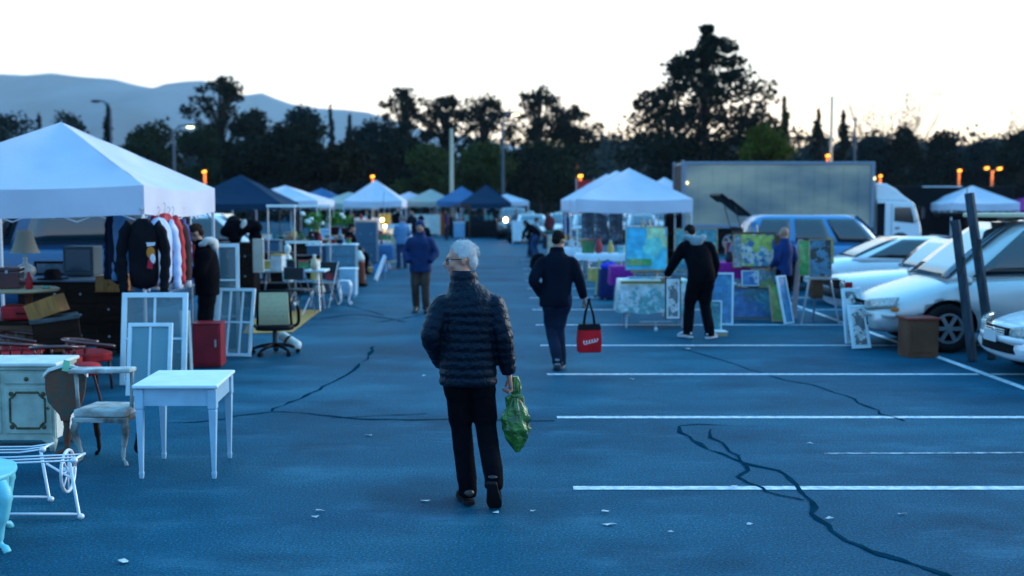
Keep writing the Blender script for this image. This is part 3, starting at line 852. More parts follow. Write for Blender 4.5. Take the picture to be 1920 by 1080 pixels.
# --- the man with the red tote
NAVY = mat('navy_fleece', (.004, .007, .016), .9, var=.3, vs=5, bump=.5, bs=14)
JEAN = mat('dark_jeans', (.010, .020, .045), .9, var=.4, vs=6, bump=.3, bs=20)
p2_ = G(1044, 695)
person('dark-haired man in a navy jacket and jeans walking away with a red tote bag', p2_, 0,
    dict(pelvis=(-.02, 0, .95), chest=(.0, .03, 1.29), neck=(-.0, .06, 1.46), head=(.02, .12, 1.60), yaw=-28, pitch=-22,
         shL=(-.182, .02, 1.345), shR=(.182, .03, 1.345), elL=(-.29, -.06, 1.13), wrL=(-.19, .06, .93), elR=(.27, .02, 1.13), wrR=(.335, .10, .90),
         knL=(-.07, .15, .53), anL=(-.0, -.05, .14), knR=(.03, .13, .52), anR=(.055, .12, .10), fpL=-24, fyL=0, fyR=-5),
    top=NAVY, hem=.80, pants=(JEAN, 1.05), bulk=1.05, hands=('pocket', 'grip'), scale=.965, shoes=mat('grey_trainer', (.12, .14, .17), .6))
RED = mat('tote_red', (.55, .006, .014), .6, spec=.12, var=.3, vs=6)
TBK = mat('tote_black', (.008, .008, .010), .6); TWH = mat('tote_print', (.75, .70, .72), .6)
def tote():
    root = thing('tote_bag', 'red tote bag with black top and handles and white script across it', 'bag', p2_ + V((.39, .10, .42)), 10)
    b = MB()
    b.loft([[V((x * k, y * d, z)) for x, y in ((-1, -1), (1, -1), (1, 1), (-1, 1))] for k, d, z in ((.125, .055, -.21), (.135, .075, -.20), (.142, .07, -.05), (.136, .05, .06))])
    b.build('bag_body', RED, root, bev=.01)
    MB().loft([[V((x * k, y * d, z)) for x, y in ((-1, -1), (1, -1), (1, 1), (-1, 1))] for k, d, z in ((.138, .053, .062), (.128, .03, .13))]).build('bag_top', TBK, root, bev=.006)
    for s in (-1, 1):
        MB().tube(cat2([(-.065, s * .03, .12), (-.05, s * .025, .24), (-.02, s * .012, .36), (0.0, s * .005, .44), (.012, s * .012, .36), (.05, s * .025, .24), (.065, s * .03, .12)]), .009, 6, r2=.004).build('handle', TBK, root, smooth=True)
    wv = MB(); pts = []
    for i in range(90):
        t = i / 89; pts.append((-.09 + .18 * t + .010 * math.cos(t * 34), -.074 - .003, -.090 + .035 * t + (.024 - .010 * t) * math.sin(t * 34)))
    wv.tube(pts, .0045, 5, r2=.003).build('lettering', TWH, root, smooth=True)
tote()
# --- the man coming towards us
BLUE = mat('blue_parka', (.005, .026, .10), .8, spec=.2, var=.35, vs=5, bump=.4, bs=12)
BRN = mat('brown_trousers', (.060, .042, .035), .9, var=.35, vs=6, bump=.3, bs=16)
person('man in a blue parka and brown trousers facing us, hands in pockets', G(789, 586), 176,
    dict(elL=(-.29, -.03, 1.14), elR=(.29, -.03, 1.14), wrL=(-.20, .14, .98), wrR=(.20, .14, .98), knL=(-.095, .05, .5), anL=(-.11, .05, .1), anR=(.10, -.08, .12), knR=(.095, .04, .5), fpR=-12),
    top=BLUE, hem=.78, bulk=1.14, pants=(BRN, 1.12), hands=('pocket', 'pocket'), hair=BLUE, hairkind='beanie', scale=.955, collar=.10, beard=False)
# --- man choosing jackets under the tent, in profile
BLK = mat('black_sweatshirt', (.003, .003, .005), .9, bump=1.0, bs=7)
HOODW = mat('hood_fleece', (.55, .55, .52), .95, var=.2, vs=12, bump=.8, bs=40)
pl = V((AY(388, 500, 14.3).x, 14.3, 0))
ml, HTl = person('bearded man in a black sweatshirt with a white hood, looking down at the jackets', pl, 100,
    dict(head=(0, .13, 1.61), neck=(0, .05, 1.47), pitch=-30, chest=(0, .01, 1.29), elL=(-.22, .08, 1.13), wrL=(-.10, .32, 1.16), elR=(.22, .06, 1.13), wrR=(.12, .30, 1.12)),
    top=BLK, hem=.84, bulk=1.12, belly=1.15, pants=(TROB, 1.15), hands=('fwd', 'fwd'), hair=mat('hair_brown', (.03, .015, .008), .8, bump=.8, bs=80), beard=True, skin=SKIN)
def hood(root, c, m, sx=1, name='hood'):
    h = MB(); c = V(c)
    pts = []
    for i in range(17):
        t = R(-215 + 250 * i / 16 + 0); pts.append(c + V((math.cos(t) * .125 * sx, math.sin(t) * .11 - .0, .02 * math.cos(2 * t) + (.03 if math.sin(t) < 0 else -.02))))
    h.tube(pts, [.03 + .028 * math.sin(PI * i / 16) for i in range(17)], 10)
    h.ell(c + V((0, -.11, -.02)), (.105, .06, .085))
    return h.build(name, m, root, rem=.012)
hood(ml, (0, .015, 1.485), HOODW)
# --- man in the grey hood with the picture
HOODG = mat('grey_hood', (.22, .30, .33), .95, var=.25, vs=12, bump=.8, bs=40)
p4_ = G(1310, 634)
m4, _ = person('man in black with a light grey hood bending over the art table', p4_, 8,
    dict(pelvis=(.01, -.06, .95), waist=(.0, -.02, 1.08), chest=(-.02, .10, 1.27), neck=(-.04, .20, 1.42), head=(-.06, .30, 1.545), pitch=-38, yaw=10,
         shL=(-.21, .10, 1.36), shR=(.17, .10, 1.36), elL=(-.34, .18, 1.10), wrL=(-.40, .34, .92), elR=(.27, .10, 1.10), wrR=(.29, .24, .88),
         hipL=(-.09, -.06, .92), hipR=(.10, -.06, .92), knL=(-.13, .05, .5), anL=(-.16, .02, .1), knR=(.09, .0, .5), anR=(.12, -.14, .1), fyL=25, fyR=-45),
    top=BLK, hem=.84, bulk=1.12, pants=(TROB, 1.18), hands=('grip', 'open'), shoes=SHOEW, scale=1.0)
hood(m4, (-.04, .15, 1.45), HOODG, 1.1)
# --- shoppers further down the aisle
SHB = mat('pale_blue_shirt', (.10, .24, .42), .9, var=.3, vs=4); BLJ = mat('blue_jeans', (.02, .06, .15), .9, var=.3, vs=4)
person('person in a pale blue shirt and jeans standing at the left stalls, seen from behind', G(754, 503), 20, dict(elL=(-.22, .02, 1.14), wrL=(-.15, .2, 1.0), wrR=(.15, .2, 1.0)),
       top=SHB, hem=.8, bulk=1.15, pants=(BLJ, 1.2), vox=.02, scale=.92, hair=H_GREY)
person('person in a dark coat and beanie behind the man in the blue parka', (AY(790, 400, 30).x, 30, 0), 150, {}, top=NAVY, pants=(JEAN, 1.1), vox=.02, scale=.94, hair=NAVY, hairkind='beanie', hands=('pocket', 'pocket'), bulk=1.1)
person('dark-haired person in a black top bending down in the far aisle', G(1006, 488), 60,
       dict(chest=(0, .22, 1.16), waist=(0, .06, 1.06), neck=(0, .36, 1.27), head=(0, .46, 1.33), pitch=-45, shL=(-.18, .28, 1.22), shR=(.18, .28, 1.22), elL=(-.2, .42, .98), elR=(.2, .42, .98), wrL=(-.15, .5, .76), wrR=(.15, .5, .76), knL=(-.1, .12, .5), knR=(.1, .12, .5)),
       top=BLK, hem=.9, pants=(BLJ, 1.15), vox=.02, hairkind='long', scale=.95)
person('grey-sweatered person reaching forward beside the bending one in the far aisle', G(994, 482), -70,
       dict(chest=(0, .14, 1.22), neck=(0, .22, 1.36), head=(0, .28, 1.48), pitch=-30, shL=(-.18, .16, 1.3), shR=(.18, .16, 1.3), elL=(-.2, .36, 1.08), elR=(.2, .36, 1.08), wrL=(-.15, .55, .95), wrR=(.15, .55, .95)),
       top=mat('grey_sweater', (.16, .22, .25), .9), hem=.85, pants=(JEAN, 1.1), vox=.02, scale=.9, hair=H_DARK)
person('bald person in a blue jacket standing behind the paintings by the blue van', (AY(1472, 400, 19.6).x, 19.6, 0), 30, dict(wrL=(-.12, .22, 1.0), wrR=(.12, .22, 1.0)), top=mat('royal_blue_jacket', (.005, .032, .14), .8, var=.3, vs=6), bulk=.95,
       pants=(TROB, 1.0), vox=.016, scale=.90, hairkind='none', shoes=SHOEB)
sit = dict(pelvis=(0, 0, .52), waist=(0, .02, .66), chest=(0, .05, .88), neck=(0, .06, 1.06), head=(0, .11, 1.22), shL=(-.18, .05, 1.0), shR=(.18, .05, 1.0), elL=(-.24, .08, .74), elR=(.24, .08, .74), wrL=(-.12, .3, .66), wrR=(.12, .3, .66),
           hipL=(-.09, .02, .50), hipR=(.09, .02, .50), knL=(-.12, .45, .50), knR=(.12, .45, .50), anL=(-.12, .42, .1), anR=(.12, .42, .1), pitch=-20)
seat_at = V((AY(652, 400, 29.5).x, 29.5, 0))
person('seated vendor in dark clothes among the furniture on the left of the aisle', seat_at + V((0, 0, .12)), -60, sit, top=BLK, hem=.5, pants=(TROB, 1.1), vox=.02, hair=H_DARK, bulk=1.15)
person('white-haired shopper in a white shirt at the brightly lit far left stall', G(716, 455) + V((0, 8, 0)), 10, {}, top=mat('white_shirt', (.5, .55, .55), .9), pants=(JEAN, 1.1), vox=.025, hair=H_GREY)
person('dark-jacketed shopper under the far white tent', G(735, 455) + V((0, 3, 0)), 190, {}, top=BLK, pants=(JEAN, 1.1), vox=.025)
# ------------------------------------------------------------------ vehicles
P_SILVER = mat('paint_silver', (.50, .52, .52), .35, metal=.35, coat=.8)
P_WHITE = mat('paint_white', (.72, .74, .76), .35, coat=.8)
P_BLUE = mat('paint_pale_blue', (.04, .20, .40), .4, metal=.2, coat=.6)
P_BLUE2 = mat('paint_mid_blue', (.02, .08, .17), .4, metal=.2, coat=.6)
P_DARK = mat('paint_dark', (.012, .016, .022), .3, coat=.8)
P_RED = mat('paint_red', (.25, .02, .02), .35, coat=.8)
GLASS = mat('car_glass', (.006, .010, .014), .06, spec=.9, coat=.5)
GLASSL = mat('windscreen_glass', (.05, .09, .12), .05, spec=1.0, metal=.35, coat=1.0)
LENS = mat('headlight_lens', (.45, .50, .48), .1, spec=.9, coat=.8, var=.4, vs=30)
REDL = mat('tail_light', (.35, .01, .01), .15, coat=.8)
AMB = mat('amber_lens', (.5, .13, .01), .2)
GRIL = mat('grille_black', (.008, .009, .011), .5)
CHRM = mat('chrome', (.6, .62, .65), .15, metal=1)
TYRE = mat('tyre', (.012, .012, .014), .85)
ALLOY = mat('alloy', (.35, .38, .42), .35, metal=.8)
PLATE = mat('number_plate', (.5, .55, .58), .5)
PLAST = mat('grey_plastic', (.05, .055, .06), .6)
def wheel(root, x, y, r, w_, side):
    t = MB(); T = Matrix.Translation((x, y, r)) @ Matrix.Rotation(R(90) * -side, 4, 'X')
    t.T = T
    t.lathe([(r * .62, -w_ / 2), (r * .92, -w_ / 2), (r, -w_ * .3), (r, w_ * .3), (r * .94, w_ / 2), (r * .64, w_ / 2), (r * .60, w_ * .3)], n=24)
    ty = t.build('wheel', TYRE, root, smooth=True)
    q = MB(); q.T = T
    q.lathe([(r * .62, w_ * .30), (r * .62, w_ * .46), (r * .54, w_ * .46), (r * .50, w_ * .28)], n=20)
    for k in range(6):
        a = k * PI / 3; q.bar((0, 0, w_ * .38), (math.cos(a) * r * .56, math.sin(a) * r * .56, w_ * .38), r * .16, w_ * .12)
    q.cyl((0, 0, w_ * .2), (0, 0, w_ * .48), r * .15)
    q.build('rim', ALLOY, ty, smooth=False)
CARS = {
 'sedan': dict(L=4.6, W=1.78, prof=[(0, .42, .60), (.05, .55, .66), (.35, .70, .74), (1.0, .80, .82), (1.35, .86, .85), (2.3, .92, .89), (3.4, .95, .88), (4.0, .96, .84), (4.45, .90, .78), (4.6, .60, .68)],
    gh=(1.15, 2.0, 3.35, 4.0, 1.42), wh=(.92, 3.6, .31), zb=.20),
 'coupe': dict(L=4.5, W=1.78, prof=[(0, .42, .62), (.06, .56, .68), (.4, .70, .76), (1.1, .80, .83), (1.5, .86, .86), (2.4, .92, .89), (3.4, .93, .88), (4.0, .92, .84), (4.4, .84, .76), (4.5, .55, .66)],
    gh=(1.35, 2.15, 2.95, 4.0, 1.34), wh=(.92, 3.5, .31), zb=.20),
 'boxy': dict(L=4.4, W=1.66, prof=[(0, .50, .77), (.03, .70, .79), (.12, .76, .80), (1.2, .84, .82), (1.5, .87, .83), (2.3, .90, .83), (3.4, .92, .83), (4.3, .93, .80), (4.37, .80, .79), (4.4, .50, .76)],
    gh=(1.35, 1.95, 3.2, 3.7, 1.38), wh=(.78, 3.35, .30), zb=.24),
 'minivan': dict(L=4.9, W=1.92, prof=[(0, .45, .60), (.06, .60, .70), (.35, .76, .80), (.9, .92, .88), (1.15, .99, .92), (2.0, 1.03, .95), (3.6, 1.05, .95), (4.7, 1.05, .93), (4.86, .95, .90), (4.9, .60, .86)],
    gh=(.95, 2.0, 4.45, 4.78, 1.74), wh=(.95, 3.95, .33), zb=.22),
 'suv': dict(L=4.6, W=1.85, prof=[(0, .55, .78), (.05, .80, .84), (.25, .92, .88), (1.2, 1.02, .92), (1.5, 1.06, .92), (2.4, 1.08, .92), (3.6, 1.10, .92), (4.45, 1.10, .90), (4.57, 1.0, .88), (4.6, .6, .85)],
    gh=(1.3, 1.95, 4.1, 4.5, 1.72), wh=(.88, 3.65, .37), zb=.30),
 'van': dict(L=5.0, W=1.95, prof=[(0, .50, .70), (.05, .75, .80), (.25, .95, .88), (.6, 1.08, .95), (.8, 1.14, .96), (2.0, 1.18, .97), (3.6, 1.18, .97), (4.8, 1.18, .97), (4.95, 1.15, .96), (5.0, .7, .94)],
    gh=(.65, 1.35, 4.8, 4.95, 1.98), wh=(.85, 3.9, .35), zb=.25),
}
def vehicle(name, label, cat, kind, loc, rz, paint, group='cars nosed into the right-hand stalls', glass=None, hatch=False, detail=True, scale=1.0, tint=None):
    c = CARS[kind]; L, W = c['L'], c['W']; X0 = L / 2
    root = thing(name, label, cat, (loc[0], loc[1], 0), rz, group); root.scale = (scale,) * 3
    b = MB(); rings = []
    for d, zt, hw in c['prof']:
        hw = hw * W / 1.9 if True else hw; hw = hw * (1.0 / .95) if hw < 2 else hw
        zb = c['zb'] + (.12 if d < .03 or d > L - .03 else 0)
        x = X0 - d; mid = zb + (zt - zb) * .55
        half = [(hw * .82, zb), (hw * .97, zb + .10), (hw, mid), (hw * .975, zt - .10), (hw * .90, zt - .02), (hw * .6, zt + .015), (hw * .25, zt + .03)]
        rings.append([V((x, y, z)) for y, z in half] + [V((x, -y, z)) for y, z in half[::-1]])
    b.loft(rings); body = b.build('body', [paint, GRIL], root, smooth=True, sub=2)
    cut = MB(); cut.m = 1
    for d in c['wh'][:2]:
        for s in (-1, 1):
            cut.cyl((X0 - d, s * (W / 2 - .26), c['wh'][2]), (X0 - d, s * (W / 2 + .3), c['wh'][2]), c['wh'][2] * 1.16, n=24)
    co = cut.build('cutter', [paint, GRIL]); md = body.modifiers.new('b', 'BOOLEAN'); md.object = co; md.solver = 'EXACT'; co.parent = root
    bpy.context.view_layer.update(); bake(body); me_ = co.data; bpy.data.objects.remove(co); bpy.data.meshes.remove(me_)
    for d in c['wh'][:2]:
        for s in (-1, 1): wheel(root, X0 - d, s * (W / 2 - .13), c['wh'][2], .22, s)
    f0, f1, r1, r0, zr = c['gh']; pr = c['prof']
    def zt(d):
        for a, e in zip(pr, pr[1:]):
            if a[0] <= d <= e[0]: return a[1] + (e[1] - a[1]) * (d - a[0]) / (e[0] - a[0])
        return 1
    zb0, zb1 = zt(f0) - .03, zt(r0) - .03; wb = W / 2 * .90; wr = W / 2 * (.70 if kind != 'van' else .80)
    C = {'fb': (X0 - f0, wb, zb0), 'ft': (X0 - f1, wr, zr), 'rt': (X0 - r1, wr, zr), 'rb': (X0 - r0, wb * .97, zb1)}
    # roof shell with rounded edges
    rg = []
    for v_ in [0, .25, .5, .75, .9, 1.0]:
        k = v_; bulge = .05 * math.sin(PI * min(1, v_)) ; q = []
        xf = (C['fb'][0] * (1 - k) + C['ft'][0] * k) + bulge * .6; xr = (C['rb'][0] * (1 - k) + C['rt'][0] * k) - bulge * .5
        z = (C['fb'][2] * (1 - k) + zr * k); z2 = (C['rb'][2] * (1 - k) + zr * k); yw = wb * (1 - k) + wr * k + bulge * .6
        ins = .0 if v_ < .9 else (.02 if v_ < 1 else .09)
        for u, y, in ((0, -.86), (0, -.3), (0, .3), (0, .86), (.06, 1), (.5, 1.02), (.94, 1), (1, .86), (1, .3), (1, -.3), (1, -.86), (.94, -1), (.5, -1.02), (.06, -1)):
            ww = yw - ins; xx = (xf - ins) * (1 - u) + (xr + ins) * u; zz = z * (1 - u) + z2 * u
            if u in (0,) and abs(y) < .5: xx += .05
            q.append(V((xx, y * ww, zz - (.012 if abs(y) > .8 and v_ == 1 else 0))))
        rg.append(q)
    cab = MB().loft(rg).build('roof', paint, root, smooth=True)
    # glass
    def patch(P4, ins, out, nm, m, bul=.0):
        a, b_, c_, d_ = [V(p) for p in P4]; n = (b_ - a).cross(d_ - a).normalized()
        def fn(u, v_):
            uu = ins[0] + (1 - ins[0] - ins[1]) * u; vv = ins[2] + (1 - ins[2] - ins[3]) * v_
            p = a.lerp(b_, uu).lerp(d_.lerp(c_, uu), vv); return p + n * (out + bul * math.sin(PI * vv) + .045 * bul * 0)
        o = MB().grid(fn, 6, 5).build(nm, m, root, smooth=True, solid=.008, recalc=False); return o
    g2 = glass or GLASS
    fbl, fbr = V((C['fb'][0], wb * .90, zb0)), V((C['fb'][0], -wb * .90, zb0)); ftl, ftr = V((C['ft'][0], wr * .90, zr)), V((C['ft'][0], -wr * .90, zr))
    patch([fbr, fbl, ftl, ftr], (.04, .04, .05, .07), .048, 'windscreen', tint or GLASSL, .032)
    rbl, rbr = V((C['rb'][0], wb * .88, zb1)), V((C['rb'][0], -wb * .88, zb1)); rtl, rtr = V((C['rt'][0], wr * .9, zr)), V((C['rt'][0], -wr * .9, zr))
    if not hatch:
        patch([rbl, rbr, rtr, rtl], (.06, .06, .10, .10), .012, 'rear_window', g2, .03)
    nwin = {'sedan': 2, 'coupe': 1, 'boxy': 2, 'minivan': 3, 'suv': 3, 'van': 2}[kind]
    for s in (1, -1):
        A_, B_, Cc, D_ = V((C['fb'][0] - .10, s * wb, zb0)), V((C['rb'][0] + .10, s * wb * .97, zb1)), V((C['rt'][0] + .03, s * wr, zr)), V((C['ft'][0] - .06, s * wr, zr))
        if s < 0: A_, B_, Cc, D_ = B_, A_, D_, Cc
        for k in range(nwin):
            e = .025; u0, u1 = k / nwin, (k + 1) / nwin
            patch([A_, B_, Cc, D_], (u0 + e, 1 - u1 + e, .12, .14), .026, 'side_window', g2, .036)
    # front
    nz = pr[1][1]; hw0 = W / 2
    def front(u, z, dx=.02):  # u -1..1 across the nose
        k = abs(u); return V((X0 - .02 - .30 * k ** 3 * (1 if kind not in ('boxy',) else .25) + dx, u * hw0 * .93, z))
    gz = {'sedan': (.50, .60), 'coupe': (.52, .6), 'boxy': (.56, .72), 'minivan': (.56, .66), 'suv': (.62, .80), 'van': (.6, .78)}[kind]
    gw = .40 if kind in ('minivan',) else (.34 if kind == 'sedan' else .8)
    MB().grid(lambda u, v_: front((u * 2 - 1) * gw, gz[0] + (gz[1] - gz[0]) * v_, .035 - .02 * v_), 12, 3).build('grille', GRIL, root, solid=.03, smooth=False)
    if kind in ('sedan', 'minivan', 'suv'):
        gb = MB(); 
        for k in range(3 if kind == 'sedan' else 2):
            zz = gz[0] + (gz[1] - gz[0]) * (k + 1) / 4; gb.tube([front(u * gw * .92, zz, .058) for u in (-1, -.5, 0, .5, 1)], .006, 6)
        gb.ell(front(0, (gz[0] + gz[1]) / 2, .06), (.012, .05, .04)); gb.build('grille_bars', CHRM, root)
    for s in (-1, 1):
        lz = gz[0] - .01, gz[1] + .02
        if kind == 'boxy':
            for u in (.80,): MB().ell(front(s * u, .64, .05), (.03, .09, .085)).build('headlight', LENS, root, smooth=True)
            MB().box(front(s * .96, .64, -.0), (.12, .05, .12)).build('turn_signal', REDL, root, bev=.01)
        else:
            MB().grid(lambda u, v_: front(s * (.46 + .50 * u), lz[0] + (lz[1] - lz[0]) * v_ + .06 * u, .045 - .06 * v_ * u), 8, 4).build('headlight', LENS, root, solid=.05, smooth=True)
            MB().box(front(s * .93, lz[0] + .03, .0), (.10, .08, .05), (0, 0, -25 * s)).build('turn_signal', AMB, root, bev=.01)
    bz = c['zb'] + .12
    if kind in ('boxy', 'suv', 'van'):
        MB().grid(lambda u, v_: front((u * 2 - 1) * 1.04, bz + .06 + .14 * v_, .10), 12, 2).build('bumper', PLAST if kind != 'van' else P_WHITE, root, solid=.07, smooth=True)
    else:
        MB().grid(lambda u, v_: front((u * 2 - 1) * .62, bz + .10 * v_, .035), 12, 2).build('lower_intake', GRIL, root, solid=.03)
        MB().grid(lambda u, v_: front((u * 2 - 1) * .98, bz + .12 + .07 * v_, .05), 12, 2).build('bumper', paint, root, solid=.05, smooth=True)
    MB().box(front(0, bz + .17, .10), (.012, .32, .12)).build('number_plate', PLATE, root)
    # rear
    for s in (-1, 1):
        MB().box((-X0 + .03, s * hw0 * .76, zt(L - .1) - .16), (.10, .26, .14 if kind not in ('minivan', 'suv', 'van') else .34)).build('tail_light', REDL, root, bev=.02)
        MB().tube([(C['fb'][0] - .15, s * (wb + .02), zb0 + .02), (C['fb'][0] - .18, s * (wb + .14), zb0 + .06), (C['fb'][0] - .18, s * (wb + .24), zb0 + .07)], [.02, .06, .05], 8, r2=[.02, .08, .06]).build('wing_mirror', paint, root, smooth=True)
        for d in ((f0 + f1) / 2 + .95, (f0 + f1) / 2 + 1.9)[:(1 if kind in ('coupe', 'van') else 2)]:
            MB().box((X0 - d, s * (hw0 * .935), zt(d) - .17), (.16, .03, .03)).build('door_handle', paint, root, bev=.008)
            MB().box((X0 - d - .12, s * (hw0 * .955), zt(d) - .42), (.012, .012, .58)).build('door_seam', GRIL, root)
    MB().box((-X0 + .0, 0, .45), (.10, W * .86, .16)).build('rear_bumper', paint, root, bev=.03)
    return root
def spot(px, py): p = G(px, py); return (p.x, p.y)
# nose points at -X (towards the aisle): rz = 180
vehicle('parked_car', 'white sedan at the right edge with slatted black grille, nearest of the row', 'car', 'sedan', (5.55 + 2.3, 12.95), 180, P_WHITE)
mv = vehicle('parked_minivan', 'silver minivan carrying boards on its roof, nose beside the brown box', 'minivan', 'minivan', (4.85 + 2.45, 15.95), 180, P_SILVER)
vehicle('parked_car', 'boxy old white sedan with square black grille, beyond the silver minivan', 'car', 'boxy', (5.45 + 2.2, 19.4), 180, P_WHITE)
vehicle('parked_car', 'rounded white coupe parked tail out, seen from its side beyond the boxy sedan', 'car', 'coupe', (6.05 + 2.25, 22.6), 0, P_WHITE)
vn = vehicle('parked_van', 'pale blue wagon with raised rear hatch behind the hanging paintings', 'van', 'suv', (5.05 + 2.4, 26.6), 0, P_BLUE, hatch=True)
vehicle('parked_car', 'pale car with arched roof behind the blue wagon', 'car', 'sedan', (8.3, 29.6), 0, P_SILVER)
vehicle('parked_suv', 'pale SUV with dark glass behind the roof boards, at the right edge', 'SUV', 'suv', (10.3, 21.2), 180, P_WHITE, scale=1.05)
# open hatch of the wagon
h_ = MB(); h_.T = Matrix.Translation((-2.02, 0, 1.70)) @ Matrix.Rotation(R(38), 4, 'Y')
h_.box((-.30, 0, 0), (.60, 1.40, .06)); h_.box((-.72, 0, -.04), (.26, 1.45, .08)); h_.T = None
h_.build('hatch', GRIL, vn, bev=.02)
for s in (-1, 1): MB().cyl((-2.15, s * .62, 1.15), (-2.38, s * .62, 1.92), .012).build('hatch_strut', METALD, vn)
MB().box((-2.19, 0, .98), (.03, 1.25, .9)).build('boot_shade', GRIL, vn)  # flat black sheet painting the shade inside the raised hatch
for nm_, x0, x1, y, m_ in (('surfboard', -1.5, 1.3, .35, mat('board_cream', (.55, .50, .34), .5)), ('surfboard', -1.7, 1.5, -.2, mat('board_black', (.01, .01, .012), .5))):
    o = thing('surfboard', 'cream board lying on the roof of the silver minivan' if y > 0 else 'black board bag strapped on the roof of the silver minivan', 'board', mv.location + V((.35, -y, 1.80)), 2, 'boards on the minivan roof')
    pts = [(x0 + (x1 - x0) * (.5 - .5 * math.cos(PI * k / 12)), .26 * math.sin(PI * k / 12) ** .6) for k in range(13)]
    MB().prism(pts + [(a_, -b_) for a_, b_ in pts[-2:0:-1]], 0, .06, 'z').build('board', m_, o, bev=.02)
    MB().prism([(-.02, 0), (.02, 0), (.0, .12), (-.05, .14)], -.01, .01, 'y').build('fin', m_, o)
    o.children[1].location = (x1 - .4, 0, .055)
rk = MB()
for x in (-.7, .5): rk.bar((x, -.75, .055), (x, .75, .055), .05, .03); [rk.box((x, s * .72, .01), (.07, .05, .10)) for s in (-1, 1)]
ro = rk.build('roof_rack', METALD, mv, loc=(-.35, 0, 1.72))

# ---- the box truck
TALU = mat('box_aluminium', (.48, .40, .28), .42, metal=.3, col2=(.15, .18, .19), vs=.8, bump=.15, bs=2, stretch=(.35, 1, .8))  # streaky colour noise stands in for a warm brushed reflection
TRIM = mat('box_trim', (.20, .24, .30), .5, metal=.2)
tx0, tx1 = AY(1283, 380, 43.6).x, AY(1636, 380, 43.6).x
tz1 = AY(1300, 303, 43.6).z
truck = thing('box_truck', 'long aluminium-sided box truck with white cab facing right', 'truck', ((tx0 + tx1) / 2, 44.9, 0), 0)
bw = (tx1 - tx0); hz_ = tz1
tb = MB(); tb.box((0, 0, (hz_ + 1.05) / 2), (bw, 2.5, hz_ - 1.05)); tb.build('cargo_box', TALU, truck, bev=.05)
tr_ = MB()
tr_.box((0, -1.27, hz_ - .05), (bw + .06, .07, .10)).box((0, -1.27, 1.10), (bw + .06, .07, .16)).box((-bw / 2, -1.27, (hz_ + 1.05) / 2), (.12, .08, hz_ - 1.05)).box((bw / 2 - .0, -1.27, (hz_ + 1.05) / 2), (.14, .09, hz_ - 1.05))
tr_.build('edge_trim', TRIM, truck, bev=.02)
rv = MB()
for k in range(1, 13):
    rv.box((-bw / 2 + bw * k / 13, -1.256, (hz_ + 1.05) / 2), (.028, .014, hz_ - 1.35))
rv.build('rivet_seams', TALU, truck)
MB().box((-bw / 2 - .02, 0, 2.3), (.05, 2.2, 2.3)).build('rear_door', mat('rear_door_wood', (.10, .06, .045), .7, var=.4), truck)
for s in (-1, 1): MB().box((-bw / 2 - .05, s * 1.17, 2.32), (.10, .10, 2.6)).build('door_post', TRIM, truck, bev=.01)
MB().box((-bw / 2 - .10, 0, .75), (.25, 2.3, .12)).build('rear_step', METALD, truck)
MB().box((0, 0, .88), (bw + 2.2, .9, .22)).build('chassis', METALD, truck)
for x in (-bw / 2 + 1.8,): 
    for s in (-1, 1): wheel(truck, x, s * 1.05, .48, .3, s)
cx = bw / 2 + .12
cabp = [(cx + .12, .55), (cx + 1.92, .55), (cx + 2.02, 1.0), (cx + 1.98, 1.35), (cx + 1.72, 2.30), (cx + 1.60, 2.42), (cx + .12, 2.46)]
MB().at((cx * .08, 0, 0), (0, 0, 0), (.92, 1, .845)).prism(cabp, -1.08, 1.08, 'y').build('cab', P_WHITE, truck, bev=.06, seg=3)
dfl = [(cx + .12, 2.47), (cx + 1.62, 2.44), (cx + 1.35, 2.62), (cx + .95, 3.0), (cx + .55, 3.22), (cx + .12, 3.28)]
MB().at((cx * .08, 0, 0), (0, 0, 0), (.92, 1, .845)).prism(dfl, -.95, .95, 'y').build('wind_deflector', P_WHITE, truck, bev=.05)
MB().at((cx * .08, 0, 0), (0, 0, 0), (.92, 1, .845)).prism([(cx + .86, 1.52), (cx + 1.72, 1.42), (cx + 1.66, 1.75), (cx + 1.55, 2.16), (cx + .86, 2.16)], -1.092, -1.06, 'y').build('side_window', GLASS, truck, bev=.01)
MB().at((cx * .08, 0, 0), (0, 0, 0), (.92, 1, .845)).prism([(cx + .74, .62), (cx + .76, .62), (cx + .76, 2.3), (cx + .74, 2.3)], -1.088, -1.06, 'y').build('door_seam', GRIL, truck)
MB().at((cx * .08, 0, 0), (0, 0, 0), (.92, 1, .845)).box((cx + .30, -1.085, 1.6), (.34, .02, 1.5)).build('air_intake', GRIL, truck)
MB().at((cx * .08, 0, 0), (0, 0, 0), (.92, 1, .845)).prism([(cx + 1.75, 1.45), (cx + 1.99, 1.42), (cx + 1.76, 2.24), (cx + 1.74, 2.24)], -.95, .95, 'y').build('windscreen', GLASS, truck)
mm = MB().at((cx * .08, 0, 0), (0, 0, 0), (.92, 1, .845)).box((cx + 1.98, -1.32, 1.9), (.08, .20, .46)); mm.bar((cx + 1.7, -1.08, 2.2), (cx + 1.98, -1.3, 2.15), .03); mm.bar((cx + 1.7, -1.08, 1.5), (cx + 1.98, -1.3, 1.68), .03); mm.build('wing_mirror', METALD, truck)
MB().box((cx + .92, -1.1, 1.03), (.16, .03, .05)).build('door_handle', GRIL, truck)
MB().box((cx + 1.83, 0, .62), (.16, 2.1, .28)).build('bumper', P_WHITE, truck, bev=.04)
for s in (-1, 1):
    wheel(truck, cx + 1.05, s * .95, .44, .28, s)
    MB().box((cx + 1.86, s * .8, .88), (.06, .34, .2)).build('headlight', LENS, truck, bev=.02)
EMW = mat('marker_lit', (.8, .8, .5), .4, emit=(1, .85, .35), es=1.2)
MB().ell((bw / 2 + .05, -1.33, 2.92), (.04, .04, .07)).build('marker_lamp', EMW, truck)
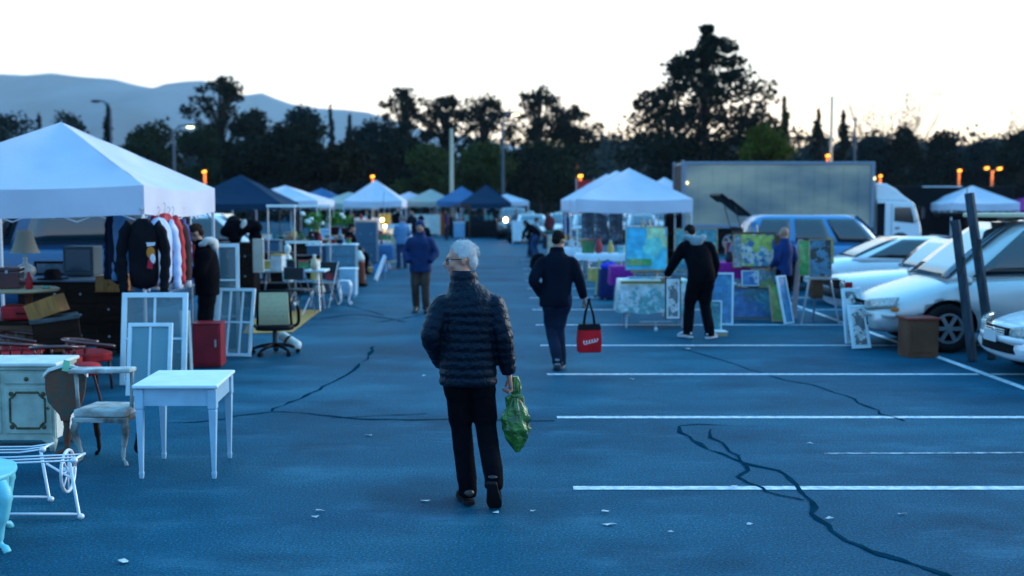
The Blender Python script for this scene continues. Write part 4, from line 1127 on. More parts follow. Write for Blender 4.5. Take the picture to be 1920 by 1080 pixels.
MB().ell((-bw / 2 + .1, -1.33, 2.75), (.05, .04, .06)).build('marker_lamp', EMW, truck)
# black trailer behind the truck cab
bt = thing('black_trailer', 'long black enclosed trailer standing behind the truck cab', 'trailer', (AY(1760, 380, 50).x, 50, 0))
MB().box((0, 0, 1.65), (5.6, 2.3, 2.1)).build('cargo_box', mat('trailer_black', (.006, .007, .009), .6), bt, bev=.05)
MB().box((-.3, -1.16, 2.68), (1.7, .04, .04)).build('edge_trim', METALW, bt)
for x in (-.6, .6): wheel(bt, x, -1.1, .38, .24, -1); wheel(bt, x, 1.1, .38, .24, 1)
MB().box((0, 0, .55), (5.4, 1.6, .12)).build('chassis', METALD, bt)

# ---- vehicles on the left, behind the furniture
vehicle('parked_van', 'mid-blue panel van parked side-on behind the big white tent', 'van', 'van', (-8.3, 19.2), 180, P_BLUE2, 'vans and cars behind the left stalls', scale=1.1, tint=GLASS)
vehicle('parked_minivan', 'white minivan with slanted windscreen behind the furniture under the navy tent', 'minivan', 'minivan', (-7.55, 27.9), 0, P_WHITE, 'vans and cars behind the left stalls')
# ---- the sea of cars beyond the stalls
base = {}
far = [('sedan', P_WHITE), ('suv', P_SILVER), ('sedan', P_SILVER), ('minivan', P_WHITE), ('suv', P_DARK), ('coupe', P_RED)]
for i, (k, p) in enumerate(far):
    base[i] = vehicle('parked_car' if k in ('sedan', 'coupe') else ('parked_suv' if k == 'suv' else 'parked_minivan'), 'x', 'car', k, (0, -500), 0, p, 'cars parked beyond the far stalls')
rc = random.Random(12); lab = set()
cname = {0: 'white sedan', 1: 'silver SUV', 2: 'silver sedan', 3: 'white minivan', 4: 'dark SUV', 5: 'red coupe'}
slots = []
for r_, Y in enumerate((58, 64, 71, 79)):
    for k in range(9):
        slots.append((r_, k, -.5 + k * 2.75 + r_ * .5 + rc.uniform(-.2, .2) + (1.5 if r_ == 0 else 0), Y))
rowsn = ['nearest row of the distant parked cars', 'second row of the distant parked cars', 'third row of the distant parked cars', 'farthest row of the distant parked cars']
ordn = ['first', 'second', 'third', 'fourth', 'fifth', 'sixth', 'seventh', 'eighth', 'ninth', 'tenth']
used = {}
for r_, k, x, Y in slots:
    t = rc.choice([0, 0, 1, 2, 2, 3, 4, 5]) if r_ or k else 0
    L_ = cname[t] + ', ' + ordn[k] + ' from the left in the ' + rowsn[r_]
    if t not in used:
        o = base[t]; o.location = (x, Y, 0); o.rotation_euler = (0, 0, R(-90 + rc.uniform(-4, 4))); o['label'] = L_; used[t] = 1
    else: o = dup(base[t], (x, Y, 0), -90 + rc.uniform(-4, 4), L_)
    o['category'] = 'SUV' if t in (1, 4) else ('minivan' if t == 3 else 'car')
for t in base:
    if t not in used:
        for ch in list(base[t].children_recursive): bpy.data.objects.remove(ch)
        bpy.data.objects.remove(base[t])
# ------------------------------------------------------------------ left: tents and furniture
tent('big white pop-up tent with peaked roof over the jackets and furniture at left', (-5.72, 14.55), 3.05, 3.1, 2.2, 3.02, .33, CW, nu=22)
tent('dark navy pop-up tent behind the big white one', (AY(452, 380, 41).x, 41), 3.5, 3.4, 2.0, 3.0, .22, CN, legm=METALD)
tent('long white tent roof peeping out behind the right side of the navy tent', (AY(535, 380, 50).x, 50), 3.6, 4.5, 2.1, 2.75, .25, CW)
tent('small royal blue tent far behind the furniture rack, left of the oak foot', (AY(603, 380, 66).x, 66), 3.0, 3.0, 2.1, 2.85, .3, CB)
tent('grey-green tent between the small royal blue tent and the far white tent', (AY(655, 380, 64).x, 64), 3.0, 3.0, 2.0, 2.6, .3, CS)
tent('peaked white tent alone below the orange lamp left of the aisle', (AY(705, 380, 58).x, 58), 2.9, 2.9, 2.1, 3.15, .3, CW)
tent('low white tent left of the sage one at the end of the aisle', (AY(768, 380, 74).x, 74), 3, 3, 2.1, 2.7, .3, CW)
tent('pale sage green tent just left of the tall cream pole', (AY(808, 380, 72).x, 72), 3, 3, 2.1, 2.85, .3, CS)
tent('royal blue peaked tent right of the tall cream pole', (AY(866, 380, 70).x, 70), 2.9, 2.9, 2.1, 3.0, .3, CB)
tent('navy peaked tent over the black-clothed stall at the end of the aisle', (AY(912, 380, 66.5).x, 66.5), 2.9, 2.9, 2.0, 3.05, .3, CN)
tent('pale tent right of the navy one at the end of the aisle', (AY(950, 380, 78).x, 78), 3, 3, 2.1, 2.6, .3, CW)
tent('white peaked tent nearest of the row on the right, over the white tables', (3.22, 31.5), 3.05, 3.1, 2.1, 2.95, .34, CW)
tent('white peaked tent second of the row on the right', (3.25, 35.6), 3.05, 3.1, 2.1, 3.0, .34, CW)
tent('white peaked tent third of the row on the right, its slope nearest the aisle', (3.3, 39.8), 3.05, 3.1, 2.1, 3.0, .34, CW)
tent('white tent showing between the row on the right and the truck', (AY(1245, 380, 54).x, 54), 3.3, 3.0, 2.2, 3.2, .34, CW)
tent('small white peaked tent right of the black trailer', (AY(1822, 380, 48).x, 48), 2.8, 2.8, 2.0, 2.72, .3, CW)
tent('purple tent at the right edge beyond the parked cars', (AY(1925, 380, 56).x, 56), 3.0, 3.0, 1.7, 2.3, .3, CP)

WPAINT = mat('white_furniture_paint', (.60, .74, .80), .45, var=.12, vs=6)
BPAINT = mat('pale_blue_paint', (.30, .50, .64), .4, var=.15, vs=6)
TURQ = mat('turquoise_paint', (.16, .58, .66), .35, var=.15, vs=6)
CREAM = mat('cream_green_paint', (.36, .46, .40), .5, var=.25, vs=10)
CREAMW = mat('cream_white_paint', (.62, .68, .64), .5, var=.2, vs=10)
GOLD = mat('antique_gold', (.10, .085, .045), .5, var=.4, vs=30)
DWOOD = mat('dark_wood', (.022, .012, .009), .45, var=.5, vs=3, stretch=(1, 1, 8))
MWOOD = mat('brown_wood', (.12, .055, .03), .5, var=.4, vs=4, stretch=(1, 1, 6))
OWOOD = mat('orange_wood', (.36, .15, .035), .5, var=.4, vs=4, stretch=(6, 1, 1))
PWOOD = mat('pale_wood', (.42, .30, .17), .55, var=.3, vs=4)
RUST = mat('rusty_tin', (.06, .075, .06), .7, col2=(.16, .05, .03), vs=9, bump=.4, bs=20)
WORN = mat('worn_white_paint', (.36, .42, .42), .7, col2=(.05, .045, .04), vs=5, bump=.4, bs=20)
UPH = mat('cream_upholstery', (.45, .52, .52), .9, col2=(.22, .22, .20), vs=7, bump=.3, bs=30)
REDU = mat('red_upholstery', (.42, .006, .012), .6, var=.5, vs=6)
REDW = mat('mahogany', (.07, .008, .008), .3, coat=.5, var=.4, vs=4)
WGL = mat('window_glass', (.10, .20, .24), .12, spec=.7, alpha=.45)
def cabriole(mb, x, y, h, sx, sy, r=.026):
    d = V((sx, sy, 0)).normalized()
    P_ = [V((x, y, h)), V((x, y, h * .9)) + d * .025, V((x, y, h * .72)) + d * .035, V((x, y, h * .4)) + d * -.0, V((x, y, h * .14)) - d * .015, V((x, y, .025)) + d * .025, V((x, y, .0)) + d * .045]
    mb.tube(cat2(P_), [q for q in [r * 1.3] * 4 + [r * 1.45] * 4 + [r * 1.2] * 4 + [r * .8] * 4 + [r * .55] * 4 + [r * .75] * 4 + [r * .7]], 8)
# turquoise table, bottom left corner
f = G(20, 1034)
t = thing('coffee_table', 'turquoise painted low table with curved legs in the bottom left corner', 'table', (f.x - .53, f.y + .07, 0), 22)
def oval(hx, hy, n=36, p=3.2, sc=.0):
    o = []
    for i in range(n):
        a = 2 * PI * i / n; c, s = math.cos(a), math.sin(a)
        k = (1 + sc * math.cos(6 * a)); o.append((hx * k * math.copysign(abs(c) ** (2 / p), c), hy * k * math.copysign(abs(s) ** (2 / p), s)))
    return o
MB().prism(oval(.50, .34, sc=.015), .415, .44, 'z').build('table_top', TURQ, t, bev=.008)
MB().prism(oval(.46, .30), .33, .413, 'z').build('apron', TURQ, t, bev=.01)
for sx in (-1, 1):
    for sy in (-1, 1):
        l_ = MB(); cabriole(l_, sx * .42, sy * .25, .40, sx, sy, .030); l_.build('leg', TURQ, t, smooth=True)
# white metal rack with wheel
f = G(152, 974)
t = thing('metal_cart', 'white metal folding cart with tube rails and a spoked wheel, beside the turquoise table', 'cart', (f.x, f.y, 0), 0)
def leg_frame(y, x0):
    l_ = MB(); l_.tube([(x0, y, .0), (x0 - .01, y, .02), (x0 - .07, y + .02, .37)], .011, 8); l_.ell((x0, y, .02), (.022, .022, .02))
    l_.tube([(x0 - .9, y, .0), (x0 - .84, y, .37)], .011, 8); l_.tube([(x0 - .9, y, .035), (x0 - .005, y, .035)], .009, 8); l_.build('leg_frame', METALW, t, smooth=True)
leg_frame(0, 0); leg_frame(.42, -.36)
for ys_ in ((-.03, .06, .15), (.29, .38, .47)):
    for y in ys_:
        MB().tube([(-1.05, y, .36), (-.5, y, .365), (-.03 - (.33 if y > .2 else 0), y, .385)], .006, 8).build('rail', METALW, t, smooth=True)
for y, x in ((.06, -.03), (.38, -.36)):
    l_ = MB().tube([(x, y - .11, .385), (x + .015, y, .395), (x, y + .11, .385)], .009, 8); l_.ell((x + .012, y - .09, .385), (.02, .02, .02)); l_.build('end_cap', METALW, t, smooth=True)
wl = MB(); wc = V((-.16, .22, .26)); T_ = Matrix.Translation(wc) @ Matrix.Rotation(R(93), 4, 'Z') @ Matrix.Rotation(R(90), 4, 'X'); wl.T = T_
wl.tube([(math.cos(2 * PI * k / 24) * .135, math.sin(2 * PI * k / 24) * .135, 0) for k in range(25)], .011, 8)
for k in range(8): wl.bar((0, 0, 0), (math.cos(k * PI / 4) * .13, math.sin(k * PI / 4) * .13, 0), .008)
wl.cyl((0, 0, -.03), (0, 0, .03), .025); wl.build('wheel', METALW, t, smooth=True)
wl = MB(); wl.tube([(-.06, .02, .26), (-.38, .42, .26)], .008, 8); wl.build('axle', METALW, t)
# sideboard
t = thing('sideboard', 'cream ornate sideboard with gilt-trimmed doors at the left edge', 'cabinet', (-3.66 - .62, 9.02 + .23, 0), 0)
MB().box((0, 0, .38), (1.22, .44, .56)).build('carcass', CREAM, t, bev=.006)
MB().box((.612, 0, .36), (.006, .40, .5)).build('side_panel', CREAMW, t)
MB().prism([(-.65, -.26), (.65, -.26), (.65, .24), (-.65, .24)], .695, .725, 'z').build('table_top', CREAMW, t, bev=.01)
MB().prism([(-.63, -.24), (.63, -.24), (.63, .23), (-.63, .23)], .662, .693, 'z').build('moulding', CREAM, t, bev=.012)
for x in (-.58, .58):
    for y in (-.19, .19): MB().tube([(x, y, .1), (x, y - .01, .06), (x, y + (-.02 if y < 0 else .02), .0)], [.04, .035, .02], 8).build('foot', CREAM, t, smooth=True)
MB().prism([(-.60, .04), (-.5, .1), (.5, .1), (.60, .04), (.60, .12), (-.60, .12)], -.23, -.21, 'y').build('plinth', CREAM, t)
for x in (-.4, .0, .4):
    d = MB().box((x, -.226, .595), (.37, .014, .085)).build('drawer', CREAM, t, bev=.006)
    MB().ell((x, -.245, .595), (.018, .014, .018)).build('knob', GOLD, d, smooth=True)
    d = MB().box((x, -.226, .34), (.37, .014, .38)).build('door', CREAM, t, bev=.006)
    o_ = []
    fx, fz = .14, .145
    pts = []
    for (cx_, cz_) in ((1, 1), (-1, 1), (-1, -1), (1, -1)):
        q = [(cx_ * fx, cz_ * (fz - .05)), (cx_ * (fx - .02), cz_ * (fz - .04)), (cx_ * (fx - .04), cz_ * (fz - .02)), (cx_ * (fx - .05), cz_ * fz)]
        pts += q if cx_ * cz_ > 0 else q[::-1]
    P_ = [(x + a_, -.236, .34 + b_) for a_, b_ in pts]; P_.append(P_[0])
    m_ = MB().tube(P_, .009, 6)
    for cx_ in (-1, 1):
        for cz_ in (-1, 1): m_.ell((x + cx_ * (fx - .012), -.236, .34 + cz_ * (fz - .012)), (.02, .008, .02))
    m_.build('gilt_moulding', GOLD, d, smooth=True)
    MB().ell((x + .165, -.242, .36), (.012, .012, .012)).build('knob', GOLD, d, smooth=True)
# tilt-top stand with shield-shaped board
f = G(132, 862)
t = thing('tilt_top_stand', 'rusty shield-shaped tilt-top stand with a green price tag, in front of the sideboard', 'stand', (f.x, f.y, 0), 6)
sh = [(-.155, .10), (-.12, .14), (-.05, .165), (0, .175), (.05, .165), (.12, .14), (.155, .10), (.15, .0), (.13, -.09), (.08, -.15), (.045, -.19), (.03, -.24), (-.03, -.24), (-.045, -.19), (-.08, -.15), (-.13, -.09), (-.15, .0)]
MB().at((-.02, 0, .55), (-8, 0, 0)).prism(sh, -.012, .012, 'y').build('board', RUST, t, bev=.004)
MB().at((-.02, 0, .55), (-8, 0, 0)).prism([(-.165, .095), (-.125, .14), (0, .18), (.125, .14), (.165, .095), (.165, .125), (.125, .17), (0, .205), (-.125, .17), (-.165, .125)], -.03, .02, 'y').build('rim', CREAMW, t, bev=.004)
MB().lathe([(.03, .32), (.022, .26), (.032, .2), (.02, .12), (.03, .05), (.03, .04)], (-.02, .0, 0), 12).build('pillar', RUST, t, smooth=True)
for k in range(3):
    a_ = R(90 + k * 120); MB().tube([(-.02, 0, .09), (-.02 + math.cos(a_) * .07, math.sin(a_) * .07, .06), (-.02 + math.cos(a_) * .14, math.sin(a_) * .14, .012)], [.018, .016, .02], 8).build('foot', RUST, t, smooth=True)
MB().box((.0, -.04, .745), (.05, .004, .085), (0, 12, 0)).build('price_tag', mat('green_tag', (.20, .55, .35), .7), t)
# worn chair
f = G(208, 862)
t = thing('old_chair', 'worn low-backed chair with peeling white rail, between the sideboard and the pale blue table', 'chair', (f.x, f.y, 0), -4)
MB().prism([(-.20, -.20), (.21, -.20), (.19, .17), (-.18, .17)], .37, .43, 'z').build('seat', UPH, t, bev=.015)
MB().prism([(-.21, -.21), (.22, -.21), (.20, .18), (-.19, .18)], .33, .368, 'z').build('seat_frame', WORN, t, bev=.006)
MB().at((0, 0, 0)).prism([(-.24, -.19), (.22, -.12), (.22, .02), (-.24, -.03)], .70, .735, 'z').build('top_rail', UPH, t, bev=.012)
for x, y in ((-.19, -.13), (.19, -.03)): MB().tube([(x, y, .42), (x * 1.02, y - .0, .56), (x * 1.05, y, .70)], [.018, .014, .018], 8).build('arm_post', WORN, t, smooth=True)
for x, y in ((-.17, -.17), (.18, -.17), (-.16, .14), (.16, .14)):
    l_ = MB(); cabriole(l_, x, y, .35, math.copysign(1, x), math.copysign(1, y), .02); l_.build('leg', WORN if y < 0 else DWOOD, t, smooth=True)
# pale blue table
FL, FR, BR, BL = G(266, 897), G(402, 897), G(431, 859), G(308, 860)
t = thing('side_table', 'pale blue square table with tapered legs standing free on the asphalt', 'table', ((FL + BR) / 2), 0)
o_ = t.location
cs = [p - o_ for p in (FL, FR, BR, BL)]
for p in cs:
    p.z = 0; d = -p.normalized()
    l_ = MB(); q = p + d * .0
    l_.loft([[V((q.x + a_ * r_, q.y + b_ * r_, z)) for a_, b_ in ((-1, -1), (1, -1), (1, 1), (-1, 1))] for r_, z in ((.013, 0), (.017, .04), (.014, .055), (.027, .50), (.024, .505), (.031, .52), (.031, .655))])
    l_.build('leg', BPAINT, t, bev=.003)
mx = 1.17
MB().prism([(p.x * mx, p.y * mx) for p in cs], .667, .692, 'z').build('table_top', WPAINT, t, bev=.008)
l_ = MB()
for i in range(4):
    a_, b_ = cs[i], cs[(i + 1) % 4]; l_.bar((a_.x, a_.y, .60), (b_.x, b_.y, .60), .022, .13)
l_.build('apron', BPAINT, t)
MB().box((.05, cs[3].y - .0, .55), (.10, .03, .03)).build('drawer_pull', GOLD, t)

# leaning frames
def sash(name, label, px, py, w_, h_, lean=12, rz=0, nx=2, ny=2, fr=.045, m=WPAINT, glass=WGL, group='old windows and screens leaning by the tent', yoff=0, cat='window frame'):
    f = G(px, py); t = thing(name, label, cat, (f.x, f.y + yoff, 0), 0, group, rot=(R(-lean), 0, R(rz)))
    b = MB(); b.box((-w_ / 2 + fr / 2, 0, h_ / 2), (fr, .035, h_)).box((w_ / 2 - fr / 2, 0, h_ / 2), (fr, .035, h_)).box((0, 0, fr / 2), (w_ - 2 * fr, .034, fr)).box((0, 0, h_ - fr / 2), (w_ - 2 * fr, .034, fr))
    b.build('frame', m, t, bev=.004)
    mu = MB()
    for k in range(1, nx): mu.box((-w_ / 2 + w_ * k / nx, 0, h_ / 2), (.022, .022, h_ - 2 * fr))
    for k in range(1, ny): mu.box((0, .001, h_ * k / ny), (w_ - 2 * fr, .018, .022))
    if nx > 1 or ny > 1: mu.build('glazing_bars', m, t)
    if glass: MB().box((0, .004, h_ / 2), (w_ - 2 * fr, .005, h_ - 2 * fr)).build('pane', glass, t)
    return t
SCR = mat('insect_screen', (.16, .34, .40), .8, alpha=.75)
sash('window_frame', 'big white four-pane window leaning under the hanging jackets', 287, 722, .72, 1.02, 10, 2, 2, 2, .055)
sash('window_screen', 'smaller white screen with blue-green mesh leaning on the big four-pane window', 278, 742, .46, .76, 12, 2, 2, 1, .04, glass=SCR)
sash('window_frame', 'narrow cream frame leaning right of the big four-pane window', 352, 700, .12, .74, 6, 30, 1, 1, .03, m=CREAMW, glass=None)
sash('window_frame', 'tall narrow white window standing behind the man in the white hood', 428, 662, .32, 1.46, 4, 10, 1, 3, .05)
sash('window_frame', 'white window with thin bars leaning sideways next to the office chair', 436, 668, .50, .90, 14, -8, 3, 2, .04)
# red cabinet
f = G(386, 690)
t = thing('red_cabinet', 'small dark red metal cabinet at the feet of the man in the white hood', 'cabinet', (f.x, f.y + .18, 0), 4)
RM = mat('red_metal', (.22, .006, .018), .5, var=.3, vs=5)
MB().box((0, 0, .27), (.34, .34, .52)).build('carcass', RM, t, bev=.01); MB().box((0, -.176, .28), (.30, .012, .46)).build('door', RM, t, bev=.004)
MB().box((.11, -.19, .30), (.02, .02, .09)).build('handle', METALG, t); MB().box((0, 0, .536), (.36, .36, .012)).build('cabinet_top', RM, t, bev=.003)
# office chair (back towards us)
f = G(516, 664)
t = thing('office_chair', 'black-framed office chair with cream mesh back on the asphalt', 'chair', (f.x, f.y, 0), 8)
MB().grid(lambda u, v: V(((u - .5) * (.40 - .03 * v), -.06 - .05 * math.sin(PI * v) - .06 * v, .36 + .47 * v + .0 * u)), 8, 8).build('backrest', mat('cream_mesh', (.50, .48, .30), .8, var=.12, vs=30), t, solid=.03, bev=.006)
MB().tube([(-.22, -.03, .36), (-.21, -.10, .60), (-.19, -.12, .84), (0, -.13, .855), (.19, -.12, .84), (.21, -.10, .60), (.22, -.03, .36)], .018, 8).build('back_frame', mat('black_plastic', (.01, .01, .012), .4), t, smooth=True)
BP = MATS['black_plastic']
MB().prism(oval(.25, .24), .33, .40, 'z').build('seat', BP, t, bev=.02)
for s in (-1, 1): MB().tube(cat2([(s * .2, .05, .35), (s * .30, .05, .40), (s * .31, .02, .55), (s * .30, .0, .62), (s * .29, .18, .63), (s * .29, .22, .60)]), .022, 8).build('armrest', BP, t, smooth=True)
MB().cyl((0, 0, .08), (0, 0, .34), .03).build('gas_lift', METALD, t)
for k in range(5):
    a_ = R(20 + 72 * k); l_ = MB().tube([(0, 0, .13), (math.cos(a_) * .18, math.sin(a_) * .18, .11), (math.cos(a_) * .31, math.sin(a_) * .31, .07)], [.03, .024, .016], 8).build('base_leg', BP, t, smooth=True)
    MB().at((math.cos(a_) * .31, math.sin(a_) * .31, .03), (90, 0, 20 * k)).cyl((0, 0, -.025), (0, 0, .025), .03).build('castor', RUB, l_)
# white cushion roll leaning on it
f = G(546, 660)
t = thing('cushion', 'striped white bolster cushion lying against the base of the office chair', 'cushion', (f.x, f.y, .0), 0)
MB().tube([(-.17, .12, .23), (-.14, .10, .21), (.10, -.05, .085), (.13, -.07, .08)], [.03, .065, .07, .03], 14).build('bolster', CREAMW, t, smooth=True)
MB().tube([(-.05, .04, .160), (-.02, .02, .140)], [.072, .072], 14).build('stripe', PLAST, t, smooth=True)
# cardboard on the ground
c4 = [G(565, 582), G(601, 583), G(548, 624), G(455, 627), G(470, 600)]
ct = sum((p for p in c4), V((0, 0, 0))) / 5
tag(MB().prism([(p.x - ct.x, p.y - ct.y) for p in c4], .006, .016, 'z').build('cardboard_sheet', mat('yellow_board', (.42, .24, .06), .8, var=.25, vs=3), loc=ct), 'flat yellow-brown board lying on the asphalt behind the office chair', 'cardboard')

# --- under the tent
def simple_dresser(label, x, y, w_, d_, h_, m, rz=0, nd=3, group=None, top=None, name='dresser', cat='dresser', knobs=True, cols=1):
    t = thing(name, label, cat, (x, y, 0), rz, group)
    MB().box((0, 0, h_ * .53), (w_, d_, h_ * .88)).build('carcass', m, t, bev=.006)
    MB().box((0, 0, h_ - .010), (w_ + .05, d_ + .04, .03)).build('table_top', top or m, t, bev=.006)
    for s in (-1, 1):
        for q in (-1, 1): MB().box((s * (w_ / 2 - .04), q * (d_ / 2 - .04), h_ * .045), (.05, .05, h_ * .09)).build('foot', m, t)
    for k in range(nd):
        for c_ in range(cols):
            cw = w_ / cols; xx = -w_ / 2 + cw * (c_ + .5); dz = h_ * .84 / nd
            d = MB().box((xx, -d_ / 2 - .008, h_ * .11 + dz * (k + .5)), (cw - .04, .016, dz - .03)).build('drawer', m, t, bev=.004)
            if knobs:
                for s in ((-1, 1) if cw > .5 else (0,)): MB().ell((xx + s * cw * .25, -d_ / 2 - .03, h_ * .11 + dz * (k + .5)), (.016, .014, .016), 8, 6).build('knob', METALG, d)
    return t
x_ = AY(122, 380, 15).x
simple_dresser('long dark wooden dresser with pale top under the big white tent', x_, 15.3, 1.35, .55, .98, DWOOD, 0, 3, top=mat('grey_top', (.12, .18, .24), .3), cols=2)
simple_dresser('dark narrow cabinet under the orange wooden drawer, beside the jackets', AY(205, 380, 14.8).x, 14.9, .36, .4, .84, DWOOD, 0, 2)
t = thing('wooden_drawer', 'orange wooden drawer box on top of the narrow dark cabinet', 'box', (AY(203, 380, 14.7).x, 14.8, .85))  # loose drawer box resting on the cabinet
MB().box((0, 0, .10), (.34, .34, .20)).build('drawer_box', OWOOD, t, bev=.004); MB().box((0, 0, .207), (.36, .36, .014)).build('lid', PWOOD, t); MB().ell((0, -.18, .1), (.015, .015, .015)).build('knob', GOLD, t)
# lamp
t = thing('table_lamp', 'white glass table lamp with a cream shade on the dark dresser', 'lamp', (AY(44, 380, 15.2).x, 15.2, .985))
MB().lathe([(.09, 0), (.10, .02), (.085, .03), (.12, .06), (.135, .10), (.125, .15), (.07, .19), (.03, .21), (.025, .26), (.035, .28), (.015, .30), (.015, .36)], n=20).build('lamp_base', mat('milk_glass', (.48, .54, .52), .3, var=.2, vs=8), t, smooth=True)
sh_ = cloth('lamp_shade_cloth', (.48, .46, .36), .3)
MB().grid(lambda u, v: V((math.cos(2 * PI * u) * (.19 - .10 * v ** .8), math.sin(2 * PI * u) * (.19 - .10 * v ** .8), .35 + .31 * v)), 24, 8).build('lamp_shade', sh_, t, smooth=True)
t.scale = (1.0, 1.0, .98)
tag(MB().lathe([(.20, 0), (.20, .012), (.11, .02), (.105, .10), (.07, .135), (.01, .14)], n=20).build('black_hat', mat('black_felt', (.008, .008, .01), .9), smooth=True, loc=(AY(95, 380, 15.1).x, 15.1, .985)), 'black felt hat lying on the dresser right of the lamp', 'hat')
# round table + case
tx = AY(36, 380, 13.4).x
t = thing('round_table', 'high round pale wooden table at the left edge under the tent', 'table', (tx, 13.4, 0))
MB().lathe([(.40, .955), (.42, .965), (.42, .985), (.40, .995)], n=32).build('table_top', PWOOD, t, smooth=False)
MB().lathe([(.05, .15), (.04, .3), (.055, .6), (.04, .9), (.07, .95)], (.08, 0, 0), 14).build('pillar', MWOOD, t, smooth=True)
for k in range(4):
    a_ = R(45 + 90 * k); MB().tube([(.08, 0, .2), (.08 + math.cos(a_) * .15, math.sin(a_) * .15, .14), (.08 + math.cos(a_) * .32, math.sin(a_) * .32, .02)], [.03, .025, .025], 8).build('foot', MWOOD, t, smooth=True)
t = thing('vanity_case', 'dark red leather case with a tray, on the round table', 'case', (tx - .12, 13.35, .997), 10)
MB().box((-.04, 0, .10), (.36, .24, .2)).build('case_body', REDW, t, bev=.012); MB().box((-.04, 0, .225), (.37, .25, .05)).build('lid', REDW, t, bev=.012); MB().box((.0, -.128, .2), (.03, .01, .04)).build('clasp', CHRM, t)
tag(MB().lathe([(.035, 0), (.042, .02), (.04, .12), (.02, .16), (.015, .2)], n=14).build('red_vase', REDU, smooth=True, loc=(tx + .17, 13.2, .997)), 'small red vase right of the red case on the round table', 'vase')
tag(MB().lathe([(.045, 0), (.05, .015), (.03, .03), (.01, .035)], n=14).build('green_dish', mat('green_glass', (.05, .2, .12), .2), smooth=True, loc=(tx + .33, 13.3, .997)), 'little green glass dish near the rim of the round table', 'dish')
# jumble of chests
t = thing('wooden_drawer', 'orange wooden drawer box tipped on edge under the round table', 'box', (AY(82, 380, 13.0).x, 13.0, .80), 0, rot=(0, R(-20), 0))  # another loose drawer, tipped on edge
for c_, d_ in (((0, -.14, 0), (.36, .015, .20)), ((0, .14, 0), (.36, .015, .20)), ((-.18, 0, 0), (.015, .28, .20)), ((.18, 0, 0), (.015, .28, .20)), ((0, 0, -.095), (.36, .28, .012))):
    MB().box(c_, d_).build('drawer_side', OWOOD, t)
t = thing('wooden_chest', 'old brown wooden chest with dark lid, under the tipped drawer', 'chest', (AY(98, 380, 13.0).x, 13.05, .34), 22, rot=(0, R(-6), R(24)))
MB().box((0, 0, .16), (.50, .34, .30)).build('chest_body', DWOOD, t, bev=.008); MB().box((.252, 0, .16), (.012, .30, .26)).build('end_panel', MWOOD, t); MB().box((0, 0, .335), (.54, .37, .05)).build('lid', mat('grey_lid', (.06, .08, .09), .6, var=.4, vs=6), t, bev=.01)
t = thing('wooden_crate', 'dark low crate carrying the brown chest on the pile', 'crate', (AY(92, 380, 13.1).x, 13.15, 0), 10)
for k in range(3): MB().box((0, -.2, .05 + k * .10), (.6, .015, .08)).build('slat', DWOOD, t); MB().box((0, .2, .05 + k * .10), (.6, .015, .08)).build('slat', DWOOD, t)
for s in (-1, 1): MB().box((s * .3, 0, .16), (.015, .42, .31)).build('end_panel', DWOOD, t)
def red_chair(label, x, y, rz):
    t = thing('red_armchair', label, 'chair', (x, y, 0), rz, 'red upholstered chairs in front of the big tent')
    MB().prism(oval(.24, .22), .30, .40, 'z').build('seat', REDU, t, bev=.02)
    MB().tube(cat2([(.25, -.2, .46), (.26, 0, .50), (.18, .20, .53), (0, .25, .54), (-.18, .20, .53), (-.26, 0, .50), (-.25, -.2, .46)]), .020, 8).build('back_rail', REDW, t, smooth=True)
    for x_, y_ in ((.2, -.15), (-.2, -.15), (.17, .17), (-.17, .17)): MB().tube([(x_ * 1.1, y_ * 1.1, 0), (x_, y_, .3)], [.013, .02], 8).build('leg', REDW, t, smooth=True)
    for k in range(5):
        a_ = R(30 + 30 * k); MB().tube([(.2 * math.cos(a_), .2 * math.sin(a_), .38), (.23 * math.cos(a_), .23 * math.sin(a_), .53)], .010, 6).build('spindle', REDW, t, smooth=True)
    return t
red_chair('red chair with curved rail at the left edge behind the sideboard', AY(20, 380, 12.0).x, 12.0, 160)
red_chair('red chair behind the tilt-top stand, right of another red chair', AY(98, 380, 11.7).x, 11.7, 190)
red_chair('red chair farthest right of the red chairs, behind the worn chair', AY(158, 380, 12.2).x, 12.2, 130)
red_chair('red chair under the pile of drawers and chests', AY(45, 380, 12.9).x, 12.75, 100)
t = thing('red_stool', 'round red padded stool behind the peeling chair rail', 'stool', (AY(150, 380, 11.2).x, 11.2, 0))
MB().lathe([(.14, .30), (.16, .33), (.16, .38), (.13, .41), (.01, .415)], n=20).build('seat', REDU, t, smooth=True)
for k in range(3): a_ = R(30 + 120 * k); MB().tube([(math.cos(a_) * .15, math.sin(a_) * .15, 0), (math.cos(a_) * .08, math.sin(a_) * .08, .31)], .014, 8).build('leg', REDW, t)
# old television and mirror
t = thing('old_television', 'grey old television set on the far end of the dark dresser', 'television', (AY(163, 380, 15.9).x, 15.7, .985))
MB().box((0, 0, .22), (.42, .36, .40)).build('cabinet', mat('tv_grey', (.05, .08, .10), .6), t, bev=.015); MB().box((0, -.185, .23), (.34, .012, .30)).build('screen', mat('tv_screen', (.03, .07, .11), .15, spec=.8), t, bev=.01)
MB().box((0, 0, .012), (.30, .24, .02)).build('foot', PLAST, t)
t = thing('picture_frame', 'dark picture frame with a pale blue picture behind the dresser top', 'picture', (AY(100, 380, 16.0).x, 15.9, .985))
MB().box((0, 0, .1), (.5, .03, .2)).build('frame', DWOOD, t); MB().box((0, -.018, .1), (.42, .006, .13)).build('picture', mat('pale_print', (.12, .2, .26), .5, var=.5, vs=8), t)

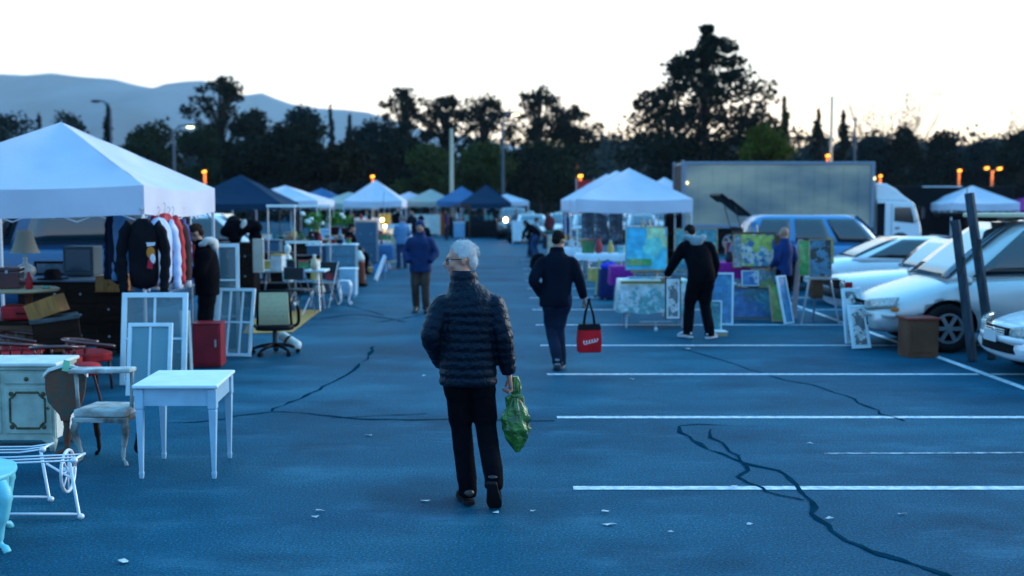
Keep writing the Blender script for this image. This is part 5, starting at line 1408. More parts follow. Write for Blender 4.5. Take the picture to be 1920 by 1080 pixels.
# jackets on the rail
t = thing('clothes_rail', 'steel rail along the tent side carrying the hanging jackets', 'clothes rail', (-4.22, 13.7, 0), 0)
MB().tube([(0, -.75, 1.93), (0, 1.3, 1.93)], .014, 8).build('rail', METALG, t)
for y in (-.70, 1.25): MB().tube([(0, y, .0), (0, y, 1.93)], .014, 8).build('post', METALG, t); MB().tube([(-.22, y, .02), (.22, y, .02)], .016, 8).build('foot', METALG, t)
def jacket(label, x, y, rz, m, L=.72, w_=.24, slm=None, trim=None, patch=False, z0=1.90, group='jackets hanging along the tent side'):
    t = thing('hanging_jacket', label, 'jacket', (x, y, z0), rz, group)
    b = MB(); zz = [-.06, -.10, -.16, -.26, -.40, -.55, -L]
    wx = [.05, .10, w_ * .88, w_, w_ * .96, w_ * .98, w_]; wy = [.05, .06, .075, .09, .085, .08, .085]
    rings = []
    for z, a_, c_ in zip(zz, wx, wy):
        rings.append([V((a_ * math.cos(q) * (1 + .05 * math.sin(5 * q + z * 9)), c_ * math.sin(q) * (1 + .18 * math.sin(4 * q + z * 14)), z)) for q in [2 * PI * j / 24 for j in range(24)]])
    b.loft(rings).build('jacket_body', m, t, smooth=True, sub=1)
    for s in (-1, 1):
        P_ = cat2([(s * w_ * .75, 0, -.13), (s * (w_ + .03), 0, -.22), (s * (w_ + .07), .0, -.42), (s * (w_ + .06), -.02, -.60), (s * (w_ + .05), -.03, -.74)])
        rr = [.07 + .008 * math.sin(i * 2.1) - .0012 * i for i in range(len(P_))]
        sl = MB().tube(P_, rr, 12, r2=[r_ * .8 for r_ in rr]).build('sleeve', slm or m, t, smooth=True)
        MB().tube([P_[-1] + V((0, 0, .02)), P_[-1] - V((0, 0, .05))], [.05, .045], 12).build('cuff', trim or slm or m, sl, smooth=True)
    t.scale = (1.0, 1.0, 1.17)
    if trim: MB().loft([[V((w_ * k * math.cos(q), .088 * k * math.sin(q), z)) for q in [2 * PI * j / 24 for j in range(24)]] for k, z in ((1.0, -L), (1.03, -L - .03), (.98, -L - .06))]).build('hem', trim, t, smooth=True)
    MB().tube([(0, 0, -.09), (0, 0, -.02), (.02, 0, .02), (0, 0, .045), (-.02, 0, .03)], .005, 6).build('hanger', METALG, t)
    if patch:
        e = MB(); e.m = 0; e.prism([(.05, -.34), (.13, -.33), (.14, -.30), (.04, -.30)], -.10, -.09)
        e.m = 1; e.ell((.085, -.092, -.40), (.045, .006, .06)); e.m = 0; e.ell((.105, -.096, -.46), (.03, .006, .05)); e.m = 2; e.prism([(.04, -.55), (.10, -.56), (.11, -.48), (.06, -.46)], -.10, -.088)
        e.build('emblem', [mat('emblem_white', (.6, .6, .65), .8), mat('emblem_gold', (.5, .16, .02), .8), mat('emblem_red', (.4, .01, .03), .8)], t)
jacket('black jacket with a red and gold emblem on its back, nearest of the rail', -4.22, 13.02, 14, mat('black_satin', (.006, .006, .009), .6, bump=.4, bs=14), L=.78, patch=True, w_=.17)
jacket('pale blue-white jacket hanging just behind the black emblem jacket', -4.14, 13.36, 58, mat('pale_blue_nylon', (.40, .54, .78), .5, bump=.5, bs=12), L=.76, w_=.18)
jacket('brown jacket with white cuffs on the rail', -4.10, 13.62, 54, mat('brown_suede', (.05, .032, .03), .9, bump=.4, bs=14), L=.74, trim=mat('sheepskin', (.55, .56, .58), .95, bump=1, bs=60), w_=.18)
jacket('bright red jacket squeezed between the pale and the brown ones', -4.12, 13.52, 60, mat('red_nylon', (.40, .01, .02), .6, bump=.4, bs=14), L=.56, w_=.17, z0=1.95)
jacket('royal blue jacket at the far end of the rail beside the man', -4.12, 13.86, 60, mat('royal_nylon', (.015, .03, .36), .6, bump=.4, bs=14), L=.80, w_=.15)
jacket('light blue jacket hanging left of the black emblem jacket', AY(226, 380, 13.9).x, 13.9, -58, mat('light_blue_nylon', (.06, .22, .42), .6, bump=.4, bs=14), L=.60, w_=.17, z0=1.96)
jacket('dark navy coat hanging left of the light blue jacket', AY(214, 380, 14.1).x, 14.15, -50, mat('navy_wool', (.006, .012, .03), .9, bump=.4, bs=14), L=.85, w_=.2, z0=1.96)

# --- mid left beyond the tent
simple_dresser('dark brown cabinet under the clothes pile, right of the tall narrow window', AY(443, 380, 20.5).x, 20.7, .62, .5, 1.28, DWOOD, 0, 3)
t = thing('cream_column', 'upright cream cupboard door leaning on the dark brown cabinet', 'door panel', (AY(483, 380, 20.2).x, 20.2, .76), 0)
MB().box((0, 0, .30), (.19, .05, .60)).build('panel', mat('cream_door', (.50, .44, .36), .6, var=.15, vs=5), t, bev=.006); MB().box((0, -.028, .30), (.11, .01, .46)).build('moulding', MATS['cream_door'], t)
def trestle(label, x, y, w_, d_, h_, top=WPAINT, legm=METALG, group='trestle tables of the left stalls', clothm=None, drop=.5, cname=None, rz=0):
    t = thing('trestle_table', label, 'table', (x, y, 0), rz, group)
    MB().box((0, 0, h_ - .02), (w_, d_, .035)).build('table_top', top, t, bev=.005)
    for s in (-1, 1):
        for q in (-1, 1): MB().tube([(s * (w_ / 2 - .15), q * d_ * .2, h_ - .04), (s * (w_ / 2 - .10), q * (d_ / 2 - .04), 0)], .014, 6).build('leg', legm, t)
    if clothm:
        c_ = MB(); n_ = 60; rg0 = []; rg1 = []; rg2 = []
        P_ = [(-w_ / 2, -d_ / 2), (w_ / 2, -d_ / 2), (w_ / 2, d_ / 2), (-w_ / 2, d_ / 2)]
        for i in range(n_):
            u = i / n_ * 4; k = int(u); f_ = u - k; a_, b_ = P_[k], P_[(k + 1) % 4]; x_ = a_[0] + (b_[0] - a_[0]) * f_; y_ = a_[1] + (b_[1] - a_[1]) * f_
            n2 = 1 + .035 * math.sin(i * 1.7) + .02 * math.sin(i * 3.1)
            rg0.append(V((x_ * .97, y_ * .97, h_ + .006))); rg1.append(V((x_ * 1.015, y_ * 1.02, h_ - .002))); rg2.append(V((x_ * 1.04 * n2, y_ * 1.08 * n2, h_ - drop + .015 * math.sin(i * .9))))
        c_.loft([rg0, rg1, [a_.lerp(b_, .5) for a_, b_ in zip(rg1, rg2)], rg2], caps=False); c_.quad(*rg0)
        o = c_.build('tablecloth', clothm, smooth=True, loc=(x, y, 0)); o.rotation_euler = (0, 0, R(rz)); tag(o, cname, 'tablecloth')
    return t
trestle('white-topped trestle table right of the dark brown cabinet', AY(545, 380, 21).x, 21.2, 1.25, .6, .76)
simple_dresser('black low chest under the white-topped trestle table', AY(445, 380, 21).x + .55, 21.3, .7, .4, .5, mat('black_lacquer', (.006, .006, .008), .4), 0, 2, name='low_chest', cat='chest')
simple_dresser('grey-blue chest of drawers standing before the leafy pots', AY(638, 380, 25.5).x, 25.7, .66, .45, 1.07, mat('greyblue_paint', (.10, .22, .30), .5, var=.2, vs=5), 0, 4, top=WPAINT)
simple_dresser('open blue-grey shelf left of the chest of drawers', AY(592, 380, 25.8).x, 26.0, .42, .45, 1.05, mat('slate_paint', (.04, .10, .16), .5), 0, 2, top=WPAINT, knobs=False, name='shelf_unit', cat='shelf')
simple_dresser('small pale nightstand in front of the grey-blue chest', AY(652, 380, 24).x, 24.0, .34, .38, .62, BPAINT, 0, 2, top=WPAINT, name='nightstand', cat='nightstand')
t = thing('plant_stand', 'little white stand with curved legs at the front of the left stalls', 'stand', (AY(645, 380, 22.4).x, 22.4, 0))
MB().prism(oval(.11, .11), .44, .47, 'z').build('table_top', METALW, t, bev=.005)
for sx in (-1, 1):
    for sy in (-1, 1): l_ = MB(); cabriole(l_, sx * .09, sy * .08, .44, sx, sy, .018); l_.build('leg', METALW, t, smooth=True)
t = thing('coffee_table', 'long low glass-topped coffee table with dark legs beside the white stand', 'table', (AY(592, 380, 23).x, 23.0, 0))
MB().box((0, 0, .42), (.98, .5, .03)).build('table_top', mat('glass_top', (.20, .34, .42), .15, spec=.8), t, bev=.005)
for sx in (-1, 1):
    for sy in (-1, 1): MB().tube([(sx * .42, sy * .2, .41), (sx * .30, sy * .12, .2), (sx * .42, sy * .2, 0)], .014, 6).build('leg', METALD, t)
MB().tube([(-.32, 0, .18), (.32, 0, .18)], .012, 6).build('stretcher', METALD, t)
t = thing('brown_boot', 'single brown boot standing on the low coffee table', 'boot', (AY(628, 380, 23).x, 22.9, .437))
MB().tube([(0, .02, .0), (0, .02, .12), (0, .03, .24)], [.04, .038, .05], 10).tube([(0, .03, .03), (0, -.06, .03), (0, -.12, .02)], [.04, .036, .02], 10).build('shaft', MWOOD, t, smooth=True, rem=.012)
MB().box((0, -.03, .005), (.07, .2, .01)).build('sole', GRIL, t)
t = thing('wooden_pedestal', 'reddish wooden pedestal with a white bust-like knob on top', 'pedestal', (AY(673, 380, 27.2).x, 27.2, 0))
MB().box((0, 0, .04), (.34, .34, .08)).build('plinth', DWOOD, t, bev=.01); MB().lathe([(.12, .08), (.13, .1), (.12, .55), (.13, .6)], n=16).build('pillar', mat('red_wood', (.16, .04, .02), .5), t, smooth=True); MB().lathe([(.11, .6), (.13, .68), (.08, .78), (.05, .84), (.01, .86)], n=16).build('finial', CREAMW, t, smooth=True)
for nm_, (x0, x1), zt_, ys_, lb in (('display_rack', (502, 552), 386, 22.6, 'tall steel display rack with white top bar, before the pale blue car'),
                              ('display_rack', (552, 618), 386, 23.4, 'tall steel display rack right of a similar one, over the coffee table'),
                              ('display_rack', (536, 600), 454, 24.2, 'waist-high steel rack between the tall racks and the dresser')):
    xa, xb = AY(x0, 380, ys_).x, AY(x1, 380, ys_).x; h_ = AY(x0, zt_, ys_).z
    t = thing(nm_, lb, 'rack', ((xa + xb) / 2, ys_, 0), 0, 'steel racks of the left stall'); w_ = xb - xa
    MB().box((0, 0, h_), (w_ + .05, .05, .05)).build('top_bar', mat('white_bar', (.75, .82, .80), .4), t)
    for s in (-1, 1):
        MB().tube([(s * w_ / 2, 0, 0), (s * w_ / 2, 0, h_ - .02)], .014, 6).build('post', METALG, t); MB().box((s * w_ / 2, 0, .015), (.05, .5, .03)).build('foot', METALG, t)
# leaning white plank
a_, b_ = G(704, 527), AY(722, 480, 29.5)
t = thing('white_plank', 'white plank lying propped up at the front of the left stalls', 'plank', a_)
MB().bar((0, 0, .02), b_ - a_, .06, .10).build('plank', METALW, t); MB().bar(b_ - a_ - V((0, 0, .02)), V((b_.x - a_.x, b_.y - a_.y, 0)), .03).build('prop', METALG, t)
trestle('table under a mid-blue cloth, next to the person in the pale blue shirt', AY(703, 380, 34).x, 34.5, 1.0, .7, .72, clothm=mat('blue_cloth', (.05, .16, .34), .9, var=.3, vs=4), drop=.45, cname='mid-blue cloth covering the table near the pale blue shirt')
simple_dresser('big slate-blue armoire among the left stalls behind the seated vendor', AY(684, 380, 33).x, 33.4, .62, .5, 1.48, mat('slate_paint', (.04, .10, .16), .5), 0, 2, name='armoire', cat='armoire')
simple_dresser('dark upright piano-like cabinet behind the racks', AY(565, 380, 27).x, 27.4, 1.0, .5, 1.1, DWOOD, 0, 2, name='sideboard', cat='cabinet')
# potted plants
FLW = mat('flower_white', (.65, .70, .66), .7); LGRN = mat('plant_green', (.06, .22, .02), .7, var=.5, vs=9)
def plant(label, x, y, z, r, h_, m, flowers=0):
    t = thing('potted_plant', label, 'plant', (x, y, z), 0, 'potted plants at the left stalls')
    MB().lathe([(.10, 0), (.14, .2), (.15, .21), (.13, .215)], n=14).build('pot', mat('plum_pot', (.06, .015, .02), .5), t, smooth=True)
    st = MB()
    for k in range(7): a_ = k * .9; st.tube([(0, 0, .2), (math.cos(a_) * r * .4, math.sin(a_) * r * .4, .2 + h_ * .6)], .008, 4)
    st.build('stems', m, t)
    lf = MB(); rr = random.Random(int(x * 77)); leafblob(lf, (0, 0, .2 + h_ * .55), (r, r, h_ * .5), 160, .05, rr, .2); lf.build('foliage', m, t, recalc=False)
    for k in range(flowers):
        MB().ell((rr.uniform(-r, r), rr.uniform(-r, 0), .2 + h_ * rr.uniform(.3, 1)), (.055, .055, .05), 8, 6).build('flower', FLW, t, smooth=True)
plant('potted plant with white blooms on the dark cabinet behind the racks', AY(585, 380, 27).x, 27.2, 1.1, .26, .5, LGRN, 7)
plant('bright green potted plant left of the seated vendor', AY(627, 380, 30).x, 30, 1.15, .24, .4, LGRN, 2)
plant('bright green potted plant nearer the aisle behind the seated vendor', AY(648, 380, 31).x, 31, 1.1, .24, .38, LGRN, 0)
for px, y, h_ in ((627, 30, 1.15), (648, 31, 1.1)):
    t = thing('plant_table', 'small tall table under the ' + ('left' if px == 627 else 'right') + ' bright green plant', 'table', (AY(px, 380, y).x, y, 0), 0)
    MB().box((0, 0, h_ - .02), (.5, .4, .03)).build('table_top', MWOOD, t)
    for sx in (-1, 1):
        for sy in (-1, 1): MB().box((sx * .2, sy * .16, h_ / 2 - .02), (.03, .03, h_ - .04)).build('leg', MWOOD, t)

t = thing('wooden_chest', 'reddish brown chest in the pile left of the old brown one', 'chest', (AY(28, 380, 12.9).x, 13.3, 0), -8)
MB().box((0, 0, .30), (.62, .4, .58)).build('chest_body', MWOOD, t, bev=.01); MB().box((0, 0, .61), (.66, .44, .05)).build('lid', DWOOD, t, bev=.008); MB().box((0, -.21, .48), (.06, .02, .08)).build('clasp', GOLD, t)
t = thing('suitcase', 'red suitcase lying on the reddish brown chest', 'suitcase', (AY(18, 380, 12.9).x, 13.25, .638), 12)
MB().box((0, 0, .09), (.5, .34, .17)).build('case_body', REDU, t, bev=.03); MB().tube([(-.07, -.18, .09), (-.06, -.22, .09), (.06, -.22, .09), (.07, -.18, .09)], .010, 6).build('handle', GRIL if 'GRIL' in globals() else METALD, t)
# ------------------------------------------------------------------ right: the art stall
def art(name, cols, scale=3.0, dist=.5, seed=0.0, rough=.4):
    if name in MATS: return MATS[name]
    m = bpy.data.materials.new(name); m.use_nodes = True; n = m.node_tree.nodes; l = m.node_tree.links; b = n['Principled BSDF']
    t = n.new('ShaderNodeTexCoord'); mp = n.new('ShaderNodeMapping'); mp.inputs['Location'].default_value = (seed, seed * .7, seed * 1.3)
    l.new(t.outputs['Object'], mp.inputs['Vector'])
    nz = n.new('ShaderNodeTexNoise'); nz.inputs['Scale'].default_value = scale * 1.3; nz.inputs['Detail'].default_value = 3; l.new(mp.outputs[0], nz.inputs['Vector'])
    mx = n.new('ShaderNodeMix'); mx.data_type = 'RGBA'; mx.inputs['Factor'].default_value = dist * .5
    l.new(mp.outputs[0], mx.inputs['A']); l.new(nz.outputs['Color'], mx.inputs['B'])
    v = n.new('ShaderNodeTexVoronoi'); v.inputs['Scale'].default_value = scale; v.distance = 'CHEBYCHEV'; l.new(mx.outputs['Result'], v.inputs['Vector'])
    sp = n.new('ShaderNodeSeparateColor'); l.new(v.outputs['Color'], sp.inputs[0])
    rp = n.new('ShaderNodeValToRGB'); rp.color_ramp.interpolation = 'CONSTANT'
    stops(rp.color_ramp, [(i / len(cols), c) for i, c in enumerate(cols)]); l.new(sp.outputs[0], rp.inputs['Fac'])
    n2 = n.new('ShaderNodeTexNoise'); n2.inputs['Scale'].default_value = scale * 2.2; n2.inputs['Detail'].default_value = 6; l.new(mp.outputs[0], n2.inputs['Vector'])
    r2 = n.new('ShaderNodeValToRGB'); stops(r2.color_ramp, [(.35, (.7, .7, .7)), (.7, (1.25, 1.25, 1.25))]); l.new(n2.outputs['Fac'], r2.inputs['Fac'])
    m2 = n.new('ShaderNodeMix'); m2.data_type = 'RGBA'; m2.blend_type = 'MULTIPLY'; m2.inputs['Factor'].default_value = 1
    l.new(rp.outputs['Color'], m2.inputs['A']); l.new(r2.outputs['Color'], m2.inputs['B']); l.new(m2.outputs['Result'], b.inputs['Base Color']); b.inputs['Roughness'].default_value = rough
    MATS[name] = m; return m
A1 = art('art_aqua', [(.06, .52, .66), (.16, .60, .52), (.04, .32, .66), (.46, .66, .36), (.03, .40, .60), (.55, .74, .78)], 3.2, .5, 2)
A2 = art('art_garden', [(.06, .24, .34), (.34, .42, .08), (.04, .12, .28), (.42, .50, .18), (.50, .52, .50), (.06, .15, .10)], 6, .9, 5)
A3 = art('art_deepblue', [(.02, .07, .20), (.03, .12, .30), (.02, .10, .14), (.12, .14, .22), (.04, .20, .26)], 4.5, .9, 9)
A4 = art('art_dark_figure', [(.02, .03, .06), (.12, .01, .03), (.05, .16, .24), (.25, .30, .34), (.02, .02, .02), (.18, .03, .08)], 4.5, 1.2, 3)
A5 = art('art_teal', [(.05, .24, .27), (.08, .32, .34), (.04, .18, .26), (.12, .34, .28)], 6, .8, 7)
A6 = art('art_flowered', [(.55, .62, .64), (.40, .56, .60), (.08, .30, .40), (.56, .54, .20), (.62, .66, .66), (.5, .6, .62), (.16, .40, .42)], 5, 1.0, 4)
A7 = art('art_sketch', [(.50, .54, .52), (.42, .46, .46), (.12, .14, .15), (.54, .56, .55)], 6, 1.5, 6)
A8 = art('art_green', [(.05, .30, .08), (.12, .32, .10), (.05, .22, .18), (.20, .36, .12)], 4, .8, 8)
MAG = mat('magenta_cloth', (.34, .01, .26), .8, var=.3, vs=5)
def picture(label, c, w_, h_, m, fr=.035, fm=WPAINT, lean=8, rz=0, mat_=0.0, group='paintings for sale on the right side', name='painting'):
    """c = middle of the lower edge"""
    t = thing(name, label, 'painting', c, 0, group, rot=(R(-lean), 0, R(rz)))
    b = MB(); f = fr
    for x, s in ((-w_ / 2 + f / 2, h_), (w_ / 2 - f / 2, h_)): b.box((x, 0, h_ / 2), (f, .04, h_))
    for z in (f / 2, h_ - f / 2): b.box((0, 0, z), (w_ - 2 * f, .038, f))
    b.build('frame', fm, t, bev=.004)
    MB().box((0, .004, h_ / 2), (w_ - 2 * f, .02, h_ - 2 * f)).build('canvas', m if not mat_ else MATS['white_furniture_paint'], t)
    if mat_: MB().box((0, -.009, h_ / 2), (w_ - 2 * f - 2 * mat_, .006, h_ - 2 * f - 2 * mat_)).build('drawing', m, t)
    return t
def easel(label, x, y, h_, rz=0, ledge=.8, m=None, w_=.6):
    m = m or PWOOD
    t = thing('easel', label, 'easel', (x, y, 0), rz, 'easels')
    for s in (-1, 1): MB().bar((s * w_ / 2, -.05, 0), (s * .06, .10, h_), .035, .02).build('leg', m, t)
    MB().bar((0, .55, 0), (0, .12, h_ * .96), .035, .02).build('leg', m, t); MB().box((0, -.02, ledge), (w_ * .9, .06, .03)).build('ledge', m, t); MB().box((0, .09, h_ * .88), (.30, .02, .03)).build('crossbar', m, t)
    return t
def pos(px, y, z=0): return V((AY(px, 380, y).x, y, z))
p = pos(1213, 20.0); easel('wooden easel holding the large aqua painting', p.x, 20.05, 1.7, 0, .79)
picture('large aqua and green abstract painting on an easel beside the front white tent', pos(1213, 19.9, .82), .74, .76, A1, .012, PWOOD, 6)
g_ = MB().box((-.12, -.016, .14), (.42, .008, .12)).build('green_field', MATS['art_green'], bpy.data.objects['painting'])
trestle('long art table under the flowered plastic cloth', AY(1228, 380, 18.2).x, 18.4, 1.10, .62, .76, clothm=A6, drop=.52, cname='flowered pale plastic cloth hanging off the art table to knee height')
for k, (px, w_, m_, lb) in enumerate([(1200, .34, A3, 'flat dark-blue print lying at the left on the flowered table'), (1240, .30, A7, 'flat pale print lying at the right on the flowered table')]):
    t = thing('art_print', lb, 'print', pos(px, 18.35, .79), 6 * k); MB().box((0, 0, 0), (w_, .3, .02)).build('print', m_, t); MB().box((0, 0, -.012), (w_ + .06, .36, .012)).build('mount', WPAINT, t)
t = thing('wooden_moulding', 'pale gold picture moulding along the front edge of the art table', 'moulding', pos(1223, 18.02, .74)); MB().box((0, 0, 0), (1.0, .03, .06)).build('moulding', mat('gold_pale', (.62, .50, .26), .4), t, bev=.008); MB().box((0, -.017, .0), (.96, .006, .02)).build('bead', GOLD, t)
t = thing('table_castor', 'small white castor stand under the flowered table', 'castor', pos(1232, 17.6, 0)); MB().cyl((-.02, 0, .035), (.02, 0, .035), .035).build('wheel', WPAINT, t); MB().box((0, 0, .1), (.02, .05, .09)).build('fork', METALG, t); MB().box((0, .03, .15), (.5, .03, .02)).build('bar', METALG, t)
wr = m4.matrix_world if False else None
picture('narrow framed drawing held upright by the man in the grey hood', pos(1264, 16.7, .28), .24, .62, A7, .015, MWOOD, 2, 12, .03)
picture('tall teal painting standing behind the man in the grey hood', pos(1307, 22.3, .66), .84, .84, A5, .02, PWOOD, 5)
picture('big blue picture in a white frame leaning right of the man in the grey hood', pos(1352, 17.6, .10), .42, .82, art('art_bluewash', [(.04, .22, .40), (.05, .28, .44), (.03, .16, .32)], 4, .8, 11), .03, WPAINT, 8, -10)
picture('dark green picture leaning in front of the big blue white-framed one', pos(1340, 17.2, .06), .26, .46, A5, .02, WPAINT, 10, -10)
t = thing('cardboard_box', 'flat pale box on the asphalt under the white-framed blue picture', 'box', pos(1346, 17.1, 0)); MB().box((0, 0, .03), (.30, .24, .06)).build('box_body', PWOOD, t); MB().box((0, 0, .064), (.31, .25, .008)).build('lid', WPAINT, t)
trestle('table under the magenta cloth behind the art stall', AY(1372, 380, 20.5).x, 20.6, .62, .6, .92, clothm=MAG, drop=.28, cname='magenta cloth on the table right of the man in the grey hood')
trestle('low table with a magenta cover between the tent tables and the art table', AY(1165, 380, 21.5).x, 21.6, .40, .6, .80, clothm=mat('magenta_cloth_dark', (.20, .01, .20), .8), drop=.35, cname='magenta cloth left of the large aqua painting')
for k, (px, c_, lb) in enumerate([(1368, (.03, .03, .05), 'black pot on the magenta cloth'), (1380, (.30, .35, .38), 'pale pot on the magenta cloth'), (1388, (.5, .45, .3), 'cream pot on the magenta cloth, nearest the framed garden painting')]):
    t = thing('pot', lb, 'pot', pos(px, 20.5, .93)); MB().lathe([(.05, 0), (.07, .03), (.07, .10), (.05, .15), (.055, .17)], n=14).build('pot_body', mat('pot_%d' % k, c_, .4), t, smooth=True); MB().lathe([(.02, .17), (.058, .172), (.05, .19), (.01, .2)], n=14).build('rim', mat('pot_%d' % k, c_, .4), t, smooth=True)
p = pos(1417, 20.3); easel('easel carrying the wide garden painting in front of the blue wagon', p.x, 20.4, 1.6, 0, .80)
picture('wide yellow-green garden painting in a brown frame in front of the blue wagon', pos(1417, 20.2, .84), .78, .64, A2, .035, mat('brown_frame', (.10, .06, .035), .5), 6)
picture('tall narrow strip painting left of the garden painting', pos(1384, 20.0, .86), .14, .58, art('art_strip', [(.3, .34, .36), (.1, .2, .24), (.35, .25, .22)], 9, .9, 13), .012, PWOOD, 4)
t = thing('brown_board', 'plain brown board right of the garden painting beside the man in blue', 'board', pos(1461, 20.0, .66), 0, None, rot=(R(-6), 0, R(0))); MB().box((0, 0, .38), (.10, .02, .78)).build('panel', MWOOD, t); MB().box((0, .02, .38), (.04, .02, .7)).build('batten', DWOOD, t)
picture('small blue and white seascape, left one under the garden painting', pos(1409, 19.8, .55), .30, .27, art('art_sea', [(.03, .12, .3), (.4, .5, .6), (.06, .2, .4)], 5, .8, 15), .015, WPAINT, 6)
picture('pale street scene, right one under the garden painting', pos(1444, 19.8, .52), .34, .32, art('art_street', [(.2, .3, .34), (.1, .2, .28), (.4, .42, .44), (.2, .3, .1)], 9, .8, 17), .015, PWOOD, 6)
picture('low wide dark-blue painting standing on the asphalt under the smaller ones', pos(1418, 19.4, .03), .80, .52, A3, .015, MATS['brown_frame'], 8)
picture('green and yellow painting leaning outward left of the pale leaning boards', pos(1464, 18.9, .02), .26, .62, A8, .012, PWOOD, 10, 25)
picture('pale blue board leaning beside the green painting, white along its edge', pos(1484, 18.6, .02), .24, .80, art('art_bluewash', [], 1), .02, WPAINT, 14, 40)
t = thing('pink_plank', 'pinkish plank leaning up between the man in blue and the green canvas', 'plank', pos(1492, 19.6, .0)); MB().bar((0, 0, .0), (.14, .2, 1.36), .09, .02).build('plank', mat('pink_board', (.45, .30, .32), .7), t); MB().bar((.02, .04, .0), (.12, .3, 1.0), .02).build('prop', METALG, t)
picture('small green canvas left of the dark figure painting', pos(1511, 19.3, .76), .20, .60, A8, .01, PWOOD, 5)
p = pos(1541, 18.6); easel('metal tripod easel with spread legs under the dark figure painting', p.x, 18.6, 1.35, -4, .76, METALG, .62)
picture('dark red and blue figure painting on the tripod easel', pos(1541, 18.45, .79), .36, .62, A4, .012, PWOOD, 6, -4)
t = thing('brown_box', 'brown box hanging behind the tripod easel below the figure painting', 'box', pos(1534, 18.9, .40)); MB().box((0, 0, .2), (.17, .2, .38)).build('box_body', MWOOD, t); MB().box((0, 0, .396), (.19, .22, .015)).build('lid', PWOOD, t)
picture('gold strip canvas at the right edge of the figure painting', pos(1560, 19.0, .98), .09, .44, art('art_gold', [(.3, .24, .03), (.4, .34, .06)], 6, .5), .008, PWOOD, 4)
# near the minivan
picture('white-framed pencil sketch leaning on the bumper of the silver minivan', pos(1610, 15.9, .03), .30, .78, A7, .03, WPAINT, 12, 12, .02)
picture('smaller white-framed sketch leaning in front of the other one by the minivan', pos(1622, 15.4, .02), .28, .60, A7, .03, WPAINT, 16, 16, .02)
CARD = mat('brown_cardboard', (.15, .062, .034), .85, var=.3, vs=4)
t = thing('cardboard_box', 'tall brown box standing in front of the silver minivan', 'box', pos(1728, 14.75, 0), 4); MB().box((0, 0, .25), (.40, .34, .50)).build('box_body', CARD, t, bev=.006); MB().box((0, 0, .505), (.44, .38, .03)).build('lid', mat('red_lid', (.20, .03, .02), .6), t, bev=.004); MB().box((0, -.175, .26), (.30, .008, .38)).build('front_panel', CARD, t)
PST = mat('weathered_post', (.045, .065, .085), .85, var=.45, vs=4, bump=.5, bs=14, stretch=(4, 4, 1))
for (a_, b_, y0, lb) in (((1817, 362), (1846, 570), 14.5, 'taller of two dark timber posts leaning on the silver minivan'), ((1791, 413), (1822, 664), 14.25, 'shorter dark timber post leaning in front of the taller one')):
    top = AY(a_[0], a_[1], y0 + .15); q = AY(b_[0], b_[1], y0); d = (q - top); bot = top + d * (top.z / -d.z) if d.z < 0 else q
    t = thing('timber_post', lb, 'post', (bot.x, bot.y, 0), 0, 'timber posts leaning on the minivan'); L_ = V(top) - V((bot.x, bot.y, 0))
    MB().bar((0, 0, .01), L_, .10, .10).build('post', PST, t, bev=.008)
    MB().bar(L_ * .62 + V((-.02, -.075, 0)), L_ * .62 + V((-.01, -.075, .22)), .05, .02).build('bracket', METALD, t)

# tables and goods under the right tents
trestle('white-clothed table at the front left of the row of white tents', AY(1085, 380, 31).x, 31.0, .75, 1.2, .78, clothm=mat('white_cloth', (.62, .68, .74), .9, var=.1, vs=3), drop=.2, cname='white cloth on the front left table of the tent row')
trestle('white-clothed table nearest us before the white tents', AY(1130, 380, 27).x, 27.4, 1.2, .7, .78, clothm=MATS['white_cloth'], drop=.16, cname='white cloth on the nearest table before the tents')
trestle('small navy-draped table between the white tables and the magenta cloth', AY(1146, 380, 23.5).x, 23.6, .45, .6, .62, clothm=mat('navy_drape', (.01, .02, .10), .9, var=.3, vs=5), drop=.58, cname='navy drape reaching the ground beside the nearest white table')
t = thing('blue_bag', 'bright blue bundle on top of the navy-draped table', 'bag', pos(1140, 23.4, .63)); MB().ell((0, 0, .06), (.16, .12, .09)).ell((.08, 0, .1), (.09, .08, .07)).build('bag_body', mat('bright_blue', (.02, .04, .5), .7, bump=.6, bs=12), t, rem=.02); MB().tube([(-.1, 0, .12), (0, 0, .2), (.1, 0, .12)], .012, 6).build('handle', NAVY, t)
t = thing('yellow_rod', 'slim yellow-green rod leaning on the nearest white table', 'rod', pos(1117, 24.0, 0)); MB().tube([(0, 0, 0), (.10, .3, .80)], .018, 6).build('rod', mat('lime_rod', (.25, .30, .08), .6), t); MB().cyl((0, 0, 0), (0, 0, .05), .03).build('rod_foot', GRIL, t)
PAT = art('art_printed_cloth', [(.06, .12, .17), (.12, .20, .26), (.03, .07, .11), (.18, .26, .32)], 5, 1.2, 19)
for k, (px, w_) in enumerate(((1103, .38), (1128, .36), (1155, .40))):
    t = thing('hanging_cloth', ['left', 'middle', 'right'][k] + ' one of three patterned cloths hanging at the back of the front white tent', 'cloth', pos(px, 32.8, .78), 0, 'patterned cloths under the white tent')
    MB().grid(lambda u, v: V(((u - .5) * w_, .03 * math.sin(u * 14 + k), 1.05 * v)), 16, 6).build('cloth', PAT, t, smooth=True, solid=.01); MB().tube([(-w_ / 2, 0, 1.06), (w_ / 2, 0, 1.06)], .012, 6).build('rod', METALG, t)
t = thing('stock_shelf', 'dark shelf of boxes at the right back of the front white tent', 'shelf', pos(1262, 33.2, 0))
MB().box((0, .2, .9), (.45, .03, 1.7)).build('back_panel', DWOOD, t)
for z in (.1, .6, 1.1, 1.6): MB().box((0, 0, z), (.45, .4, .03)).build('shelf', DWOOD, t)
for s in (-1, 1): MB().box((s * .22, 0, .9), (.03, .4, 1.7)).build('side_panel', DWOOD, t)
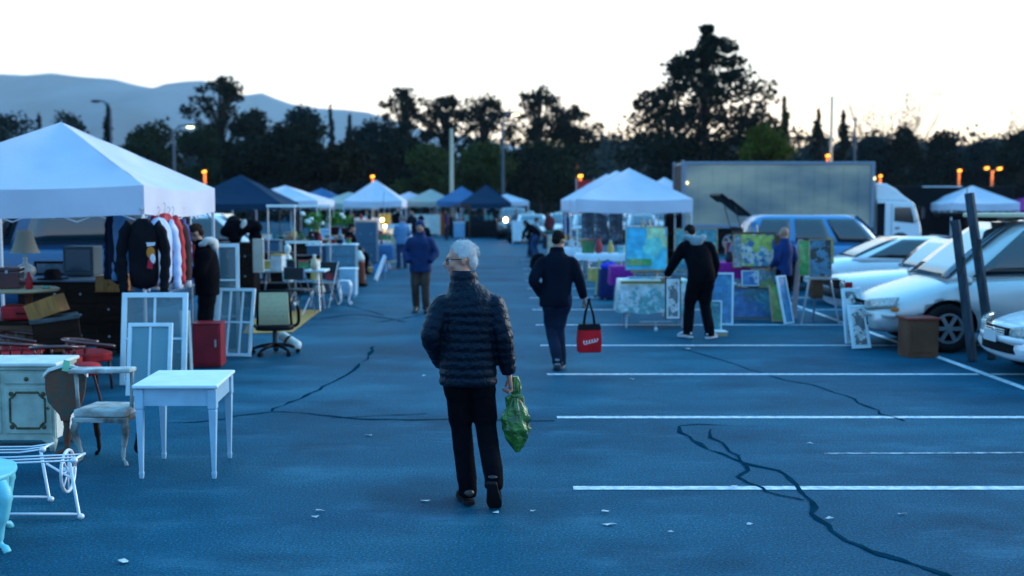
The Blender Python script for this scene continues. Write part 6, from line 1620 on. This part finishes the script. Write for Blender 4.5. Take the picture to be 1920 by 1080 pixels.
CLT = [mat('goods_%d' % i, c, .7, var=.3, vs=8) for i, c in enumerate([(.62, .68, .70), (.08, .26, .5), (.4, .04, .05), (.6, .42, .12), (.02, .03, .05), (.2, .5, .5), (.66, .58, .42), (.06, .2, .08)])]
CNM = ['pale', 'blue', 'red', 'mustard', 'black', 'teal', 'cream', 'dark green']
rg_ = random.Random(21); usedl = set()
def goods(x, y, z, where, w_=None, kind=None):
    i = rg_.randrange(8); k = kind or rg_.choice(['box', 'vase', 'jar', 'box', 'basket'])
    w_ = w_ or rg_.uniform(.12, .26); s = rg_.uniform(.8, 1.3)
    lb = '%s %s %s' % (CNM[i], k, where)
    if lb in usedl:
        for adj in ('squat', 'tall', 'tilted', 'wide', 'little', 'plump'):
            if adj + ' ' + lb not in usedl: lb = adj + ' ' + lb; break
        else: return
    usedl.add(lb)
    t = thing({'box': 'goods_box', 'vase': 'vase', 'jar': 'jar', 'basket': 'basket'}[k], lb, k, (x, y, z), rg_.uniform(-20, 20), 'goods on the far stall tables')
    if k == 'box':
        h_ = w_ * rg_.uniform(.6, 1.3); MB().box((0, 0, h_ / 2), (w_, w_ * .8, h_)).build('box_body', CLT[i], t, bev=.006); MB().box((0, 0, h_ + .012), (w_ + .02, w_ * .8 + .02, .02)).build('lid', CLT[(i + 3) % 8], t)
    elif k == 'basket':
        MB().lathe([(w_ * .35, 0), (w_ * .5, w_ * .5), (w_ * .52, w_ * .52), (w_ * .45, w_ * .5)], n=14).build('basket_body', CLT[i], t, smooth=True); MB().tube([(-w_ * .48, 0, w_ * .5), (-w_ * .3, 0, w_ * .95), (w_ * .3, 0, w_ * .95), (w_ * .48, 0, w_ * .5)], .012, 6).build('handle', PWOOD, t)
    else:
        MB().lathe([(w_ * .25, 0), (w_ * .45, w_ * .4 * s), (w_ * .3, w_ * .9 * s), (w_ * .15, w_ * 1.1 * s), (w_ * .2, w_ * 1.3 * s)], n=14).build('vase_body' if k == 'vase' else 'jar_body', CLT[i], t, smooth=True)
        MB().lathe([(w_ * .21, w_ * 1.3 * s), (w_ * .22, w_ * 1.36 * s), (w_ * .02, w_ * 1.42 * s)], n=14).build('rim', CLT[(i + 2) % 8], t, smooth=True)
# tables with goods: left far stalls
rows = [(600, 29, 1.3, 'on the stall table behind the leafy pots'), (690, 37, 1.4, 'on the stall table behind the slate armoire'), (722, 44, 1.5, 'on the brightly lit far left table'), (640, 42, 1.6, 'on the table beside the grey-green tent'),
        (700, 52, 1.6, 'on the table under the far peaked white tent'), (775, 62, 1.6, 'on the table left of the sage tent'), (530, 33, 1.5, 'on the table under the long white tent roof'), (1135, 27.4, 1.0, 'on the nearest white-clothed right table'),
        (1088, 31, .6, 'on the front left white-clothed right table'), (1085, 37, 1.0, 'on the table under the second right tent'), (1070, 43, 1.0, 'on the table under the third right tent')]
tl = ['grey table behind the leafy pots', 'grey table behind the slate armoire', 'pale table of the brightly lit far left stall', 'grey table beside the grey-green tent', 'pale table under the far peaked white tent', 'pale table left of the sage tent', 'pale table under the long white tent roof', None, None, 'white table under the second tent on the right', 'white table under the third tent on the right']
for i, (px, y, w_, where) in enumerate(rows):
    c = pos(px, y)
    if tl[i]: trestle(tl[i], c.x, y, w_, .7, .76, top=WPAINT if i % 2 else PLAST, group='trestle tables of the far stalls')
    n_ = 9 if i not in (7, 8) else 4
    for k in range(n_): goods(c.x - w_ / 2 + w_ * (k + .5) / n_ + rg_.uniform(-.04, .04), y + rg_.uniform(-.2, .2), .785, where)
# clothes pile on the dark brown cabinet
t = thing('clothes_pile', 'heap of black coats with a white spot on the dark brown cabinet', 'clothes', pos(442, 20.6, 1.30)); c_ = MB(); rr = random.Random(2)
for k in range(9): c_.ell((rr.uniform(-.3, .35), rr.uniform(-.1, .1), rr.uniform(.05, .36)), (rr.uniform(.12, .2), .12, rr.uniform(.08, .14)), rot=(0, rr.uniform(-30, 30), 0))
c_.build('coats', BLK, t, rem=.02); MB().ell((.16, -.12, .3), (.05, .04, .11), rot=(0, 20, 0)).build('white_collar', HOODW, t)
# far centre: black-clothed stall
cx_ = AY(893, 380, 65.5).x
trestle('long table under a black cloth at the end of the aisle', cx_ + .25, 65.6, 3.1, .9, .95, clothm=CK, drop=.93, cname='black cloth hanging to the ground on the long table at the end of the aisle')
t = thing('display_case', 'pale blue box-like display case left of the black-clothed table', 'case', pos(861, 64.3, 0)); MB().box((0, 0, .45), (.62, .5, .85)).build('case_body', mat('case_blue', (.14, .32, .50), .5), t, bev=.01); MB().box((0, 0, .90), (.68, .56, .05)).build('lid', WPAINT, t)
t = thing('door_frame', 'bare wooden frame standing behind the pale blue display case', 'frame', pos(866, 65.0, 0))
for s in (-1, 1): MB().box((s * .42, 0, .9), (.08, .08, 1.8)).build('post', MWOOD, t)
MB().box((0, 0, 1.84), (.94, .08, .08)).build('lintel', MWOOD, t)
for k in range(10): goods(cx_ - 1.1 + k * .28, 65.5, .96, 'on the black-clothed table at the end of the aisle', .3)
simple_dresser('black trunk stack at the left end of the black-clothed table', AY(841, 380, 65).x, 65.2, .5, .5, 1.2, MATS['black_lacquer'], 0, 2, name='trunk_stack', cat='trunk')
for k, (px, z) in enumerate(((817, .0), (828, .0))):
    t = thing('orange_panel', ('left' if k == 0 else 'right') + ' of two orange boards standing under the sage tent', 'board', pos(px, 70, .0), 0, 'orange boards'); MB().box((0, 0, .7), (.30, .05, 1.35)).build('panel', mat('orange_board', (.45, .10, .02), .6, var=.3, vs=3), t); MB().box((0, .2, .02), (.3, .5, .03)).build('foot', MWOOD, t)
# people at the far stalls
PCOL = [mat('coat_%d' % i, c, .9, var=.3, vs=5) for i, c in enumerate([(.01, .012, .02), (.05, .03, .08), (.10, .12, .14), (.03, .08, .2), (.35, .38, .4), (.12, .02, .03)])]
def far_person(label, px, y, rz, ci): person(label, (AY(px, 380, y).x, y, 0), rz, {}, top=PCOL[ci], pants=(JEAN, 1.15), vox=.03, group='shoppers at the far stalls', scale=rg_.uniform(.92, 1.0))
far_person('shopper in a black coat between the two far left tents', 772, 55, 180, 0)
far_person('shopper in a purple coat left of the display case', 838, 61, 90, 1)
far_person('shopper in a grey coat right of the black-clothed table', 968, 60, 200, 2)
far_person('shopper in a blue coat under the third tent on the right', 1062, 41, 90, 3)
far_person('shopper in a red coat by the distant parked cars', 1030, 52, 30, 5)
far_person('shopper in a pale coat under the far peaked white tent', 688, 56, 160, 4)
far_person('shopper in a black coat beside the grey-green tent', 662, 46, 100, 0)
tag(MB().tube([(0, 0, .0), (0, 0, .10), (.02, 0, .35), (0, 0, .52)], [.20, .30, .28, .10], 12, r2=[.15, .2, .2, .08]).build('black_sack', BLK, smooth=True, loc=pos(1011, 33.5, .0), rem=.03), 'full black sack on the asphalt behind the navy-jacketed man', 'sack')

# ------------------------------------------------------------------ lamps, poles, houses
POLEC = mat('pole_cream', (.42, .46, .36), .6, var=.15, vs=1); POLEG = mat('pole_grey', (.05, .08, .11), .5, metal=.3)
E_Y = mat('lamp_lit_yellow', (.9, .9, .5), .4, emit=(1.0, .95, .45), es=3.0)
E_O = mat('lamp_lit_orange', (.9, .4, .05), .4, emit=(1.0, .30, .02), es=2.2)
E_W = mat('bulb_lit', (.9, .7, .4), .4, emit=(1.0, .62, .22), es=4.0)
HEADD = mat('lamp_head_dark', (.02, .03, .04), .5)
def lamp_post(label, px, top, y, arm, lit, r=.11, m=POLEG, name='street_lamp', hy=None):
    c = pos(px, y); H = AY(px, top, y).z
    t = thing(name, label, 'street lamp', (c.x, c.y, 0), 0, 'street lamps and poles')
    MB().tube([(0, 0, 0), (0, 0, .5), (0, 0, .55), (0, 0, H - .3)], [r * 1.7, r * 1.6, r, r * .7], 10).build('pole', m, t, smooth=False)
    s = 1 if arm > 0 else -1; A = abs(arm)
    if A:
        MB().tube(cat2([(0, 0, H - .35), (s * A * .12, 0, H - .05), (s * A * .5, 0, H + .22), (s * A, 0, H + .25)]), r * .5, 8).build('arm', m, t, smooth=True)
        h_ = MB().ell((s * A, 0, H + .22), (.36, .17, .10)).build('lamp_head', HEADD, t, smooth=True)
        if lit: MB().ell((s * A, -.02, H + .13), (.26, .13, .08)).build('lamp_glass', lit, t, smooth=True)
    return t
lamp_post('unlit street lamp with its arm to the left, above the big white tent', 212, 196, 78, -1.0, None)
lamp_post('lit street lamp with its arm to the right, above the navy tent side', 328, 242, 74, 1.1, E_Y)
lamp_post('lit street lamp rising through the open eucalyptus trees in the middle', 943, 218, 80, .9, E_Y, r=.13)
lamp_post('tall plain cream pole between the two round green trees', 847, 232, 72, 0, None, r=.15, m=POLEC, name='cream_pole')
lamp_post('very tall cream flag pole right of the great pine', 1556, 172, 76, 0, None, r=.12, m=POLEC, name='flag_pole')
lamp_post('slender grey pole right of the flag pole', 1600, 212, 84, 0, None, r=.12, name='utility_pole')
def low_lamp(label, px, py, y, r=.2, pole=True, arms=((0, 0),)):
    c = AY(px, py, y)
    t = thing('path_lamp', label, 'lamp', (c.x, c.y, 0), 0, 'orange lamps among the trees')
    MB().cyl((0, 0, 0), (0, 0, c.z - .1), .10, .08).build('pole', mat('pole_lamplight_tint', (.35, .16, .06), .7), t)  # orange lamplight is put into the pole colour
    for dx, dz in arms:
        MB().ell((dx, -.1, c.z + dz), (r * .85, r * .55, r * .45), rot=(0, -12, 0)).build('lamp_glass', E_O, t, smooth=True)
        if dx: MB().bar((0, 0, c.z - .2), (dx, -.05, c.z + dz + .1), .05).build('arm', POLEG, t)
        MB().box((dx, -.05, c.z + dz + r * .6), (r * 2, r, .06)).build('lamp_cap', HEADD, t)
    l_ = bpy.data.lights.new('lamp_glow', 'POINT'); l_.energy = 45; l_.color = (1, .36, .05); l_.shadow_soft_size = .2
    o = bpy.data.objects.new('lamp_glow', l_); COL.objects.link(o); o.parent = t; o.location = (.15, -.6, c.z - .25)
low_lamp('orange lamp on a short post behind the peak of the navy tent', 384, 322, 62, .15)
low_lamp('orange lamp above the peaked white tent left of the aisle', 699, 331, 68, .15)
low_lamp('orange lamp above the row of white tents on the right', 1088, 330, 66, .17)
low_lamp('orange lamp hanging low left of the cream flag pole foot', 1551, 292, 75, .18)
low_lamp('orange lamp just above the cab of the box truck', 1650, 330, 70, .13)
low_lamp('orange lamp left of the twin-headed one over the small white tent', 1798, 320, 72, .16)
low_lamp('orange-lit post with two lamp heads over the small white tent', 1860, 317, 68, .18, arms=((-.36, .05), (.42, .02)))
low_lamp('faint small orange light on the wooded slope left of the great pine', 1082, 293, 115, .14)
def bulb(label, px, py, y, r, m, power=0, hang=1.0):
    c = AY(px, py, y); t = thing('hanging_bulb', label, 'light bulb', c, 0, 'lit bulbs at the stalls'); MB().ell((0, 0, 0), (r, r, r), 12, 8).build('bulb', m, t, smooth=True); MB().cyl((0, 0, r), (0, 0, r + .1), .03).build('socket', GRIL, t)
    MB().tube([(0, 0, r + .1), (.05, .2, r + hang)], .008, 5).build('cord', GRIL, t)
    if power:
        l_ = bpy.data.lights.new('bulb_glow', 'POINT'); l_.energy = power; l_.color = (1, .62, .28); l_.shadow_soft_size = .1; o = bpy.data.objects.new('bulb_glow', l_); COL.objects.link(o); o.parent = t; o.location = (0, -.25, 0)
bulb('bright warm bulb at the right end of the black-clothed table', 948, 412, 63, .13, E_W, 30)
bulb('upper warm bulb at the brightly lit far left stall', 717, 412, 43.5, .07, E_W, 25)
bulb('lower warm bulb at the brightly lit far left stall', 722, 424, 43.2, .07, E_W, 10, .4)
bulb('warm bulb behind the two timber posts', 1813, 442, 24, .07, E_W, 0)
t = thing('yellow_sign', 'yellow board hanging at the brightly lit far left stall', 'sign', pos(722, 44.6, 1.15)); MB().box((0, 0, .2), (.45, .03, .42)).build('panel', mat('yellow_panel', (.6, .35, .06), .7), t); MB().box((0, .01, .42), (.5, .03, .03)).build('rail', PWOOD, t)
t = thing('red_banner', 'red banner on posts beside the orange lamp right of the aisle', 'banner', pos(1097, 62, 2.6)); MB().grid(lambda u, v: V(((u - .5) * .9, .04 * math.sin(u * 8), v * .6)), 10, 4).build('cloth', mat('red_banner_cloth', (.35, .02, .02), .8), t, solid=.01)
for s in (-1, 1): MB().cyl((s * .48, 0, -2.6), (s * .48, 0, .7), .03).build('post', METALG, t)
HW = mat('house_wall', (.22, .26, .28), .9, var=.2, vs=.5); HR = mat('house_roof', (.16, .20, .22), .8, var=.3, vs=1)
for px, y, w_, lb in ((1800, 180, 9, 'low pale-roofed house half hidden on the right slope, left one'), (1880, 185, 8, 'pale house on the right slope near the picture edge')):
    c = AY(px, 300, y); t = thing('hillside_house', lb, 'house', (c.x, y, 0), 0, 'houses on the slope')
    MB().box((0, 0, 4.2), (w_, 6, 8.4)).build('wall', HW, t); MB().prism([(-w_ / 2 - .5, 8.4), (w_ / 2 + .5, 8.4), (w_ / 2 - 1, 9.7), (-w_ / 2 + 1, 9.7)], -3.5, 3.5, 'y').build('roof', HR, t)
    for k in range(3): MB().box((-w_ / 3 + k * w_ / 3, -3.01, 6.9), (1.2, .06, 1.2)).build('window', GLASS, t)
for k, dx in enumerate((0, 14, -30)):
    c = AY(93 + dx * .9, 137, 4300); t = thing('radio_mast', ['thickest', 'shorter', 'leftmost'][k] + ' radio mast on the highest mountain crest', 'mast', (c.x, 4300, c.z - 12), 0, 'masts on the mountain')
    MB().cyl((0, 0, 0), (0, 0, 34 - 9 * k), 1.1, .5, 6).build('mast', POLEG, t); MB().box((0, 0, 20), (5, .6, .6)).build('crossarm', POLEG, t)

# more clutter on the left stalls
trr = [(545, 21.2, 1.1, .76, 'on the white-topped trestle table', 5), (638, 25.6, .5, 1.08, 'on top of the grey-blue chest of drawers', 3), (592, 25.9, .3, 1.06, 'on top of the blue-grey shelf', 2), (565, 27.3, .9, 1.12, 'on the dark upright cabinet behind the racks', 5), (684, 33.4, .5, 1.5, 'on top of the slate-blue armoire', 2), (592, 23, .8, .437, 'on the low coffee table', 3), (703, 34.5, .9, .73, 'on the mid-blue tablecloth', 5)]
for px, y, w_, z, where, n_ in trr:
    for k in range(n_):
        c = pos(px, y); goods(c.x - w_ / 2 + w_ * (k + .5) / n_, y + rg_.uniform(-.12, .12), z + .003, where, rg_.uniform(.1, .2))
for k, (px, y, h_, m_, lb) in enumerate([(520, 22.9, 1.0, DWOOD, 'dark tall cabinet standing behind the white-topped trestle table'), (575, 24.8, .85, MATS['black_lacquer'], 'black cabinet between the coffee table and the open shelf'), (500, 24.5, 1.2, MATS['slate_paint'], 'slate-blue cupboard behind the steel display racks'), (612, 28.2, .95, DWOOD, 'dark cupboard behind the grey-blue chest of drawers')]):
    simple_dresser(lb, pos(px, y).x, y + .1, .55, .4, h_, m_, 0, 2, name='cupboard', cat='cabinet')
t = thing('marble_figure', 'slim white figure-shaped column in front of the dark tall cabinet', 'statue', pos(538, 22.2, 0))
MB().lathe([(.14, 0), (.14, .05), (.08, .08), (.07, .3), (.10, .5), (.12, .75), (.07, .95), (.03, 1.0), (.07, 1.08), (.06, 1.16), (.01, 1.2)], n=16).build('figure_body', CREAMW, t, smooth=True); MB().box((0, 0, -.0 + .01), (.32, .32, .02)).build('plinth', WPAINT, t)
for k, (px, y, rz) in enumerate(((470, 23.2, 30), (606, 21.9, -20), (560, 20.4, 160))):
    t = thing('folding_chair', ['dark folding chair behind the dark brown cabinet', 'dark folding chair between the coffee table and the trestle table', 'dark folding chair under the end of the white-topped trestle table'][k], 'chair', pos(px, y, 0), rz, 'folding chairs at the left stalls')
    MB().box((0, 0, .44), (.40, .38, .03)).build('seat', METALD, t, bev=.008); MB().box((0, .21, .74), (.40, .02, .22)).build('backrest', METALD, t, bev=.008)
    for s in (-1, 1): MB().tube([(s * .2, -.2, 0), (s * .2, .21, .86)], .012, 6).build('leg', METALG, t); MB().tube([(s * .18, .24, 0), (s * .18, -.16, .44)], .012, 6).build('leg', METALG, t)

# pale goods standing on the ground and on cloths along the left of the aisle
for k, (px, y, z, kd, wd_) in enumerate([(598, 24.4, 0, 'vase', .26), (520, 20.7, .765, 'box', .22), (588, 20.9, .765, 'jar', .18), (668, 29.5, 0, 'box', .4), (684, 31.5, 0, 'basket', .4), (712, 33, 0, 'box', .36), (735, 38, 0, 'box', .5), (726, 41, 0, 'basket', .5), (742, 45, 0, 'box', .6),
    (700, 40, 0, 'box', .6), (760, 52, 0, 'box', .6), (778, 58, 0, 'vase', .5), (795, 64, 0, 'box', .7), (1060, 34, 0, 'box', .5), (1048, 38, 0, 'basket', .5), (1042, 44, 0, 'box', .6), (1120, 29, 0, 'box', .4), (1035, 50, 0, 'box', .7)]):
    c = pos(px, y, z + .002); side = 'left' if px < 900 else 'right'
    goods(c.x, y, z + .002, ['by the white stand', 'at the left end of the trestle table', 'at the right end of the trestle table', 'on the ground before the slate armoire', 'on the ground below the blue tablecloth', 'on the ground under the blue-clothed table', 'on the asphalt by the pale blue shirt', 'on the asphalt beyond the pale blue shirt', 'on the asphalt at the brightly lit stall',
        'on the asphalt behind the blue-clothed table', 'on the asphalt near the far white tent', 'on the asphalt before the sage tent', 'on the asphalt left of the display case', 'on the asphalt under the first right tent', 'on the asphalt under the second right tent', 'on the asphalt under the third right tent', 'on the asphalt under the nearest white cloth', 'on the asphalt by the shopper in red'][k], wd_, kd)
for k, (px, y, w_, h_, m_, lb) in enumerate([(575, 31.5, 1.1, .95, WPAINT, 'white wide cabinet behind the leafy pots'), (615, 34, .9, 1.2, BPAINT, 'pale blue cupboard behind the seated vendor'), (742, 47, 1.2, 1.1, WPAINT, 'white cabinet at the brightly lit far left stall'), (690, 44.5, 1.0, 1.4, CREAMW, 'cream cupboard left of the brightly lit stall'), (800, 68, 1.6, 1.3, CREAMW, 'cream cabinet under the sage tent'), (985, 56, 1.3, 1.1, WPAINT, 'white cabinet right of the black-clothed table')]):
    simple_dresser(lb, pos(px, y).x, y, w_, .5, h_, m_, 0, 2, name='cupboard', cat='cabinet')

# ------------------------------------------------------------------ haze
hz = MB().box((0, 2650, 300), (11000, 5900, 603.6))
hm = bpy.data.materials.new('haze_air'); hm.use_nodes = True
hm.node_tree.nodes.clear()
ho = hm.node_tree.nodes.new('ShaderNodeOutputMaterial'); pv = hm.node_tree.nodes.new('ShaderNodeVolumePrincipled')
pv.inputs['Density'].default_value = .00011
pv.inputs['Color'].default_value = (.70, .89, 1.0, 1)
hm.node_tree.links.new(pv.outputs[0], ho.inputs['Volume'])
tag(hz.build('haze', hm), 'thin bluish morning air that pales the mountains', 'haze', kind='stuff')
